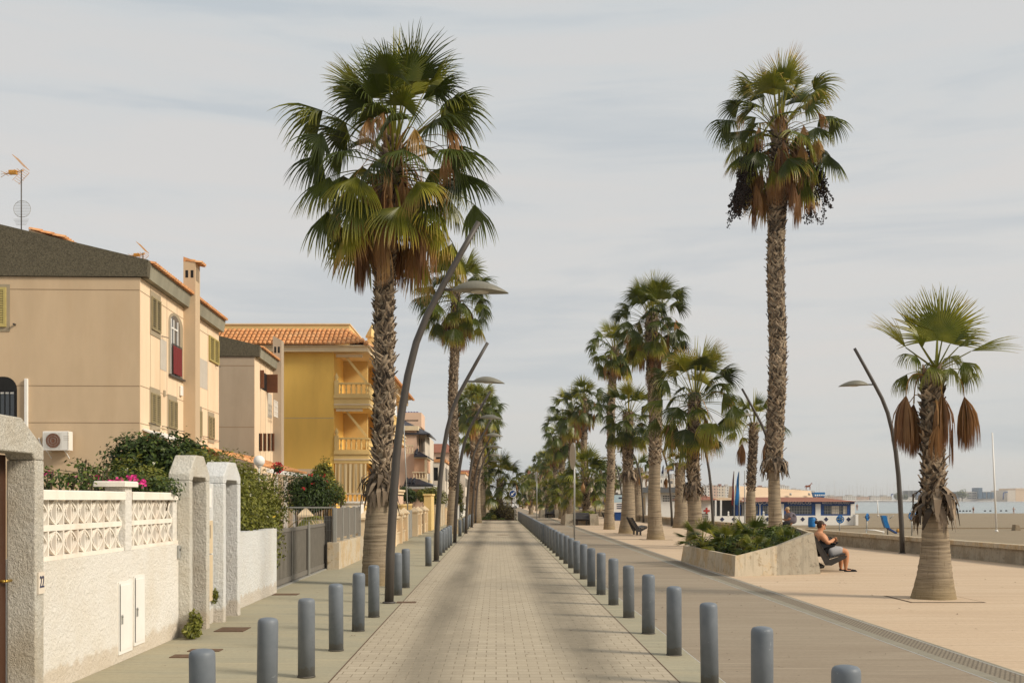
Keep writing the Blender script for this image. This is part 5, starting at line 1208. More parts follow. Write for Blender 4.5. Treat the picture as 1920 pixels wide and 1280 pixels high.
# prototypes for the far palms, copied with their parts
protos = []
for i, (sd_, hz, nl, nd, sk, Lp, Rb) in enumerate(((101, 7.6, 32, 12, .9, 1.0, 1.0), (112, 6.6, 32, 8, .6, 1.1, 1.05), (123, 8.6, 30, 16, 1.2, .95, 1.0), (134, 2.9, 40, 2, .1, 1.2, 1.0))):
    protos.append(dict(seed=sd_, hz=hz, lean=(.1*(i-1), 0), r0=.28, r1=.215, zboot=2.1 if hz > 4 else .9, Lp=Lp, Rb=Rb, nl=nl, ndead=nd, skirt=sk, det=1, deadgreen=.12 if hz > 4 else .03, elmin=-60 if hz > 4 else -28, upspread=1.0 if hz > 4 else .6, basew=1.2, boot_size=1.4))
made = {}
def far_palm(i, X, Y, s, label, group):
    if i not in made: made[i] = o = make_palm((X, Y, 0), label, group, **protos[i])
    else:
        o = copy_tree(made[i]); o.location = (X, Y, 0); o['label'] = label; o['group'] = group
    o.scale = (s, s, s); o.rotation_euler = (0, 0, (X*13+Y*1.7) % 6.28); return o
gl = 'palms along the far left sidewalk'; gr = 'palms along the far promenade'
LEFT = [(0, 79, 1.16), (2, 84, 1.06), (0, 90, 1.22), (1, 97, 1.3), (2, 105, 1.0), (0, 113, 1.0), (2, 124, .92), (1, 136, .95), (0, 150, .9), (1, 165, .9), (0, 182, .85)]
for k, (i, Y, s) in enumerate(LEFT): far_palm(i, -1.95+(.55, .1, .75, .3)[k%4], Y, s, '%s palm of the dense cluster down the left sidewalk, counted from the camera' % ORD[k], gl)
RIGHT = [(2, 80, 1.08, 6.7), (0, 88, 1.2, 6.2), (1, 96, 1.2, 6.0), (2, 104, .92, 6.3), (0, 114, .93, 6.4), (1, 124, .95, 6.3), (0, 136, .9, 6.4), (2, 150, .85, 6.3), (1, 165, .85, 6.3), (0, 182, .85, 6.3), (1, 200, .8, 6.2), (0, 225, .8, 6.2)]
for k, (i, Y, s, X) in enumerate(RIGHT): far_palm(i, X, Y, s, '%s palm counted from the camera in the far middle row of the promenade' % ORD[k], gr)
for k, (i, X, Y, s) in enumerate(((3, 6.4, 76, 1.15), (3, 5.9, 91, .9), (3, 4.2, 128, .9), (1, 11.0, 99, .62), (0, 10.8, 110, .62), (1, 10.6, 128, .65), (0, 10.4, 150, .7), (3, 5.2, 108, .85))):
    far_palm(i, X, Y, s, '%s low palm counted from the camera among the far promenade palms' % ORD[k], gr+', low ones')
p = AT(938, 950, 90); o = far_palm(3, .2, 91, 1.22, 'bushy low palm in the planted bed that closes the end of the road', 'x'); del o['group']
for k, (i, X, Y, s) in enumerate(((1, -12.5, 112, .95), (3, -9.6, 108, 1.3))):
    far_palm(i, X, Y, s, ('palm crown above the cream house roofs, left of the second palm trunk', 'low yellowish palm in the garden beyond the dark tiled house')[k], 'garden palms')

# ================================================================== SHRUBS
def leaves(m, blobs, n, size, rnd, age=(0, 1), keep=None, up=.3):
    tot = sum(b[3]*b[4]*b[5] for b in blobs)
    for b in blobs:
        k = int(n*b[3]*b[4]*b[5]/tot)
        lumps = [(Vector((rnd.gauss(0, 1), rnd.gauss(0, 1), rnd.gauss(0, 1))).normalized(), rnd.uniform(.0, .22)) for _ in range(14)]
        for _ in range(k):
            d = Vector((rnd.gauss(0, 1), rnd.gauss(0, 1), rnd.gauss(0, 1))).normalized(); r = rnd.random()**.38
            bul = 1+sum(a for v, a in lumps if v.dot(d) > .72)-.12
            p = Vector((b[0]+d.x*b[3]*r*bul, b[1]+d.y*b[4]*r*bul, b[2]+d.z*b[5]*r*bul))
            if p.z < 0 or (keep and not keep(p)): continue
            s = size*rnd.uniform(.6, 1.4); n_ = (d+Vector((rnd.uniform(-1, 1), rnd.uniform(-1, 1), rnd.uniform(-.6, 1)+up))).normalized()
            a = n_.orthogonal().normalized(); q = rnd.uniform(0, 6.28); c = n_.cross(a); u = a*math.cos(q)+c*math.sin(q); v = n_.cross(u)
            ag = rnd.uniform(*age)*(.6+.4*r)+.1*d.z  # darker deep in the clump, paler outwards and towards the top
            i = [m.vert(p-u*s, ag), m.vert(p+v*s*.45, ag), m.vert(p+u*s, ag), m.vert(p-v*s*.45+n_*s*.15, ag)]; m.face(i)
def shrub(name, loc, label, blobs, n, size, mat, seed, flowers=None, stems=True, keep=None, cat='shrub', age=(0, 1)):
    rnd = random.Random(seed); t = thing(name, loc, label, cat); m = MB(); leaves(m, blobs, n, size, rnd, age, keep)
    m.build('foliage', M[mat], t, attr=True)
    if stems:
        m = MB()
        for b in blobs:
            for _ in range(5):
                e_ = Vector((b[0]+rnd.uniform(-.7, .7)*b[3], b[1]+rnd.uniform(-.6, .6)*b[4], b[2]+rnd.uniform(-.3, .8)*b[5])); s_ = Vector((b[0]*.6+loc[0]*.4, b[1], max(0, loc[2]))); m.tube([s_, s_.lerp(e_, .5)+Vector((rnd.uniform(-.1, .1), 0, .1)), e_], [.03, .018, .006], 5)
        m.build('branches', M['soil'], t)
    if flowers:
        for fm, fn, fs in flowers:
            m = MB()
            for _ in range(fn):
                b = rnd.choice(blobs); d = Vector((rnd.gauss(0, 1), rnd.gauss(0, 1)-.6, rnd.gauss(0, 1)+.5)).normalized(); c = Vector((b[0]+d.x*b[3]*1.02, b[1]+d.y*b[4]*1.02, b[2]+d.z*b[5]*1.02))
                if keep and not keep(c): continue
                for _2 in range(7):
                    p = c+Vector((rnd.gauss(0, fs), rnd.gauss(0, fs), rnd.gauss(0, fs*.7))); n_ = Vector((rnd.uniform(-1, 1), -1, rnd.uniform(-.5, 1))).normalized(); u = n_.orthogonal().normalized()*fs*.7; v = n_.cross(u)
                    m.poly([p-u, p+v*.8, p+u, p-v*.8])
            if m.v: setp(m.build('flowers', M[fm], t), kind='stuff')
    return t
shrub('hedge', (-4.9, 18, 0), 'tall olive green flowering hedge spilling over the plain white wall', [(-4.75, 16.9, 1.35, .55, .75, .95), (-4.75, 18.2, 1.45, .6, .8, .92), (-4.85, 19.7, 1.5, .6, .9, .95), (-4.9, 21.2, 1.4, .6, .9, .95), (-4.7, 20.2, .95, .55, .8, .5), (-4.5, 20.6, 1.05, .4, .7, .35), (-5.6, 17.2, 1.5, .6, .8, .8), (-5.6, 20.5, 1.6, .6, .9, .8), (-5.1, 22.6, 1.5, .6, .9, .85), (-4.75, 21.5, .95, .45, .8, .55)], 52000, .036, 'leaf_o', 3, [('flower_w', 70, .018), ('flower_y', 14, .02)])
def lump(px, py, Y, rx, rz, ry=None): p = AT(px, py, Y); return (p.x, Y, p.z, rx, ry or rx*.8, rz)
shrub('tree', (-6.9, 22, 0), 'dense dark green round-topped tree behind the lattice wall', [lump(240, 868, 22, .45, .55), lump(262, 870, 22, .55, .60), lump(300, 868, 22, .62, .62), lump(335, 880, 22.2, .60, .55), lump(362, 870, 22.3, .42, .42), lump(290, 845, 22, .40, .30), lump(350, 850, 22.2, .38, .35), lump(235, 890, 21.8, .38, .30), lump(310, 915, 22, .7, .5), lump(350, 832, 22, .10, .28)], 15000, .052, 'leaf', 7, cat='tree', age=(0, .75))
vy = 12.6
shrub('bougainvillea', (-4.9, vy, 0), 'bougainvillea with magenta flowers along the top of the lattice wall', [lump(95, 905, 10.5, .16, .16), lump(130, 900, 11, .22, .10), lump(165, 900, 12, .20, .12), lump(200, 908, 12.5, .25, .14), lump(235, 900, 13, .2, .16), lump(262, 905, 13, .2, .14), lump(300, 915, 13, .3, .16), lump(190, 885, 12.4, .10, .12), lump(150, 870, 12.2, .12, .08), lump(170, 878, 12.3, .12, .08)], 2300, .026, 'leaf', 9, [('flower', 3, .026)])
m = MB(); rnd = random.Random(2)
for px, py in ((150, 858), (135, 865), (158, 872), (95, 885), (110, 880)):
    P = [AT(200, 905, 12.4), AT((px+200)/2, (py+905)/2-6, 12.4), AT(px-6, py, 12.4)]; m.tube(P, [.006, .005, .003], 4)
bg_ = [o for o in bpy.data.objects if o.name.startswith('bougainvillea')][0]; m.build('runner', M['soil'], bg_)
# flower clumps at their places
m = MB()
for px, py in ((93, 886), (88, 888), (180, 893), (183, 897), (205, 902), (215, 904), (225, 902), (246, 896), (249, 893), (254, 899), (265, 904), (270, 905), (196, 905), (162, 904)):
    for _ in range(10):
        p = AT(px, py, 12.3)+Vector((rnd.gauss(0, .018), rnd.gauss(0, .03), rnd.gauss(0, .016))); n_ = Vector((rnd.uniform(-1, 1), -1, rnd.uniform(-.5, 1))).normalized(); u = n_.orthogonal().normalized()*.02; v = n_.cross(u); m.poly([p-u, p+v*.8, p+u, p-v*.8])
setp(m.build('flowers', M['flower'], bg_), kind='stuff')
shrub('shrub', (-6, 32, 0), 'dark green shrub with red flowers behind the mesh fence', [lump(560, 908, 32, .40, .34), lump(588, 905, 32, .42, .34), lump(570, 935, 32, .6, .42), lump(600, 930, 32, .5, .4)], 8000, .045, 'leaf', 17, [('flower_r', 8, .04)], age=(0, .6))
shrub('shrub', (-5.4, 33, 0), 'brown green shrub with yellow blossom against the yellow house', [lump(605, 893, 34, .40, .50), lump(612, 880, 34, .2, .35), lump(618, 920, 33, .4, .4), lump(636, 930, 33, .25, .3)], 5500, .04, 'leaf_o', 18, [('flower_y', 6, .04)])
shrub('shrub', (-7, 26, 0), 'red flowered plant beside the white globe lamp', [lump(522, 878, 26.5, .12, .12)], 250, .03, 'leaf', 19, [('flower_r', 10, .035)])
m = MB(); rnd = random.Random(8); t = thing('fan_plant', (-5.8, 30, 0), 'small pale green fan palm leaf plant by the mesh fence', 'plant')
for az, el in ((-1.2, 20), (-1.9, 55), (-.6, 40), (-2.4, 15)): leaf(m, Vector((-5.95, 30, .8)), az, R(el), .9, .75, rnd, .35, .05, .3, 2)
m.build('fan_leaves', M['frond'], t, attr=True)
shrub('shrub', (-6.5, 92, 0), 'round dark shrub in front of the dark tiled house porch', [lump(757, 925, 90, .75, .6), lump(772, 930, 90, .6, .5)], 2500, .10, 'leaf', 27, age=(0, .6))
shrub('shrub', (-5.5, 92, 0), 'mixed garden shrubs between the dark shrub and the second palm', [lump(795, 928, 88, .8, .6), lump(812, 925, 88, .6, .6), lump(825, 935, 88, .5, .8)], 3000, .09, 'leaf_o', 28)
shrub('shrub', (-5, 112, 0), 'bright green creeper on the garden wall between the second palm and third lamp', [lump(858, 925, 100, .5, 1.2), lump(862, 950, 100, .4, .8)], 1800, .10, 'leaf_o', 29)
# bed that closes the road
t = thing('shrub', (.9, 90, 0), 'brown green square clipped shrub in the bed at the end of the road', 'shrub'); m = MB(); rnd = random.Random(31)
leaves(m, [lump(951, 962, 89.5, .75, .70, .7), lump(945, 957, 90, .7, .7, .7), lump(958, 965, 89.3, .5, .6, .6)], 5200, .06, rnd, (0, .9)); m.build('foliage', M['leaf_b'], t, attr=True)
shrub('shrub', (-.8, 90, 0), 'low dark green mound at the left of the bed at the end of the road', [lump(912, 972, 89.5, .45, .22, .5), lump(918, 966, 90, .5, .28)], 2600, .05, 'leaf', 32)
shrub('shrub', (-.2, 90, 0), 'low yellow ochre tuft in the middle of the bed at the end of the road', [lump(926, 970, 89.2, .22, .28)], 900, .05, 'leaf_o', 33, age=(.7, 1.2))
shrub('shrub', (.2, 91, 0), 'leafy green shrub under the bed palm at the end of the road', [lump(932, 963, 90.5, .5, .5), lump(925, 960, 91, .4, .4)], 2000, .07, 'leaf_o', 34)
shrub('shrub', (.4, 90, 0), 'grey green ground plant in front of the clipped brown shrub', [lump(941, 973, 89.0, .3, .14)], 600, .04, 'leaf', 35)
m = MB(); m.box(-1.5, 1.75, 88.6, 96, -.02, .06); setp(m.build('planting_bed', M['soil']), kind='structure')
shrub('weed_clump', (-3.75, 13.35, 0), 'green weed clump growing at the foot of the cream gateway', [(-3.74, 13.1, .10, .10, .14, .10), (-3.72, 13.2, .2, .08, .12, .12)], 900, .028, 'leaf_o', 36, stems=False)
shrub('weed_clump', (-3.88, 14.6, 0), 'tiny weed tuft under the beige meter cabinet', [(-3.88, 14.75, .38, .04, .06, .10)], 160, .025, 'leaf_o', 37, stems=False)

# ================================================================== CONCRETE PLANTERS AND BENCHES
def planter(ox, oy, label, blabel, plants, mirror=False, sc_=1.0, seed=1):
    t = thing('planter', (ox, oy, 0), label, 'planter')
    V = lambda x, y, z: (ox+x*sc_, oy+y*sc_, z)
    # foot ring (battered walls) clockwise: A front left, B front joint, C front right, D back right, E back left
    Ft = [(0, 0), (1.05, .42), (2.18, .88), (3.05, 5.5), (-.14, 6.1)]; hh = [.46, .66, .95, .95, .44]
    Tp = [(.03, .05), (1.05, .46), (2.03, .92), (2.92, 5.42), (-.08, 6.0)]
    th = .15; cx_, cy_ = 1.25, 2.9
    def inw(p, k=th):
        v = Vector((cx_-p[0], cy_-p[1])); v.normalize(); return (p[0]+v.x*k*1.35, p[1]+v.y*k*1.35)
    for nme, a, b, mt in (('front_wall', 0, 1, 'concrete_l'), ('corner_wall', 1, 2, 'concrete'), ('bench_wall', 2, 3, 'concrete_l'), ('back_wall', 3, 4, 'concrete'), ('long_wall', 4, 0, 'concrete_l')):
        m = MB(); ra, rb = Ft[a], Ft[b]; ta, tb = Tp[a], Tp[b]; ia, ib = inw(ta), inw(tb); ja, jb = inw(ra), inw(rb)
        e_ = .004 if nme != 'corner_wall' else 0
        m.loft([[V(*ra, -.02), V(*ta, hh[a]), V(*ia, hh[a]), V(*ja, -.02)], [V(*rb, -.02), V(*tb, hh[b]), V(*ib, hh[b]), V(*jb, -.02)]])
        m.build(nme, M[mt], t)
    m = MB(); m.poly([V(*inw(p, .1), .36) for p in Tp]); m.build('soil', M['soil'], t)
    return t, V
def bench(ox, oy, rz, length, label, legs=True):
    """V-section bench; faces local +x, length along local y"""
    t = thing('bench', (ox, oy, 0), label, 'bench', rz=rz)
    n = 5
    for y in ((0.0, .07), (length-.07, length)):
        m = MB()
        P = [(-.34, .85), (-.26, .87), (.07, .30), (.42, .42), (.47, .39), (.44, .34), (.12, .17), (-.02, .17)]
        m.loft([[(x, y[0], z) for x, z in P], [(x, y[1], z) for x, z in P]])
        m.build('side_frame', M['bench'], t, True)
    m = MB()
    for k in range(n):
        a = Vector((-.27+.30*k/(n-.4), 0, .83-.50*k/(n-.4))); b = Vector((-.27+.30*(k+.86)/(n-.4), 0, .83-.50*(k+.86)/(n-.4)))
        q = Vector((.035, 0, .02)); m.loft([[a, b, b+q, a+q], [v+Vector((0, length, 0)) for v in (a, b, b+q, a+q)]])
    m.build('backrest', M['bench'], t, True)
    m = MB()
    for k in range(4):
        a = Vector((.09+.36*k/4, 0, .325+.11*k/4)); b = Vector((.09+.36*(k+.85)/4, 0, .325+.11*(k+.85)/4)); q = Vector((-.01, 0, .03)); m.loft([[a, b, b+q, a+q], [v+Vector((0, length, 0)) for v in (a, b, b+q, a+q)]])
    m.build('seat', M['bench'], t, True)
    if legs:
        for y in (length*.2, length*.8):
            m = MB(); m.box(-.03, .05, y, y+.08, 0, .33); m.box(.14, .22, y, y+.08, 0, .36); m.box(-.05, .24, y-.01, y+.09, 0, .015); m.build('leg', M['bench'], t, True)
    else:
        m = MB(); m.loft([[(-.36, 0.1, .16), (-.02, .1, .16), (-.04, .1, .10), (-.30, .1, .06)], [(-.36, length-.1, .16), (-.02, length-.1, .16), (-.04, length-.1, .10), (-.30, length-.1, .06)]]); m.build('bracket', M['bench'], t, True)
    return t
p = G(1377.5, 1080.6)
tp, V = planter(p.x, p.y, 'pale angular concrete planter full of low palms and shrubs beside the seated woman', '', True)
c = p
def pb(x, y, z, rx, ry, rz): return (p.x+x, p.y+y, z-.09, rx, ry, rz*.88)
kp = lambda q: q.x < p.x+1.86+.19*max(0, q.y-p.y-.92)-.10 and (q.z > .5 or q.x > p.x+.15)
shrub('planter_shrub', (p.x+1.6, p.y+3, .36), 'mixed dark shrubs filling the nearest concrete planter', [pb(1.35, 2.2, .60, .55, .8, .32), pb(2.0, 2.0, .80, .42, .6, .28), pb(1.9, 3.4, .85, .6, .9, .32), pb(.9, 3.6, .65, .7, .9, .32), pb(1.4, 4.6, .8, .8, .8, .36), pb(.8, 1.4, .52, .35, .5, .2), pb(2.4, 4.3, .95, .35, .8, .26), pb(2.2, 2.9, .9, .3, .7, .25), pb(.3, 5.0, .55, .4, .6, .28)], 15000, .042, 'leaf', 44, [('flower_y', 8, .012)], age=(0, .9), keep=kp)
shrub('planter_shrub', (p.x+2.2, p.y+3.5, .36), 'olive brown bushy shrub at the high side of the nearest planter', [pb(2.2, 2.6, .92, .35, .7, .24), pb(2.4, 3.8, .95, .4, .8, .26), pb(1.0, 2.6, .66, .35, .5, .25)], 6000, .032, 'leaf_b', 45, age=(.2, 1.2), keep=kp)
rnd = random.Random(77)
for k, (x, y, z, s, lab) in enumerate(((.15, 4.6, .45, .50, 'fan-leaved dwarf palm at the low left end of the nearest planter'), (.45, 3.2, .45, .42, 'small fan-leaved dwarf palm near the left middle of the nearest planter'), (.75, 1.2, .40, .34, 'dwarf palm with spiky fans at the front corner of the nearest planter'), (1.3, 3.8, .55, .50, 'dwarf palm with arching fans in the middle of the nearest planter'), (1.6, 1.7, .60, .28, 'dwarf palm by the sloping corner wall of the nearest planter'))):
    t = thing('dwarf_palm', (p.x+x, p.y+y, z-.1), lab, 'plant'); m = MB()
    for q in range(13): leaf(m, Vector((p.x+x, p.y+y, z)), q*2.4, R(78-4.5*q+rnd.uniform(-8, 8)), s*.95, s*.85, rnd, rnd.uniform(.1, .4), .15, .03, 2, A=1.25, nseg=18, droop=.3, fold=.3)
    m.build('fans', M['frond'], t, attr=True)
bench(7.74, 25.0, 0.0, 4.2, 'long dark V-shaped bench fixed to the nearest planter, with the woman on it', False).rotation_euler = (0, 0, R(-11))
q = G(1196, 1003.5); bench(q.x, q.y, 0, 1.9, 'dark side-on bench standing alone between the palm trunks')
q = G(1133, 984); bench(q.x+.3, q.y, 0, 1.9, 'dark side-on bench beyond the lone bench, beside a palm trunk')
def far_planter(px0, px1, pyb, label, blabel, seed):
    a, b = G(px0, pyb), G(px1, pyb); w_ = b.x-a.x; t = thing('planter', ((a.x+b.x)/2, a.y, 0), label, 'planter')
    for s0, s1, lean in ((0, .24, .06), (.74, 1.0, -.06)):
        x0, x1 = a.x+w_*s0, a.x+w_*s1; m = MB(); m.loft([[(x0, a.y, 0), (x1, a.y, 0), (x1, a.y+5, 0), (x0, a.y+5, 0)], [(x0+max(lean, 0), a.y+.1, .78), (x1+min(lean, 0), a.y+.1, .78), (x1+min(lean, 0), a.y+5, .5), (x0+max(lean, 0), a.y+5, .5)]]); m.build('concrete_block', M['concrete'], t)
    m = MB(); m.box(a.x+w_*.24+.01, a.x+w_*.74-.01, a.y+.5, a.y+5, 0, .55); m.build('tub', M['concrete_l'], t)
    b_ = bench(a.x+w_*.255, a.y+.32, R(-90), w_*.47, blabel, True)
    return t
far_planter(1059, 1123, 984.5, 'concrete planter blocks either side of the second bench, farther up the cycle lane', 'dark slatted bench facing the camera between two concrete blocks', 2)
far_planter(1013, 1050, 970.5, 'small far concrete planter with a bench, beside the cycle lane', 'far dark bench facing the camera between pale blocks', 3)
shrub('planter_shrub', (5.9, 74, 0), 'low shrub behind the second slatted bench', [(6.3, 74, .7, .6, .8, .25)], 900, .08, 'leaf_o', 46, stems=False)

# ================================================================== SIGNS AND POLES
Y = 88.2; c = AT(961.5, 925, Y); t = thing('traffic_sign', (c.x+.15, Y, 0), 'round blue sign with a white arrow pointing down left at the end of the road', 'sign')
m = MB(); m.tube([(c.x+.17, Y+.08, 0), (c.x+.17, Y+.08, c.z+.3)], .04, 8); m.build('pole', M['steel'], t)
def disc(m, c, r, y0, y1, n=32): m.loft([[(c.x+r*math.cos(2*math.pi*k/n), y0, c.z+r*math.sin(2*math.pi*k/n)) for k in range(n)], [(c.x+r*math.cos(2*math.pi*k/n), y1, c.z+r*math.sin(2*math.pi*k/n)) for k in range(n)]])
m = MB(); disc(m, c, .30, Y-.02, Y+.02); d_ = m.build('disc', M['white'], t)
m = MB(); disc(m, c, .268, Y-.03, Y-.0205); m.build('blue_face', M['blue'], d_)
m = MB(); u = Vector((-.7071, 0, -.7071)); v = Vector((.7071, 0, -.7071)); o_ = c.copy(); o_.y = Y-.036
def pl(m, pts, th=.004): a = [o_+u*x+v*y for x, y in pts]; m.loft([a, [q+Vector((0, th, 0)) for q in a]])
pl(m, [(-.19, -.032), (.04, -.032), (.04, .032), (-.19, .032)]); pl(m, [(.0405, -.12), (.19, 0), (.0405, .12)]); m.build('arrow', M['white'], d_)
def edge_sign(px, pyb, pyt, sy0, sy1, label, disc_r=.55):
    b = G(px, pyb); top = AT(px, pyt, b.y); t = thing('sign_pole', (b.x, b.y, 0), label, 'sign')
    m = MB(); m.tube([(b.x, b.y, 0), (b.x, b.y, top.z)], .038, 10); m.build('pole', M['steel'], t)
    z0, z1 = AT(0, sy1, b.y).z, AT(0, sy0, b.y).z; m = MB(); n = 24; ang = R(17); zc = (z0+z1)/2; rz = (z1-z0)/2; cxs, cys = b.x-.07, b.y
    def ring(o): return [(cxs-math.sin(ang)*rz*math.cos(2*math.pi*k/n)*.6+o, cys+math.cos(ang)*rz*.6*math.cos(2*math.pi*k/n), zc+rz*math.sin(2*math.pi*k/n)) for k in range(n)]
    m.loft([ring(-.012), ring(.012)]); m.build('sign_disc', M['steel'], t)
    m = MB(); m.box(b.x-.075, b.x+.045, b.y-.05, b.y+.05, zc-.25, zc-.2); m.box(b.x-.075, b.x+.045, b.y-.05, b.y+.05, zc+.2, zc+.25); m.build('clamp', M['steel'], t)
edge_sign(1077, 1012, 830, 830, 880, 'tall grey pole with an edge-on oval sign between lane and bollards')
edge_sign(1006.5, 973, 884, 884, 903, 'smaller far grey pole with an edge-on sign beside the cycle lane')
t = thing('information_board', AT(1160, 0, 92).xyz if False else (AT(1160, 0, 92).x, 92, 0), 'white and blue information board behind the swollen palm trunk', 'board')
a, b = AT(1149, 963, 92), AT(1170, 927, 92); m = MB(); m.box(a.x, b.x, 92, 92.1, a.z, b.z); m.build('panel', M['white'], t)
m = MB(); m.box(a.x-.03, b.x+.03, 91.97, 92.13, b.z+.001, b.z+.07); m.box(a.x-.06, a.x-.001, 92, 92.1, 0, b.z); m.box(b.x+.001, b.x+.06, 92, 92.1, 0, b.z); m.build('frame', M['bench'], t)
m = MB(); m.box(a.x+.02, b.x-.02, 91.985, 91.999, a.z+1.0, b.z-.03); m.build('sky_picture', plain('pale_blue_print', (.42, .55, .62), .5, .05), t)
m = MB()
for k in range(3): m.box(a.x+.35, b.x-.1, 91.98, 91.9995, a.z+.45+.17*k, a.z+.53+.17*k)
m.box(a.x+.5, b.x-.1, 91.975, 91.984, b.z-.35, b.z-.22); m.build('lettering', M['navy'], t)
t = thing('waste_bin', (AT(1159, 0, 89).x, 89, 0), 'dark blue square bin under the information board', 'bin')
a, b = AT(1152, 975, 89), AT(1166, 961.5, 89); m = MB(); m.bevbox(a.x, b.x, 88.7, 89.2, 0, b.z, .03); m.build('body', M['blue'], t); m = MB(); m.bevbox(a.x-.03, b.x+.03, 88.67, 89.23, b.z+.001, b.z+.08, .02); m.build('lid', M['blue'], t)

# ================================================================== KIOSK, HUT AND BEACH CAFE
ZB = -.95
def solid(m, px0, px1, py0, py1, Y, d): a = AT(px0, py1, Y); b = AT(px1, py0, Y); m.box(a.x, b.x, Y, Y+d, a.z, b.z)
t = thing('kiosk', (14.5, 97, ZB), 'white flat-roofed kiosk with rows of square ventilation holes', 'kiosk')
m = MB(); solid(m, 1211, 1268, 923.2, 975, 97, 5); bw = m.build('wall', M['white'], t)
m = MB(); solid(m, 1205, 1299, 913, 923, 96.4, 6.5); m.build('roof', M['darkroof'], t)
m = MB()
for r in range(3):
    for k in range(9):
        x = 1243+k*3.0; y = 928.5+r*4.2; a = AT(x, y+2.6, 97); b = AT(x+2.0, y, 97); m.box(a.x, b.x, 96.98, 96.9995, a.z, b.z)
m.build('vent_holes', M['dark'], t)
m = MB(); solid(m, 1187, 1213, 932, 962, 98, 4); m.build('side_room', M['yellow_p'], t)
m = MB(); solid(m, 1268.2, 1299, 923.2, 975, 99, 3); m.build('side_wall', M['pale'], t)
t = thing('beach_hut', (17, 86, ZB), 'white beach hut with a brown tiled hip roof and a red cross', 'hut')
m = MB(); solid(m, 1287, 1335, 936, 985, 86, 4); m.build('wall', M['white'], t)
a, b = AT(1279, 937, 85.4), AT(1347, 937, 85.4); zt = AT(0, 925.5, 87).z; cxm = AT(1306, 0, 87).x
m = MB(); m.loft([[(a.x, 85.2, a.z), (b.x, 85.2, a.z), (b.x, 91, a.z), (a.x, 91, a.z)], [(cxm-.3, 87.5, zt), (cxm+.5, 87.5, zt), (cxm+.5, 88.5, zt), (cxm-.3, 88.5, zt)]]); m.build('roof', M['tile_r'], t)
m = MB(); c = AT(1325, 957, 86); m.box(c.x-.25, c.x+.25, 85.97, 85.999, c.z-.07, c.z+.07); m.box(c.x-.07, c.x+.07, 85.965, 85.9995, c.z-.25, c.z+.25); m.build('red_cross', M['red_s'], t)
m = MB(); solid(m, 1290, 1298, 939, 944, 85.98, .015); m.build('window', M['dark'], t)
m = MB()
for z in range(4): solid(m, 1289, 1328, 962+z*3.4, 964.6+z*3.4, 85.4, .3)
m.build('stacked_boards', M['rock'], t)
YC2 = 122.0
t = thing('beach_restaurant', (30, YC2, -1), 'long white and blue beach restaurant with a red-brown roof and lettered windows', 'restaurant')
m = MB(); holes = []
xs = lambda p_: AT(p_, 0, YC2).x; zz = lambda q_: AT(0, q_, YC2).z
segs = ((1401, 1425), (1425, 1465), (1469, 1530), (1538, 1596))
wallgrid(m, 'y', YC2, xs(1395), xs(1603), -1.1, zz(941), [(xs(a)+.05, xs(b)-.05, zz(966), zz(942.5)) for a, b in segs], .35)
m.box(xs(1395), xs(1603), YC2+.4, YC2+12, -1.1, zz(941)-.01); m.box(xs(1603)-.2, xs(1603), YC2+.001, YC2+.39, -1.1, zz(941)-.01); m.build('wall', M['white'], t)
for a, b in segs:
    m = MB(); x0, x1, z0, z1 = xs(a)+.06, xs(b)-.06, zz(966)+.01, zz(942.5)-.01; fw = (x1-x0)*.11
    m.box(x0, x0+fw, YC2+.05, YC2+.12, z0, z1); m.box(x1-fw, x1, YC2+.05, YC2+.12, z0, z1); m.box(x0+fw, x1-fw, YC2+.05, YC2+.12, z1-.30, z1); m.box(x0+fw, x1-fw, YC2+.05, YC2+.12, z0, z0+.14); wf = m.build('window', M['blue'], t)
    m = MB(); m.box(x0+fw, x1-fw, YC2+.14, YC2+.16, z0+.14, z1-.3); m.build('pane', M['glass'], wf)
    m = MB()
    for k in range(9): x = x0+fw+(x1-x0-2*fw)*(k+.5)/9; m.box(x-.014, x+.014, YC2+.08, YC2+.10, z0+.14, z1-.3)
    for k in range(2): z = z0+.14+(z1-z0-.44)*(k+1)/3; m.box(x0+fw, x1-fw, YC2+.075, YC2+.0795, z-.014, z+.014)
    m.build('grille', M['gate_l'], wf)
m = MB()
for a, b in ((1440, 1455), (1560, 1574), (1582, 1590)): m.box(xs(a), xs(b), YC2+.125, YC2+.135, zz(963), zz(948))
m.build('poster', M['pale'], t)
for s_, px, w_ in (('PESCADOS', 1437, 1.0), ('MARISCOS', 1499, 1.15), ('ARROCES POR ENCARGO', 1567, .85)):
    text_mesh(s_, .50 if len(s_) < 10 else .42, M['white'], 'lettering', t, (xs(px), YC2-.02, zz(942.1)), (R(90), 0, 0), xs=w_*(1.0 if len(s_) < 10 else .75))
m = MB(); m.box(xs(1395), xs(1602), YC2-.01, YC2+.03, zz(944), zz(940.2)); m.build('sign_band', M['blue'], t)
m = MB()
a, b = xs(1388), xs(1606)
m.loft([[(a, YC2-.6, zz(940.2)), (b, YC2-.6, zz(940.2)), (b, YC2+12, zz(940.2)), (a, YC2+12, zz(940.2))], [(a+2, YC2+4, zz(931.5)), (b-3.0, YC2+4, zz(931.5)), (b-3.0, YC2+8, zz(931.5)), (a+2, YC2+8, zz(931.5))]]); m.build('roof', M['tile_r'], t)
m = MB(); m.box(xs(1338), xs(1394), YC2+.5, YC2+10, zz(937), zz(932.5)); m.build('flat_roof', M['roof_cream'], t)
m = MB(); m.box(xs(1340), xs(1394), YC2+3, YC2+9, -1.1, zz(937.2)); m.build('terrace_room', M['darkroof'], t)
m = MB()
for px in (1342, 1352, 1393): m.box(xs(px), xs(px)+.18, YC2+.4, YC2+.6, -1.1, zz(937.2))
m.build('column', M['white'], t)
m = MB()
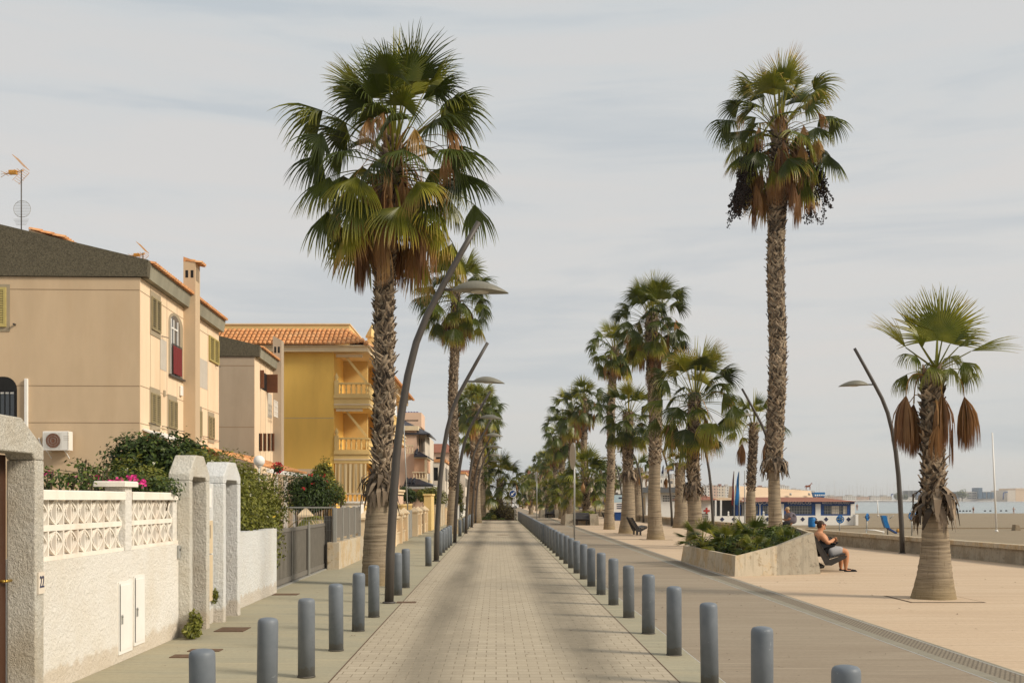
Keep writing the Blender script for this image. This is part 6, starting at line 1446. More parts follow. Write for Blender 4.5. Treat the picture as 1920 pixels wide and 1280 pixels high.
for px in (1381, 1386): m.box(xs(px), xs(px)+.25, YC2+.2, YC2+2, zz(966), zz(945))
m.build('blue_screen', M['blue'], t)
t2 = thing('terrace_wall', (28, YC2-4, -1), 'low white terrace wall with dark diamond tiles in front of the beach restaurant', 'wall')
YW = YC2-3; m = MB(); m.box(AT(1340, 0, YW).x, AT(1602, 0, YW).x, YW, YW+.25, -1.1, AT(0, 967, YW).z); m.box(AT(1602, 0, YW).x, AT(1607, 0, YW).x, YW-.4, YW+.6, -1.1, AT(0, 964, YW).z); m.build('wall', M['white'], t2)
for px in (1354, 1376, 1439, 1505, 1528, 1549, 1572, 1591):
    c = AT(px, 973, YW); m = MB(); r_ = .26; m.loft([[(c.x-r_, YW-.02, c.z), (c.x, YW-.02, c.z-r_), (c.x+r_, YW-.02, c.z), (c.x, YW-.02, c.z+r_)], [(c.x-r_, YW-.001, c.z), (c.x, YW-.001, c.z-r_), (c.x+r_, YW-.001, c.z), (c.x, YW-.001, c.z+r_)]]); m.build('diamond_tile', M['navy'], t2)
for px in (1366, 1432):
    c = AT(px, 967, YW); m = MB(); m.lathe((c.x, YW+.1, c.z+.001), [(.14, 0), (.10, .1), (.08, .35), (.11, .42), (.02, .55)], 10); m.build('finial', M['white'], t2)
# cream roofed building behind the restaurant, with brown horse figures
YR = 150; t = thing('beach_building', (37, YR, -1), 'long cream wall-like roof rising behind the beach restaurant', 'building')
m = MB(); a, b = AT(1388, 932, YR), AT(1524, 917, YR)
m.loft([[(a.x, YR, -1), (b.x, YR, -1), (b.x, YR+8, -1), (a.x, YR+8, -1)], [(a.x, YR, a.z), (b.x, YR, a.z), (b.x, YR+8, a.z), (a.x, YR+8, a.z)], [(a.x, YR+1, b.z+.5), (b.x, YR+1, b.z-.2), (b.x, YR+7, b.z-.2), (a.x, YR+7, b.z+.5)]]); m.build('wall', M['roof_cream'], t)
m = MB(); a_, b_ = AT(1388, 937, YR-.3), AT(1530, 928.5, YR-.3); m.box(a_.x, b_.x, YR-.3, YR-.01, a_.z, a_.z+.2); m.build('fascia', M['tile_r'], t)
m = MB()
for px in (1482, 1517): c = AT(px, 926, YR); m.lathe((c.x, YR-.1, c.z-.15), [(.16, 0), (.16, .3)], 8)
m.build('vent', M['steel'], t)
def horse(px, pyb, s, label):
    b = AT(px, pyb, YR+2); t = thing('horse_statue', (b.x, b.y, b.z), label, 'statue'); m = MB(); x, y, z = b
    rings = []
    for k, (u, zc, ry, rz_) in enumerate(((-.95, 1.25, .1, .15), (-.8, 1.25, .26, .32), (-.3, 1.2, .28, .34), (.3, 1.25, .27, .36), (.7, 1.4, .22, .36), (.95, 1.8, .15, .25), (1.12, 2.15, .12, .2), (1.3, 2.25, .11, .16), (1.55, 2.05, .08, .10), (1.6, 2.0, .04, .05))):
        rings.append([(x+u*s, y+ry*s*math.cos(a*.785), z+(zc+rz_*math.sin(a*.785))*s) for a in range(8)])
    m.loft(rings, smooth=True)
    m.build('body', M['horse'], t)
    m = MB()
    for u, yy in ((-.75, .15), (-.6, -.15), (.55, .15), (.75, -.15)): m.tube([(x+u*s, y+yy*s, z+1.1*s), (x+(u+.06)*s, y+yy*s, z+.55*s), (x+u*s, y+yy*s, z)], [.12*s, .07*s, .06*s], 6)
    m.build('legs', M['horse'], t)
    m = MB(); m.tube([(x-.95*s, y, z+1.3*s), (x-1.2*s, y, z+1.1*s), (x-1.2*s, y, z+.6*s)], [.06*s, .07*s, .02*s], 6); m.tube([(x+1.15*s, y+.05*s, z+2.3*s), (x+1.15*s, y+.05*s, z+2.55*s)], [.05*s, .01], 5); m.build('tail_and_ears', M['horse'], t)
horse(1515, 917.5, .40, 'brown horse figure standing on the right end of the cream roof'); horse(1400, 913, .40, 'brown horse figure on the left end of the cream roof')
t = thing('blue_shelter', (45, 158, -1), 'bright blue shelter with white arches right of the cream roof', 'shelter'); m = MB(); a, b = AT(1527, 930.5, 158), AT(1547, 922.5, 158); m.box(a.x, b.x, 158, 161, a.z, b.z); m.box(a.x+.1, a.x+.3, 158.1, 160.9, -1.2, a.z); m.box(b.x-.3, b.x-.1, 158.1, 160.9, -1.2, a.z); m.build('canopy', M['blue_l'], t)
m = MB()
for k in range(5): x = a.x+(b.x-a.x)*(k+.5)/5; m.box(x-.1, x+.1, 157.98, 157.999, a.z+.1, a.z+.32)
m.build('openings', M['white'], t)
def flagpole(px, pyb, pyt, Y, mat, flag, label, lean=0):
    b = AT(px, pyb, Y); top = AT(px+lean, pyt, Y); t = thing('flagpole', (b.x, Y, -1), label, 'flagpole'); m = MB(); m.tube([(b.x, Y, -1), top], .05, 6); m.build('pole', M['steel'], t)
    if flag:
        f0, f1, wd, fm = flag; m = MB(); n = 14; prev = None; zt, zb_ = AT(0, f0, Y).z, AT(0, f1, Y).z
        for k in range(n+1):
            u = k/n; z = zt+(zb_-zt)*u; dx = wd*(.25+.75*math.sin(min(1, u*1.3)*1.57))*(1+.15*math.sin(u*9)); ids = [m.vert((b.x+.04, Y, z)), m.vert((b.x-dx*.5, Y+.1*math.sin(u*7), z)), m.vert((b.x-dx, Y-.06*math.sin(u*11), z+.1))]
            if prev: m.face((prev[0], prev[1], ids[1], ids[0]), 0, True); m.face((prev[1], prev[2], ids[2], ids[1]), 0, True)
            prev = ids
        m.build('flag', M[fm], t)
flagpole(1376.5, 978, 883, 100, 'steel', (884, 948, .22, 'red'), 'flagpole with a limp red flag left of the blue one')
flagpole(1386, 978, 883, 98, 'steel', (886, 947, .34, 'blue_l'), 'flagpole with a limp bright blue flag in front of the restaurant')
flagpole(1396.5, 978, 882, 99, 'steel', None, 'bare flagpole right of the blue flag')
for px, yt, fl_, lab in ((1238, 880, None, 'leftmost thin white flagpole behind the white kiosk'), (1244.5, 872, (873, 888, .25, 'navy'), 'flagpole with a dark flag behind the white kiosk'), (1264, 868, (869, 882, .7, 'blue_l'), 'flagpole with a blue and white flag behind the little tuft palm')): flagpole(px, 925, yt, 140, 'steel', fl_, lab)

# ================================================================== BEACH THINGS
t = thing('barrel_bin', (AT(1522, 0, 103).x, 103, -1), 'bright blue barrel bin standing on the sand left of the seated woman', 'bin')
c = AT(1522, 988, 103); m = MB(); m.lathe((c.x, 103, c.z), [(.30, 0), (.34, .1), (.35, .28), (.34, .31), (.35, .34), (.35, .62), (.34, .65), (.35, .68), (.34, .88), (.30, .92)], 18); m.build('barrel', M['blue_l'], t)
m = MB(); m.lathe((c.x, 103, c.z+.921), [(.31, 0), (.33, .02), (.33, .06), (.05, .09)], 18); m.build('rim', M['blue'], t)
def wheel(px, py, r_, Y, label, tilt=0):
    c = AT(px, py, Y); t = thing('exercise_machine', (c.x, Y, -.9), label, 'exercise machine'); m = MB(); m.tube([(c.x, Y+.1, -1.1), (c.x, Y+.1, c.z+.1)], .05, 8); m.build('post', M['steel'], t)
    m = MB(); ca, sa = math.cos(tilt), math.sin(tilt)
    P = [(c.x+r_*math.cos(a*.2618)*ca, Y-.05+r_*math.cos(a*.2618)*sa, c.z+r_*math.sin(a*.2618)) for a in range(25)]; m.tube(P, .05, 6)
    for a in range(3): q = a*1.047; m.bar((c.x+r_*math.cos(q)*ca, Y-.05+r_*math.cos(q)*sa, c.z+r_*math.sin(q)), (c.x-r_*math.cos(q)*ca, Y-.05-r_*math.cos(q)*sa, c.z-r_*math.sin(q)), .07)
    m.build('wheel', M['blue_l'], t)
    m = MB(); disc(m, c, r_*.72, Y-.03, Y-.01, 20); m.build('plate', M['blue'], t)
    m = MB(); m.bar((c.x-r_*1.3, Y-.08, c.z+.02), (c.x+r_*1.3, Y-.08, c.z+.04), .035); m.build('handle', M['gate_l'], t)
wheel(1575, 973, .27, 84, 'blue exercise wheel on a post in front of the restaurant wall'); wheel(1626, 969, .26, 82, 'small blue exercise wheel right of the restaurant', .9); wheel(1710.5, 967, .27, 80, 'blue exercise wheel on a post between the sea wall lamp and the short palm')
t = thing('exercise_machine', (27, 80, -1), 'bright blue reclining exercise seat beside the sea wall lamp', 'exercise machine'); Y = 78
m = MB(); P = [AT(1658, 966, Y), AT(1661, 978, Y), AT(1665, 989, Y)]; m.loft([[q+Vector((dx, dy, 0)) for dx, dy in ((-.16, 0), (.16, 0), (.16, .4), (-.16, .4))] for q in P], smooth=False); m.build('backrest', M['blue_l'], t)
m = MB(); a, b = AT(1666, 990, Y), AT(1682, 999, Y); m.loft([[a+Vector((0, 0, -.05)), a+Vector((0, .5, -.05)), a+Vector((0, .5, .07)), a+Vector((0, 0, .07))], [b+Vector((0, 0, -.05)), b+Vector((0, .5, -.05)), b+Vector((0, .5, .07)), b+Vector((0, 0, .07))]]); m.build('seat', M['blue'], t)
m = MB(); c = AT(1667, 966, Y+.3); m.tube([(c.x, Y+.6, -1.1), (c.x, Y+.6, c.z)], .05, 8); m.tube([AT(1668, 972, Y+.6), AT(1676, 965, Y+.6)], .03, 6); m.build('post', M['gate_l'], t)
m = MB(); a = AT(1686, 995, Y); m.lathe((a.x, Y+.2, a.z-.1), [(.10, 0), (.16, .1), (.10, .25)], 10); m.build('pad', M['pylon'], t)
t = thing('white_rail', (25, 80, -1), 'low curved white rail on the sand beside the small exercise wheel', 'rail'); m = MB(); m.tube([AT(1622, 993, 78), AT(1640, 993.5, 78), AT(1658, 997, 78)], .05, 6); m.build('rail', M['white'], t)
m = MB()
for px in (1624, 1656): c = AT(px, 994, 78); m.tube([(c.x, 78, -1.1), (c.x, 78, c.z)], .03, 6)
m.build('leg', M['steel'], t)
def beachpole(px, pyb, pyt, Y, r_, label):
    b = AT(px, pyb, Y); a = AT(px-8*(pyb-pyt)/186, pyt, Y); t = thing('beach_pole', (b.x, Y, b.z), label, 'pole'); m = MB(); m.tube([b-Vector((0, 0, .2)), a], [r_, r_*.7], 10); m.build('pole', M['white'], t); m = MB(); m.lathe((b.x, Y, b.z-.02), [(r_*1.8, 0), (r_*1.6, .12), (r_*1.1, .16)], 10); m.build('socket', M['white'], t)
beachpole(1868.5, 996, 811, 91, .085, 'tall white pole standing on the sand at the far right'); beachpole(1646.5, 966.5, 937, 190, .11, 'small distant white pole near the water left of the lamp')
t = thing('stone_block', (AT(1910, 0, 95).x, 95, -1), 'squat brown stone block on the sand at the right edge', 'block'); a, b = AT(1903, 998, 95), AT(1916, 983, 95)
m = MB(); m.loft([[(a.x, 95, a.z-.1), (b.x, 95, a.z-.1), (b.x, 95.8, a.z-.1), (a.x, 95.8, a.z-.1)], [(a.x+.1, 95.1, b.z), (b.x-.15, 95.1, b.z-.05), (b.x-.15, 95.7, b.z-.05), (a.x+.1, 95.7, b.z)]]); m.build('block', M['stone'], t, bevel=.03)
m = MB(); m.box(13.2, 400, 102, 102.35, -1.2, -.93); o = m.build('timber_edge', M['stone']); setp(o, 'long thin timber edging running across the sand', 'edging')

# ================================================================== PEOPLE
def skin_body(name, V_, E_, mat, parent, root=0, sub=2):
    me = bpy.data.meshes.new(name); off = wloc(parent); me.from_pydata([tuple(Vector(v[:3])-off) for v in V_], E_, []); o = bpy.data.objects.new('tmpb', me); col.objects.link(o)
    sk = o.modifiers.new('s', 'SKIN'); sk.use_smooth_shade = True; sb = o.modifiers.new('u', 'SUBSURF'); sb.levels = sub; sb.render_levels = sub
    for i, v in enumerate(V_):
        s = me.skin_vertices[0].data[i]; r_ = v[3]; s.radius = (r_, v[4] if len(v) > 4 else r_); s.use_root = (i == root)
    bpy.context.view_layer.update(); dg = bpy.context.evaluated_depsgraph_get(); m2 = bpy.data.meshes.new_from_object(o.evaluated_get(dg)); bpy.data.objects.remove(o)
    m2.materials.clear(); m2.materials.append(mat); m2.polygons.foreach_set('use_smooth', [True]*len(m2.polygons)); r = bpy.data.objects.new(name, m2); col.objects.link(r); r.parent = parent; return r
def ball(m, c, rx, ry, rz_, n=14, k=10):
    rings = [[(c[0]+rx*math.sin(math.pi*i/k)*math.cos(2*math.pi*j/n), c[1]+ry*math.sin(math.pi*i/k)*math.sin(2*math.pi*j/n), c[2]-rz_*math.cos(math.pi*i/k)) for j in range(n)] for i in range(1, k)]
    m.loft(rings, 0, True, True)
YP = 25.25
def W(px, py, dy=0.0): q = AT(px, py, YP); return Vector((q.x, YP+.15+dy, q.z))
t = thing('person', (W(1560, 1072).x, YP, 0), 'woman with a hair bun sitting on the bench, black top, grey knee shorts', 'person')
P = {}; V_ = []; E_ = []
def add(n_, px, py, dy, r_, par=None, r2=None):
    v = W(px, py, dy); V_.append((v.x, v.y, v.z, r_, r2 or r_)); P[n_] = len(V_)-1
    if par: E_.append((P[par], P[n_]))
add('pelvis', 1551, 1035, .12, .19, None, .23); add('waist', 1549, 1023, .12, .185, 'pelvis', .22); add('chest', 1545.5, 1010, .12, .165, 'waist', .215); add('neckb', 1542, 1000, .12, .10, 'chest'); add('neck', 1544, 995, .12, .066, 'neckb'); add('head1', 1547, 989, .12, .075, 'neck'); add('head2', 1547, 983.5, .12, .088, 'head1'); add('head3', 1545.5, 978.5, .12, .070, 'head2')
for s, dy in (('n', -.06), ('f', .30)):
    dy2 = dy+(-.02 if s == 'n' else .02); add('sh'+s, 1542.5, 1003.5, dy2, .088, 'chest'); add('ua'+s, 1547, 1011, dy2-.02, .076, 'sh'+s); add('el'+s, 1553, 1018.5, dy2-(.03 if s == 'n' else -.03), .066, 'ua'+s); add('fa'+s, 1560, 1015.5, dy2+(.01 if s == 'n' else -.01), .054, 'el'+s); add('wr'+s, 1566.5 if s == 'n' else 1564, 1012 if s == 'n' else 1015, .02 if s == 'n' else .15, .038, 'fa'+s)
    add('pa'+s, 1569.5 if s == 'n' else 1567, 1010 if s == 'n' else 1016, .05 if s == 'n' else .10, .030, 'wr'+s)
    add('hip'+s, 1557, 1036, dy*.9+.04, .13, 'pelvis'); add('th'+s, 1572, 1033, dy+.02, .115, 'hip'+s); add('kn'+s, 1588.5, 1033.5, dy-.02, .085, 'th'+s); add('kb'+s, 1588.7, 1041, dy-.02, .075, 'kn'+s)
    add('ca'+s, 1588, 1050, dy-.02, .074, 'kb'+s); add('an'+s, 1587.5, 1064.5, dy-.02, .043, 'ca'+s); add('he'+s, 1588, 1069.5, dy-.02, .032, 'an'+s); add('ba'+s, 1596, 1070.5, dy-.02, .034, 'he'+s); add('to'+s, 1602, 1071.3, dy-.02, .022, 'ba'+s)
body = skin_body('body', V_, E_, M['skin'], t)
# fingers, face, ears
m = MB()
for s in ('n', 'f'):
    i = P['pa'+s]; b = Vector(V_[i][:3])
    for k in range(4):
        o = Vector((.012, (-.03+.02*k), .012-.012*k)); L = (.055, .065, .062, .048)[k]; m.tube([b+o, b+o+Vector((L*.55, .01, -.01)), b+o+Vector((L*.9, .02, -.035)), b+o+Vector((L*.8, .02, -.055))], [.010, .009, .008, .006], 6)
    m.tube([b+Vector((-.01, -.02, .02)), b+Vector((.02, -.035, .03)), b+Vector((.045, -.03, .02))], [.011, .010, .008], 6)
hd = W(1547, 984.5, .12)
m.tube([hd+Vector((.085, 0, .015)), hd+Vector((.105, 0, -.012)), hd+Vector((.09, 0, -.024))], [.010, .016, .010], 8); ball(m, hd+Vector((.078, 0, -.058)), .018, .026, .009); ball(m, hd+Vector((-.01, -.088, -.005)), .018, .010, .028); ball(m, hd+Vector((.07, 0, -.085)), .028, .035, .022)
m.build('face_and_fingers', M['skin'], body)
m = MB()
for sy in (-.036, .036): ball(m, hd+Vector((.082, sy, .018)), .012, .026, .017)
m.bar(hd+Vector((.085, -.05, .02)), hd+Vector((0, -.09, .015)), .008); m.bar(hd+Vector((.092, -.01, .022)), hd+Vector((.092, .01, .022)), .006); m.build('sunglasses', plain('red_sunglasses', (.20, .02, .03), .2, .05, bst=0, spec=.6), t)
m = MB(); ball(m, hd+Vector((-.022, 0, .028)), .092, .094, .088); ball(m, hd+Vector((-.045, 0, -.01)), .07, .088, .08); ball(m, W(1537.5, 979, .12), .05, .05, .048); m.build('hair', M['hair'], t)
T_ = [(*W(1553, 1044, .12), .27, .31), (*W(1550, 1029, .12), .265, .31), (*W(1547, 1017, .12), .24, .285), (*W(1547, 1010, .12), .185, .22), (*W(1557, 1016, .12), .14, .20), (*W(1565, 1026, .12), .13, .19), (*W(1543.5, 1001, -.01), .045, .045), (*W(1543.5, 1001, .25), .045, .045)]
skin_body('tank_top', T_, [(0, 1), (1, 2), (2, 3), (2, 4), (4, 5), (3, 6), (3, 7)], M['black'], t)
for dy in (-.04, .30):
    S_ = [(*W(1553, 1037, dy), .165, .165), (*W(1564, 1034.5, dy), .150, .150), (*W(1576, 1033, dy), .132, .132), (*W(1585, 1033, dy-.01), .108, .108)]
    skin_body('shorts_leg', S_, [(0, 1), (1, 2), (2, 3)], M['greycloth'], t)
m = MB()
for dy in (-.08, .28):
    a = W(1587, 1071, dy); m.loft([[(a.x+u*.01, a.y+s_*w_, .004) for s_ in (-1, 1)] + [(a.x+u*.01, a.y+w_, h_), (a.x+u*.01, a.y-w_, h_)] for u, w_, h_ in ((-2.5, .028, .05), (2, .036, .035), (11, .044, .03), (18, .042, .06), (23, .036, .05), (27, .015, .02))])
m.build('shoes', M['black'], t)

# older man sitting on the sea wall, seen from behind
YM = 43.5; mx = AT(1476, 0, YM)
def Wm(px, py, dy=0.0): q = AT(px, py, YM); return Vector((q.x, YM+dy, q.z))
t = thing('person', (Wm(1478, 985).x, YM, 0), 'older man in a grey mauve shirt sitting on the sea wall behind the planter', 'person')
V_ = []; E_ = []; P = {}
def addm(n_, px, py, dy, r_, par=None, r2=None):
    v = Wm(px, py, dy); V_.append((v.x, v.y, v.z, r_, r2 or r_)); P[n_] = len(V_)-1
    if par: E_.append((P[par], P[n_]))
addm('pelvis', 1482, 979, 0, .18); addm('waist', 1482, 972, 0, .18, 'pelvis'); addm('chest', 1480.5, 965.5, 0, .18, 'waist', .22); addm('neck', 1477.5, 959.5, 0, .055, 'chest'); addm('h1', 1476, 956.5, 0, .08, 'neck'); addm('h2', 1475.5, 953.5, 0, .088, 'h1')
for s, dy in (('n', -.18), ('f', .2)):
    addm('s'+s, 1480, 963.5, dy, .07, 'chest'); addm('e'+s, 1477, 973, dy-.05, .05, 's'+s); addm('w'+s, 1471, 974, dy*.4, .035, 'e'+s); addm('a'+s, 1468.5, 973, dy*.3, .03, 'w'+s)
    addm('hp'+s, 1480, 981, dy*.7, .10, 'pelvis'); addm('k'+s, 1466, 981.5, dy*.8, .07, 'hp'+s); addm('f'+s, 1466, 998, dy*.8, .045, 'k'+s); addm('t'+s, 1460, 1002, dy*.8, .04, 'f'+s)
body = skin_body('body', V_, E_, M['skin_d'], t)
T_ = [(*Wm(1482, 983), .24, .27), (*Wm(1482.5, 973), .25, .28), (*Wm(1481, 966), .23, .28), (*Wm(1479.5, 962), .15, .20), (*Wm(1480, 963.5, -.2), .09, .09), (*Wm(1478, 970.5, -.24), .072, .072), (*Wm(1480, 963.5, .22), .09, .09), (*Wm(1478, 970.5, .25), .072, .072)]
skin_body('shirt', T_, [(0, 1), (1, 2), (2, 3), (2, 4), (4, 5), (2, 6), (6, 7)], M['mauve'], t)
T_ = [(*Wm(1481, 981, -.12), .12, .12), (*Wm(1467, 981.5, -.15), .088, .088), (*Wm(1466, 997, -.15), .06, .06)]; skin_body('trousers_leg', T_, [(0, 1), (1, 2)], M['black'], t)
T_ = [(*Wm(1481, 981, .12), .12, .12), (*Wm(1467, 981.5, .15), .088, .088), (*Wm(1466, 997, .15), .06, .06)]; skin_body('trousers_leg', T_, [(0, 1), (1, 2)], M['black'], t)
m = MB(); h2 = Wm(1475.5, 954); ball(m, h2+Vector((.02, 0, .012)), .092, .094, .08); m.build('hair', M['hair_g'], t)
m = MB(); ball(m, h2+Vector((-.095, 0, -.03)), .02, .016, .025); ball(m, h2+Vector((.0, -.088, -.02)), .02, .012, .03)
for s in ('n', 'f'):
    b = Vector(V_[P['a'+s]][:3])
    for k in range(4): o = Vector((-.01, -.03+.02*k, 0)); m.tube([b+o, b+o+Vector((-.05, 0, -.01)), b+o+Vector((-.075, 0, -.04))], [.011, .010, .007], 5)
    m.tube([b+Vector((0, -.03, .02)), b+Vector((-.04, -.04, .03))], [.011, .008], 5)
m.build('nose_ear_and_fingers', M['skin_d'], body)
def standing(px, pyf, Y, label, mat, arm=0.0, zf=None):
    f = AT(px, pyf, Y); t = thing('person', (f.x, Y, f.z), label, 'person'); x, y, z = f
    V_ = [(x, y, z+.95, .14), (x, y, z+1.15, .13), (x, y, z+1.38, .15), (x, y, z+1.50, .055), (x, y, z+1.60, .085), (x, y, z+1.68, .085)]; E_ = [(0, 1), (1, 2), (2, 3), (3, 4), (4, 5)]
    for s in (-1, 1):
        n = len(V_); V_ += [(x+s*.20, y, z+1.38, .06), (x+s*.26, y-arm*.1, z+1.12, .045), (x+s*(.27+arm*.1), y-.1-arm*.3, z+.90+arm*.25, .035), (x+s*.1, y, z+.88, .10), (x+s*.11, y-.02, z+.48, .07), (x+s*.11, y+.02, z+.10, .045), (x+s*.12, y-.13, z+.03, .04)]
        E_ += [(2, n), (n, n+1), (n+1, n+2), (0, n+3), (n+3, n+4), (n+4, n+5), (n+5, n+6)]
    skin_body('body', V_, E_, M['skin_d'], t, sub=1)
    skin_body('clothes', [(x, y, z+.74, .16), (x, y, z+.95, .17), (x, y, z+1.15, .155), (x, y, z+1.38, .175)], [(0, 1), (1, 2), (2, 3)], M[mat], t, sub=1)
    m = MB(); ball(m, (x, y+.02, z+1.70), .095, .1, .085); m.build('hair', M['hair'], t)
standing(1825, 962, 275, 'dark dressed person standing at the water edge left of the tall white pole', 'black'); standing(1900.5, 963, 272, 'person in pale top holding something at the water edge, at the far right', 'greycloth', 1.0); standing(1607, 957, 262, 'small distant person at the water edge beside the restaurant corner', 'mauve')

# ================================================================== CARS FAR DOWN THE STREET
def car(px, pyb, mat, label, rz=0.0):
    g = G(px, pyb); t = thing('parked_car', (g.x, g.y, 0), label, 'car', rz=rz)
    m = MB(); prof = [(-2.1, .30), (-2.15, .62), (-2.0, .88), (-1.15, .95), (-.75, 1.38), (.85, 1.42), (1.45, 1.0), (2.05, .90), (2.15, .60), (2.1, .30)]
    for w0, w1 in ((-.85, .85),): m.loft([[(x*.98, w0, z) for x, z in prof], [(x, w0+.12, z) for x, z in prof], [(x, w1-.12, z) for x, z in prof], [(x*.98, w1, z) for x, z in prof]])
    m.build('body', M[mat], t, True)
    m = MB()
    for s in (-1, 1): m.loft([[(x, s*.853, z) for x, z in ((-1.05, .97), (-.70, 1.32), (.80, 1.35), (1.25, 1.0))], [(x, s*.858, z) for x, z in ((-1.05, .97), (-.70, 1.32), (.80, 1.35), (1.25, 1.0))]])
    m.loft([[(-1.17, -.68, .985), (-1.17, .68, .985), (-.80, .6, 1.36), (-.80, -.6, 1.36)], [(-1.19, -.68, .985), (-1.19, .68, .985), (-.83, .6, 1.36), (-.83, -.6, 1.36)]]); m.build('windows', M['glass'], t, True)
    for x in (-1.35, 1.35):
        for s in (-.86, .70):
            m = MB(); P = [[(x+.32*math.cos(a*.3927), yy, .32+.32*math.sin(a*.3927)) for a in range(16)] for yy in (s, s+.17)]; m.loft(P); w_ = m.build('wheel', M['tyre'], t, True)
    for s in (-.6, .6): m = MB(); m.box(-2.17, -2.14, s-.12, s+.12, .62, .76); m.build('headlight', M['white'], t, True)
car(1066, 956.5, 'car_d', 'dark blue car parked across the end of the street beyond the palms', R(15)); car(1049, 955, 'car_d', 'dark car seen end-on left of the other dark car at the end of the street', R(80)); car(951, 953.5, 'car_w', 'pale car half hidden behind the clipped shrub at the end of the road', R(20)); car(973, 953, 'car_d', 'dark car just right of the blue arrow sign at the end of the street', R(85))
t = thing('container_bin', (AT(1088, 0, 150).x, 150, 0), 'dark green rubbish container far up the cycle lane', 'bin'); a, b = AT(1036, 962, 136), AT(1050, 952, 136); m = MB(); m.loft([[(a.x+.1, 136, 0), (b.x-.1, 136, 0), (b.x-.1, 137.2, 0), (a.x+.1, 137.2, 0)], [(a.x, 136, b.z-.1), (b.x, 136, b.z-.1), (b.x, 137.4, b.z-.1), (a.x, 137.4, b.z-.1)]]); m.build('body', plain('dark_green_bin', (.02, .03, .02), .6, .1), t)
m = MB(); m.loft([[(a.x-.03, 135.95, b.z-.095), (b.x+.03, 135.95, b.z-.095), (b.x+.03, 137.4, b.z-.095), (a.x-.03, 137.4, b.z-.095)], [(a.x+.1, 136.2, b.z+.1), (b.x-.1, 136.2, b.z+.1), (b.x-.1, 137.2, b.z+.1), (a.x+.1, 137.2, b.z+.1)]]); m.build('lid', M['bench'], t)

# ================================================================== THE TOWN AND THE FAR SHORE
def block(px0, px1, pyt, Y, d, mat, label, roof=None, zb=-1.0):
    a, b = AT(px0, pyt, Y), AT(px1, pyt, Y); t = thing('town_building', ((a.x+b.x)/2, Y, zb), label, 'building')
    m = MB(); m.box(a.x, b.x, Y, Y+d, zb, a.z); rnd = random.Random(int(px0)); w_ = (b.x-a.x)
    m.build('wall', M[mat], t)
    m = MB(); m.box(a.x-.2, b.x+.2, Y-.2, Y+d+.2, a.z+.001, a.z+.35)
    u = rnd.uniform(.1, .5); m.box(a.x+w_*u, a.x+w_*(u+.3), Y+1, Y+d*.6, a.z+.351, a.z+2.2); m.build('roof', M[roof or 'pale2'], t)
T = [(978, 1001, 893, 300, 'far1', 'tile_r'), (1000, 1020, 905, 330, 'far3', 'tile_r'), (1018, 1040, 898, 300, 'far1', None), (1038, 1062, 904, 320, 'far2', None), (1060, 1085, 895, 290, 'far1', 'tile_r'), (1084, 1108, 903, 310, 'far2', None), (1106, 1130, 897, 300, 'far1', None), (1128, 1152, 901, 330, 'far3', None), (1150, 1178, 892, 300, 'far2', None), (1176, 1200, 898, 320, 'far1', 'tile_r'), (1198, 1216, 890, 350, 'far2', None), (1214, 1236, 884, 360, 'far1', None), (1234, 1256, 893, 380, 'far2', None), (1254, 1276, 897, 400, 'far1', None), (1274, 1296, 899, 420, 'far3', 'tile_r'), (1294, 1312, 904, 430, 'far2', None), (1310, 1330, 893, 520, 'far2', None), (1328, 1346, 901, 540, 'far3', None), (1344, 1360, 908, 560, 'far1', 'tile_r'), (1358, 1376, 911, 600, 'far2', None), (1374, 1396, 906, 650, 'far3', None), (1394, 1414, 912, 700, 'far2', None), (1412, 1436, 908, 750, 'far1', 'tile_r'), (1434, 1456, 914, 800, 'far3', None), (1454, 1480, 911, 800, 'far2', None), (1478, 1502, 917, 900, 'far1', None), (1500, 1528, 920, 900, 'far2', None)]
NM = {'far1': 'cream', 'far2': 'whitish', 'far3': 'pinkish'}
rnd = random.Random(6)
for i, (a, b, yt, Y, mt, rf) in enumerate(T):
    if a > 1270: yt = max(yt, 909+(a*7 % 11)*.6)
    block(a, b, yt, Y*(2 if a > 1270 else 1.2), 12, mt, '%s town building of the distant skyline, %s of the %s ones from the left' % (NM[mt], ORD[sum(1 for q in T[:i+1] if q[4] == mt)-1].replace('nearest', 'first'), NM[mt]), rf)
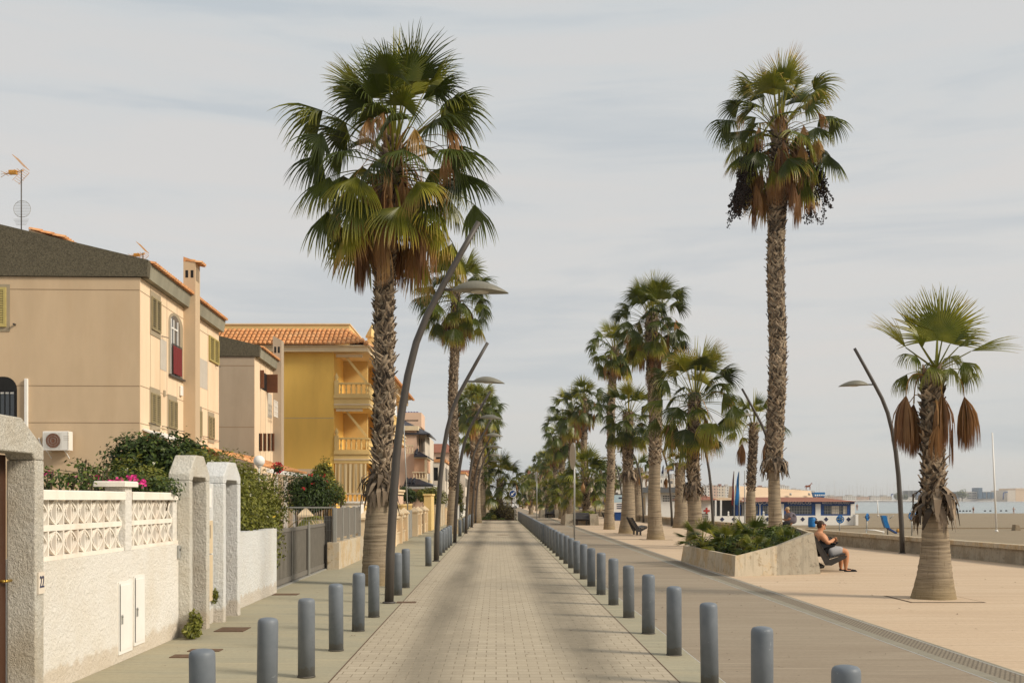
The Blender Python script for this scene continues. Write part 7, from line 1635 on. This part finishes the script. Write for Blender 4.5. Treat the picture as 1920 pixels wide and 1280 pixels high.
# low harbour buildings and masts
HB = [(1528, 1552, 929, 'far1'), (1552, 1580, 930, 'far3'), (1580, 1606, 929.5, 'far2'), (1606, 1630, 930.5, 'far3'), (1632, 1650, 931, 'far2'), (1650, 1672, 930, 'far1'), (1690, 1716, 931.5, 'far2')]
for i, (a, b, yt, mt) in enumerate(HB): block(a, b, yt, 1760, 30, mt, '%s low harbour shed on the far shore, counted from the left' % ORD[i].replace('nearest', 'first'))
rnd = random.Random(12)
for k in range(30):
    px = 1531+k*6.3+rnd.uniform(-2, 2); yt = rnd.uniform(899, 918); Y = 1712; b = AT(px, 939, Y); tz = AT(0, yt, Y).z
    t = thing('sailing_boat', (b.x, Y, -1.8), 'moored boat with a bare mast in the distant marina', 'boat', 'masted boats in the distant marina'); t['label'] = 'moored boat whose bare mast is the %s from the left in the distant marina' % ORD[k].replace('nearest', 'first')
    m = MB(); L = 9.; m.loft([[(b.x-L, Y, -.4), (b.x-L*.8, Y-1.5, -.3), (b.x+L*.5, Y-1.5, -.3), (b.x+L, Y, -.2), (b.x+L*.5, Y+1.5, -.3), (b.x-L*.8, Y+1.5, -.3)], [(b.x-L, Y, 1.2), (b.x-L*.8, Y-1.9, 1.2), (b.x+L*.5, Y-1.9, 1.4), (b.x+L*1.1, Y, 1.8), (b.x+L*.5, Y+1.9, 1.4), (b.x-L*.8, Y+1.9, 1.2)]]); m.build('hull', M['white'], t)
    m = MB(); m.tube([(b.x, Y, 1.2), (b.x+rnd.uniform(-.6, .6), Y, tz)], [.28, .16], 5); m.tube([(b.x, Y, 3.5), (b.x-7, Y, 3.6)], .15, 4); m.build('mast', M['pale2'], t)
Y = 1800
def shorebld(px0, px1, py, mat, label, d=60):
    a, b = AT(px0, py, Y), AT(px1, py, Y); t = thing('harbour_building', ((a.x+b.x)/2, Y, -.6), label, 'building'); m = MB(); m.box(a.x, b.x, Y, Y+d, -.6, a.z); m.build('wall', M[mat], t); return t, a, b
t, a, b = shorebld(1784, 1863, 921, 'pale2', 'long pale office block on the far shore with a tall dark blue slab tower')
m = MB()
for px0, px1 in ((1784, 1796), (1842, 1848), (1850.5, 1856), (1858, 1863)): q, r_ = AT(px0, 934, Y), AT(px1, 922, Y); m.box(q.x, r_.x, Y-2, Y-.1, q.z, r_.z)
m.build('blue_glazing', plain('blue_glazing', (.05, .11, .18), .4, .1), t)
m = MB(); q, r_ = AT(1832, 934.5, Y), AT(1839.5, 914, Y); m.box(q.x, r_.x, Y-5, Y+20, q.z, r_.z); m.build('tower', plain('blue_tower', (.06, .12, .19), .5, .1), t)
m = MB()
for row in (924, 928.5, 932.5):
    for px in (1814, 1823): q, r_ = AT(px, row+1.6, Y), AT(px+7, row-.6, Y); m.box(q.x, r_.x, Y-1, Y-.1, q.z, r_.z)
m.build('windows', M['glass'], t)
t, a, b = shorebld(1717.5, 1728, 919, 'darkroof', 'dark blue-grey block on the far shore just left of the short palm trunk')
m = MB(); q, r_ = AT(1718, 934, Y), AT(1727.5, 919.5, Y); m.box(q.x, r_.x, Y-1.5, Y-.1, q.z, r_.z); m.build('glazing', plain('slate_glazing', (.10, .13, .19), .4, .1), t)
t, a, b = shorebld(1889, 1904, 918.5, 'pale', 'grey-cream end of the warehouse on the far shore'); t, a, b = shorebld(1904.2, 1950, 917.5, 'roof_cream', 'large cream warehouse on the far shore at the right edge')
m = MB(); q, r_ = AT(1904, 917.5, Y), AT(1950, 916, Y); m.box(q.x, r_.x, Y-.5, Y+60, q.z+.01, r_.z+1); m.build('parapet', M['roof_cream'], t)
t = thing('harbour_crane', (AT(1883, 0, Y).x, Y, -.6), 'small dark blue harbour crane left of the cream warehouse', 'crane'); m = MB(); a = AT(1881, 936, Y); b = AT(1882, 923, Y); c = AT(1889, 922, Y); m.tube([a, b], 1.1, 6); m.build('mast', M['blue'], t); m = MB(); m.tube([b, c], .9, 6); m.build('jib', M['blue'], t)
t = thing('harbour_crane', (AT(1672, 0, Y).x, Y, -.6), 'tiny dark blue crane among the marina masts', 'crane'); a = AT(1671.5, 936, Y); b = AT(1671.5, 926, Y); c = AT(1675, 926, Y); m = MB(); m.tube([a, b], 1.1, 6); m.build('mast', M['blue'], t); m = MB(); m.tube([b, c], .9, 6); m.build('jib', M['blue'], t)
for i, (px, py, s) in enumerate(((1804, 925, 7), (1798, 926, 5), (1681, 930, 5), (1697, 931, 4))):
    c = AT(px, py, 1750); shrub('far_tree', (c.x, 1750, -.6), ('big dark tree in front of the far office block', 'narrower tree left of the big tree by the far office block', 'round distant tree among the marina masts', 'small distant tree right of the marina masts')[i], [(c.x, 1750, c.z, s, s, s*.9), (c.x+s*.5, 1750, c.z-s*.4, s*.8, s, s*.7)], 500, 1.2, 'leaf', 60+i, stems=False, cat='tree')
    m = MB(); m.tube([(c.x, 1750, -.6), (c.x, 1750, c.z)], .7, 6); m.build('trunk', M['soil'], [o for o in bpy.data.objects if o.name.startswith('far_tree') and o.parent is None][-1])
# buoys on the water
for k in range(9):
    px = 1800+k*9 if k < 4 else 1858+(k-4)*13; c = AT(px, 956, 330); t = thing('buoy', (c.x, 330+k, -1.8), 'small dark buoy floating near the shore', 'buoy', 'small dark buoys floating near the shore'); t['label'] = 'small dark buoy near the shore, %s from the left' % ORD[k].replace('nearest', 'first'); m = MB(); ball(m, (c.x, 330+k, -1.72), .35, .35, .3, 8, 6); m.build('float', M['black'], t)
# low hill behind the town
m = MB(); prev = None; rnd = random.Random(3)
for k in range(60):
    px = 955+k*11; Y = 2600; h_ = 8+34*math.exp(-((px-1215)/70)**2)+10*math.exp(-((px-1330)/60)**2)+rnd.uniform(-1.5, 1.5); x = (px-CX)*Y/F
    ids = [m.vert((x, Y, -1)), m.vert((x, Y+60, h_)), m.vert((x*1.05, Y+700, h_*1.2))]
    if prev: m.face((prev[0], ids[0], ids[1], prev[1])); m.face((prev[1], ids[1], ids[2], prev[2]))
    prev = ids
setp(m.build('hills', M['rock']), kind='structure')

# ================================================================== AIR: thin even haze over the bay
m = MB(); m.box(-3600, 9200, -14, 7600, -3.5, 52); o = m.build('haze', []) if False else m.build('haze', M['white'])
hm = bpy.data.materials.new('sea_haze'); hm.use_nodes = True; ht = hm.node_tree; ht.nodes.clear(); ho = ht.nodes.new('ShaderNodeOutputMaterial'); hv = ht.nodes.new('ShaderNodeVolumePrincipled')
hv.inputs['Color'].default_value = (.95, .95, .95, 1); hv.inputs['Density'].default_value = .00016; hv.inputs['Anisotropy'].default_value = .2; ht.links.new(hv.outputs[0], ho.inputs['Volume'])
o.data.materials.clear(); o.data.materials.append(hm); setp(o, kind='stuff')
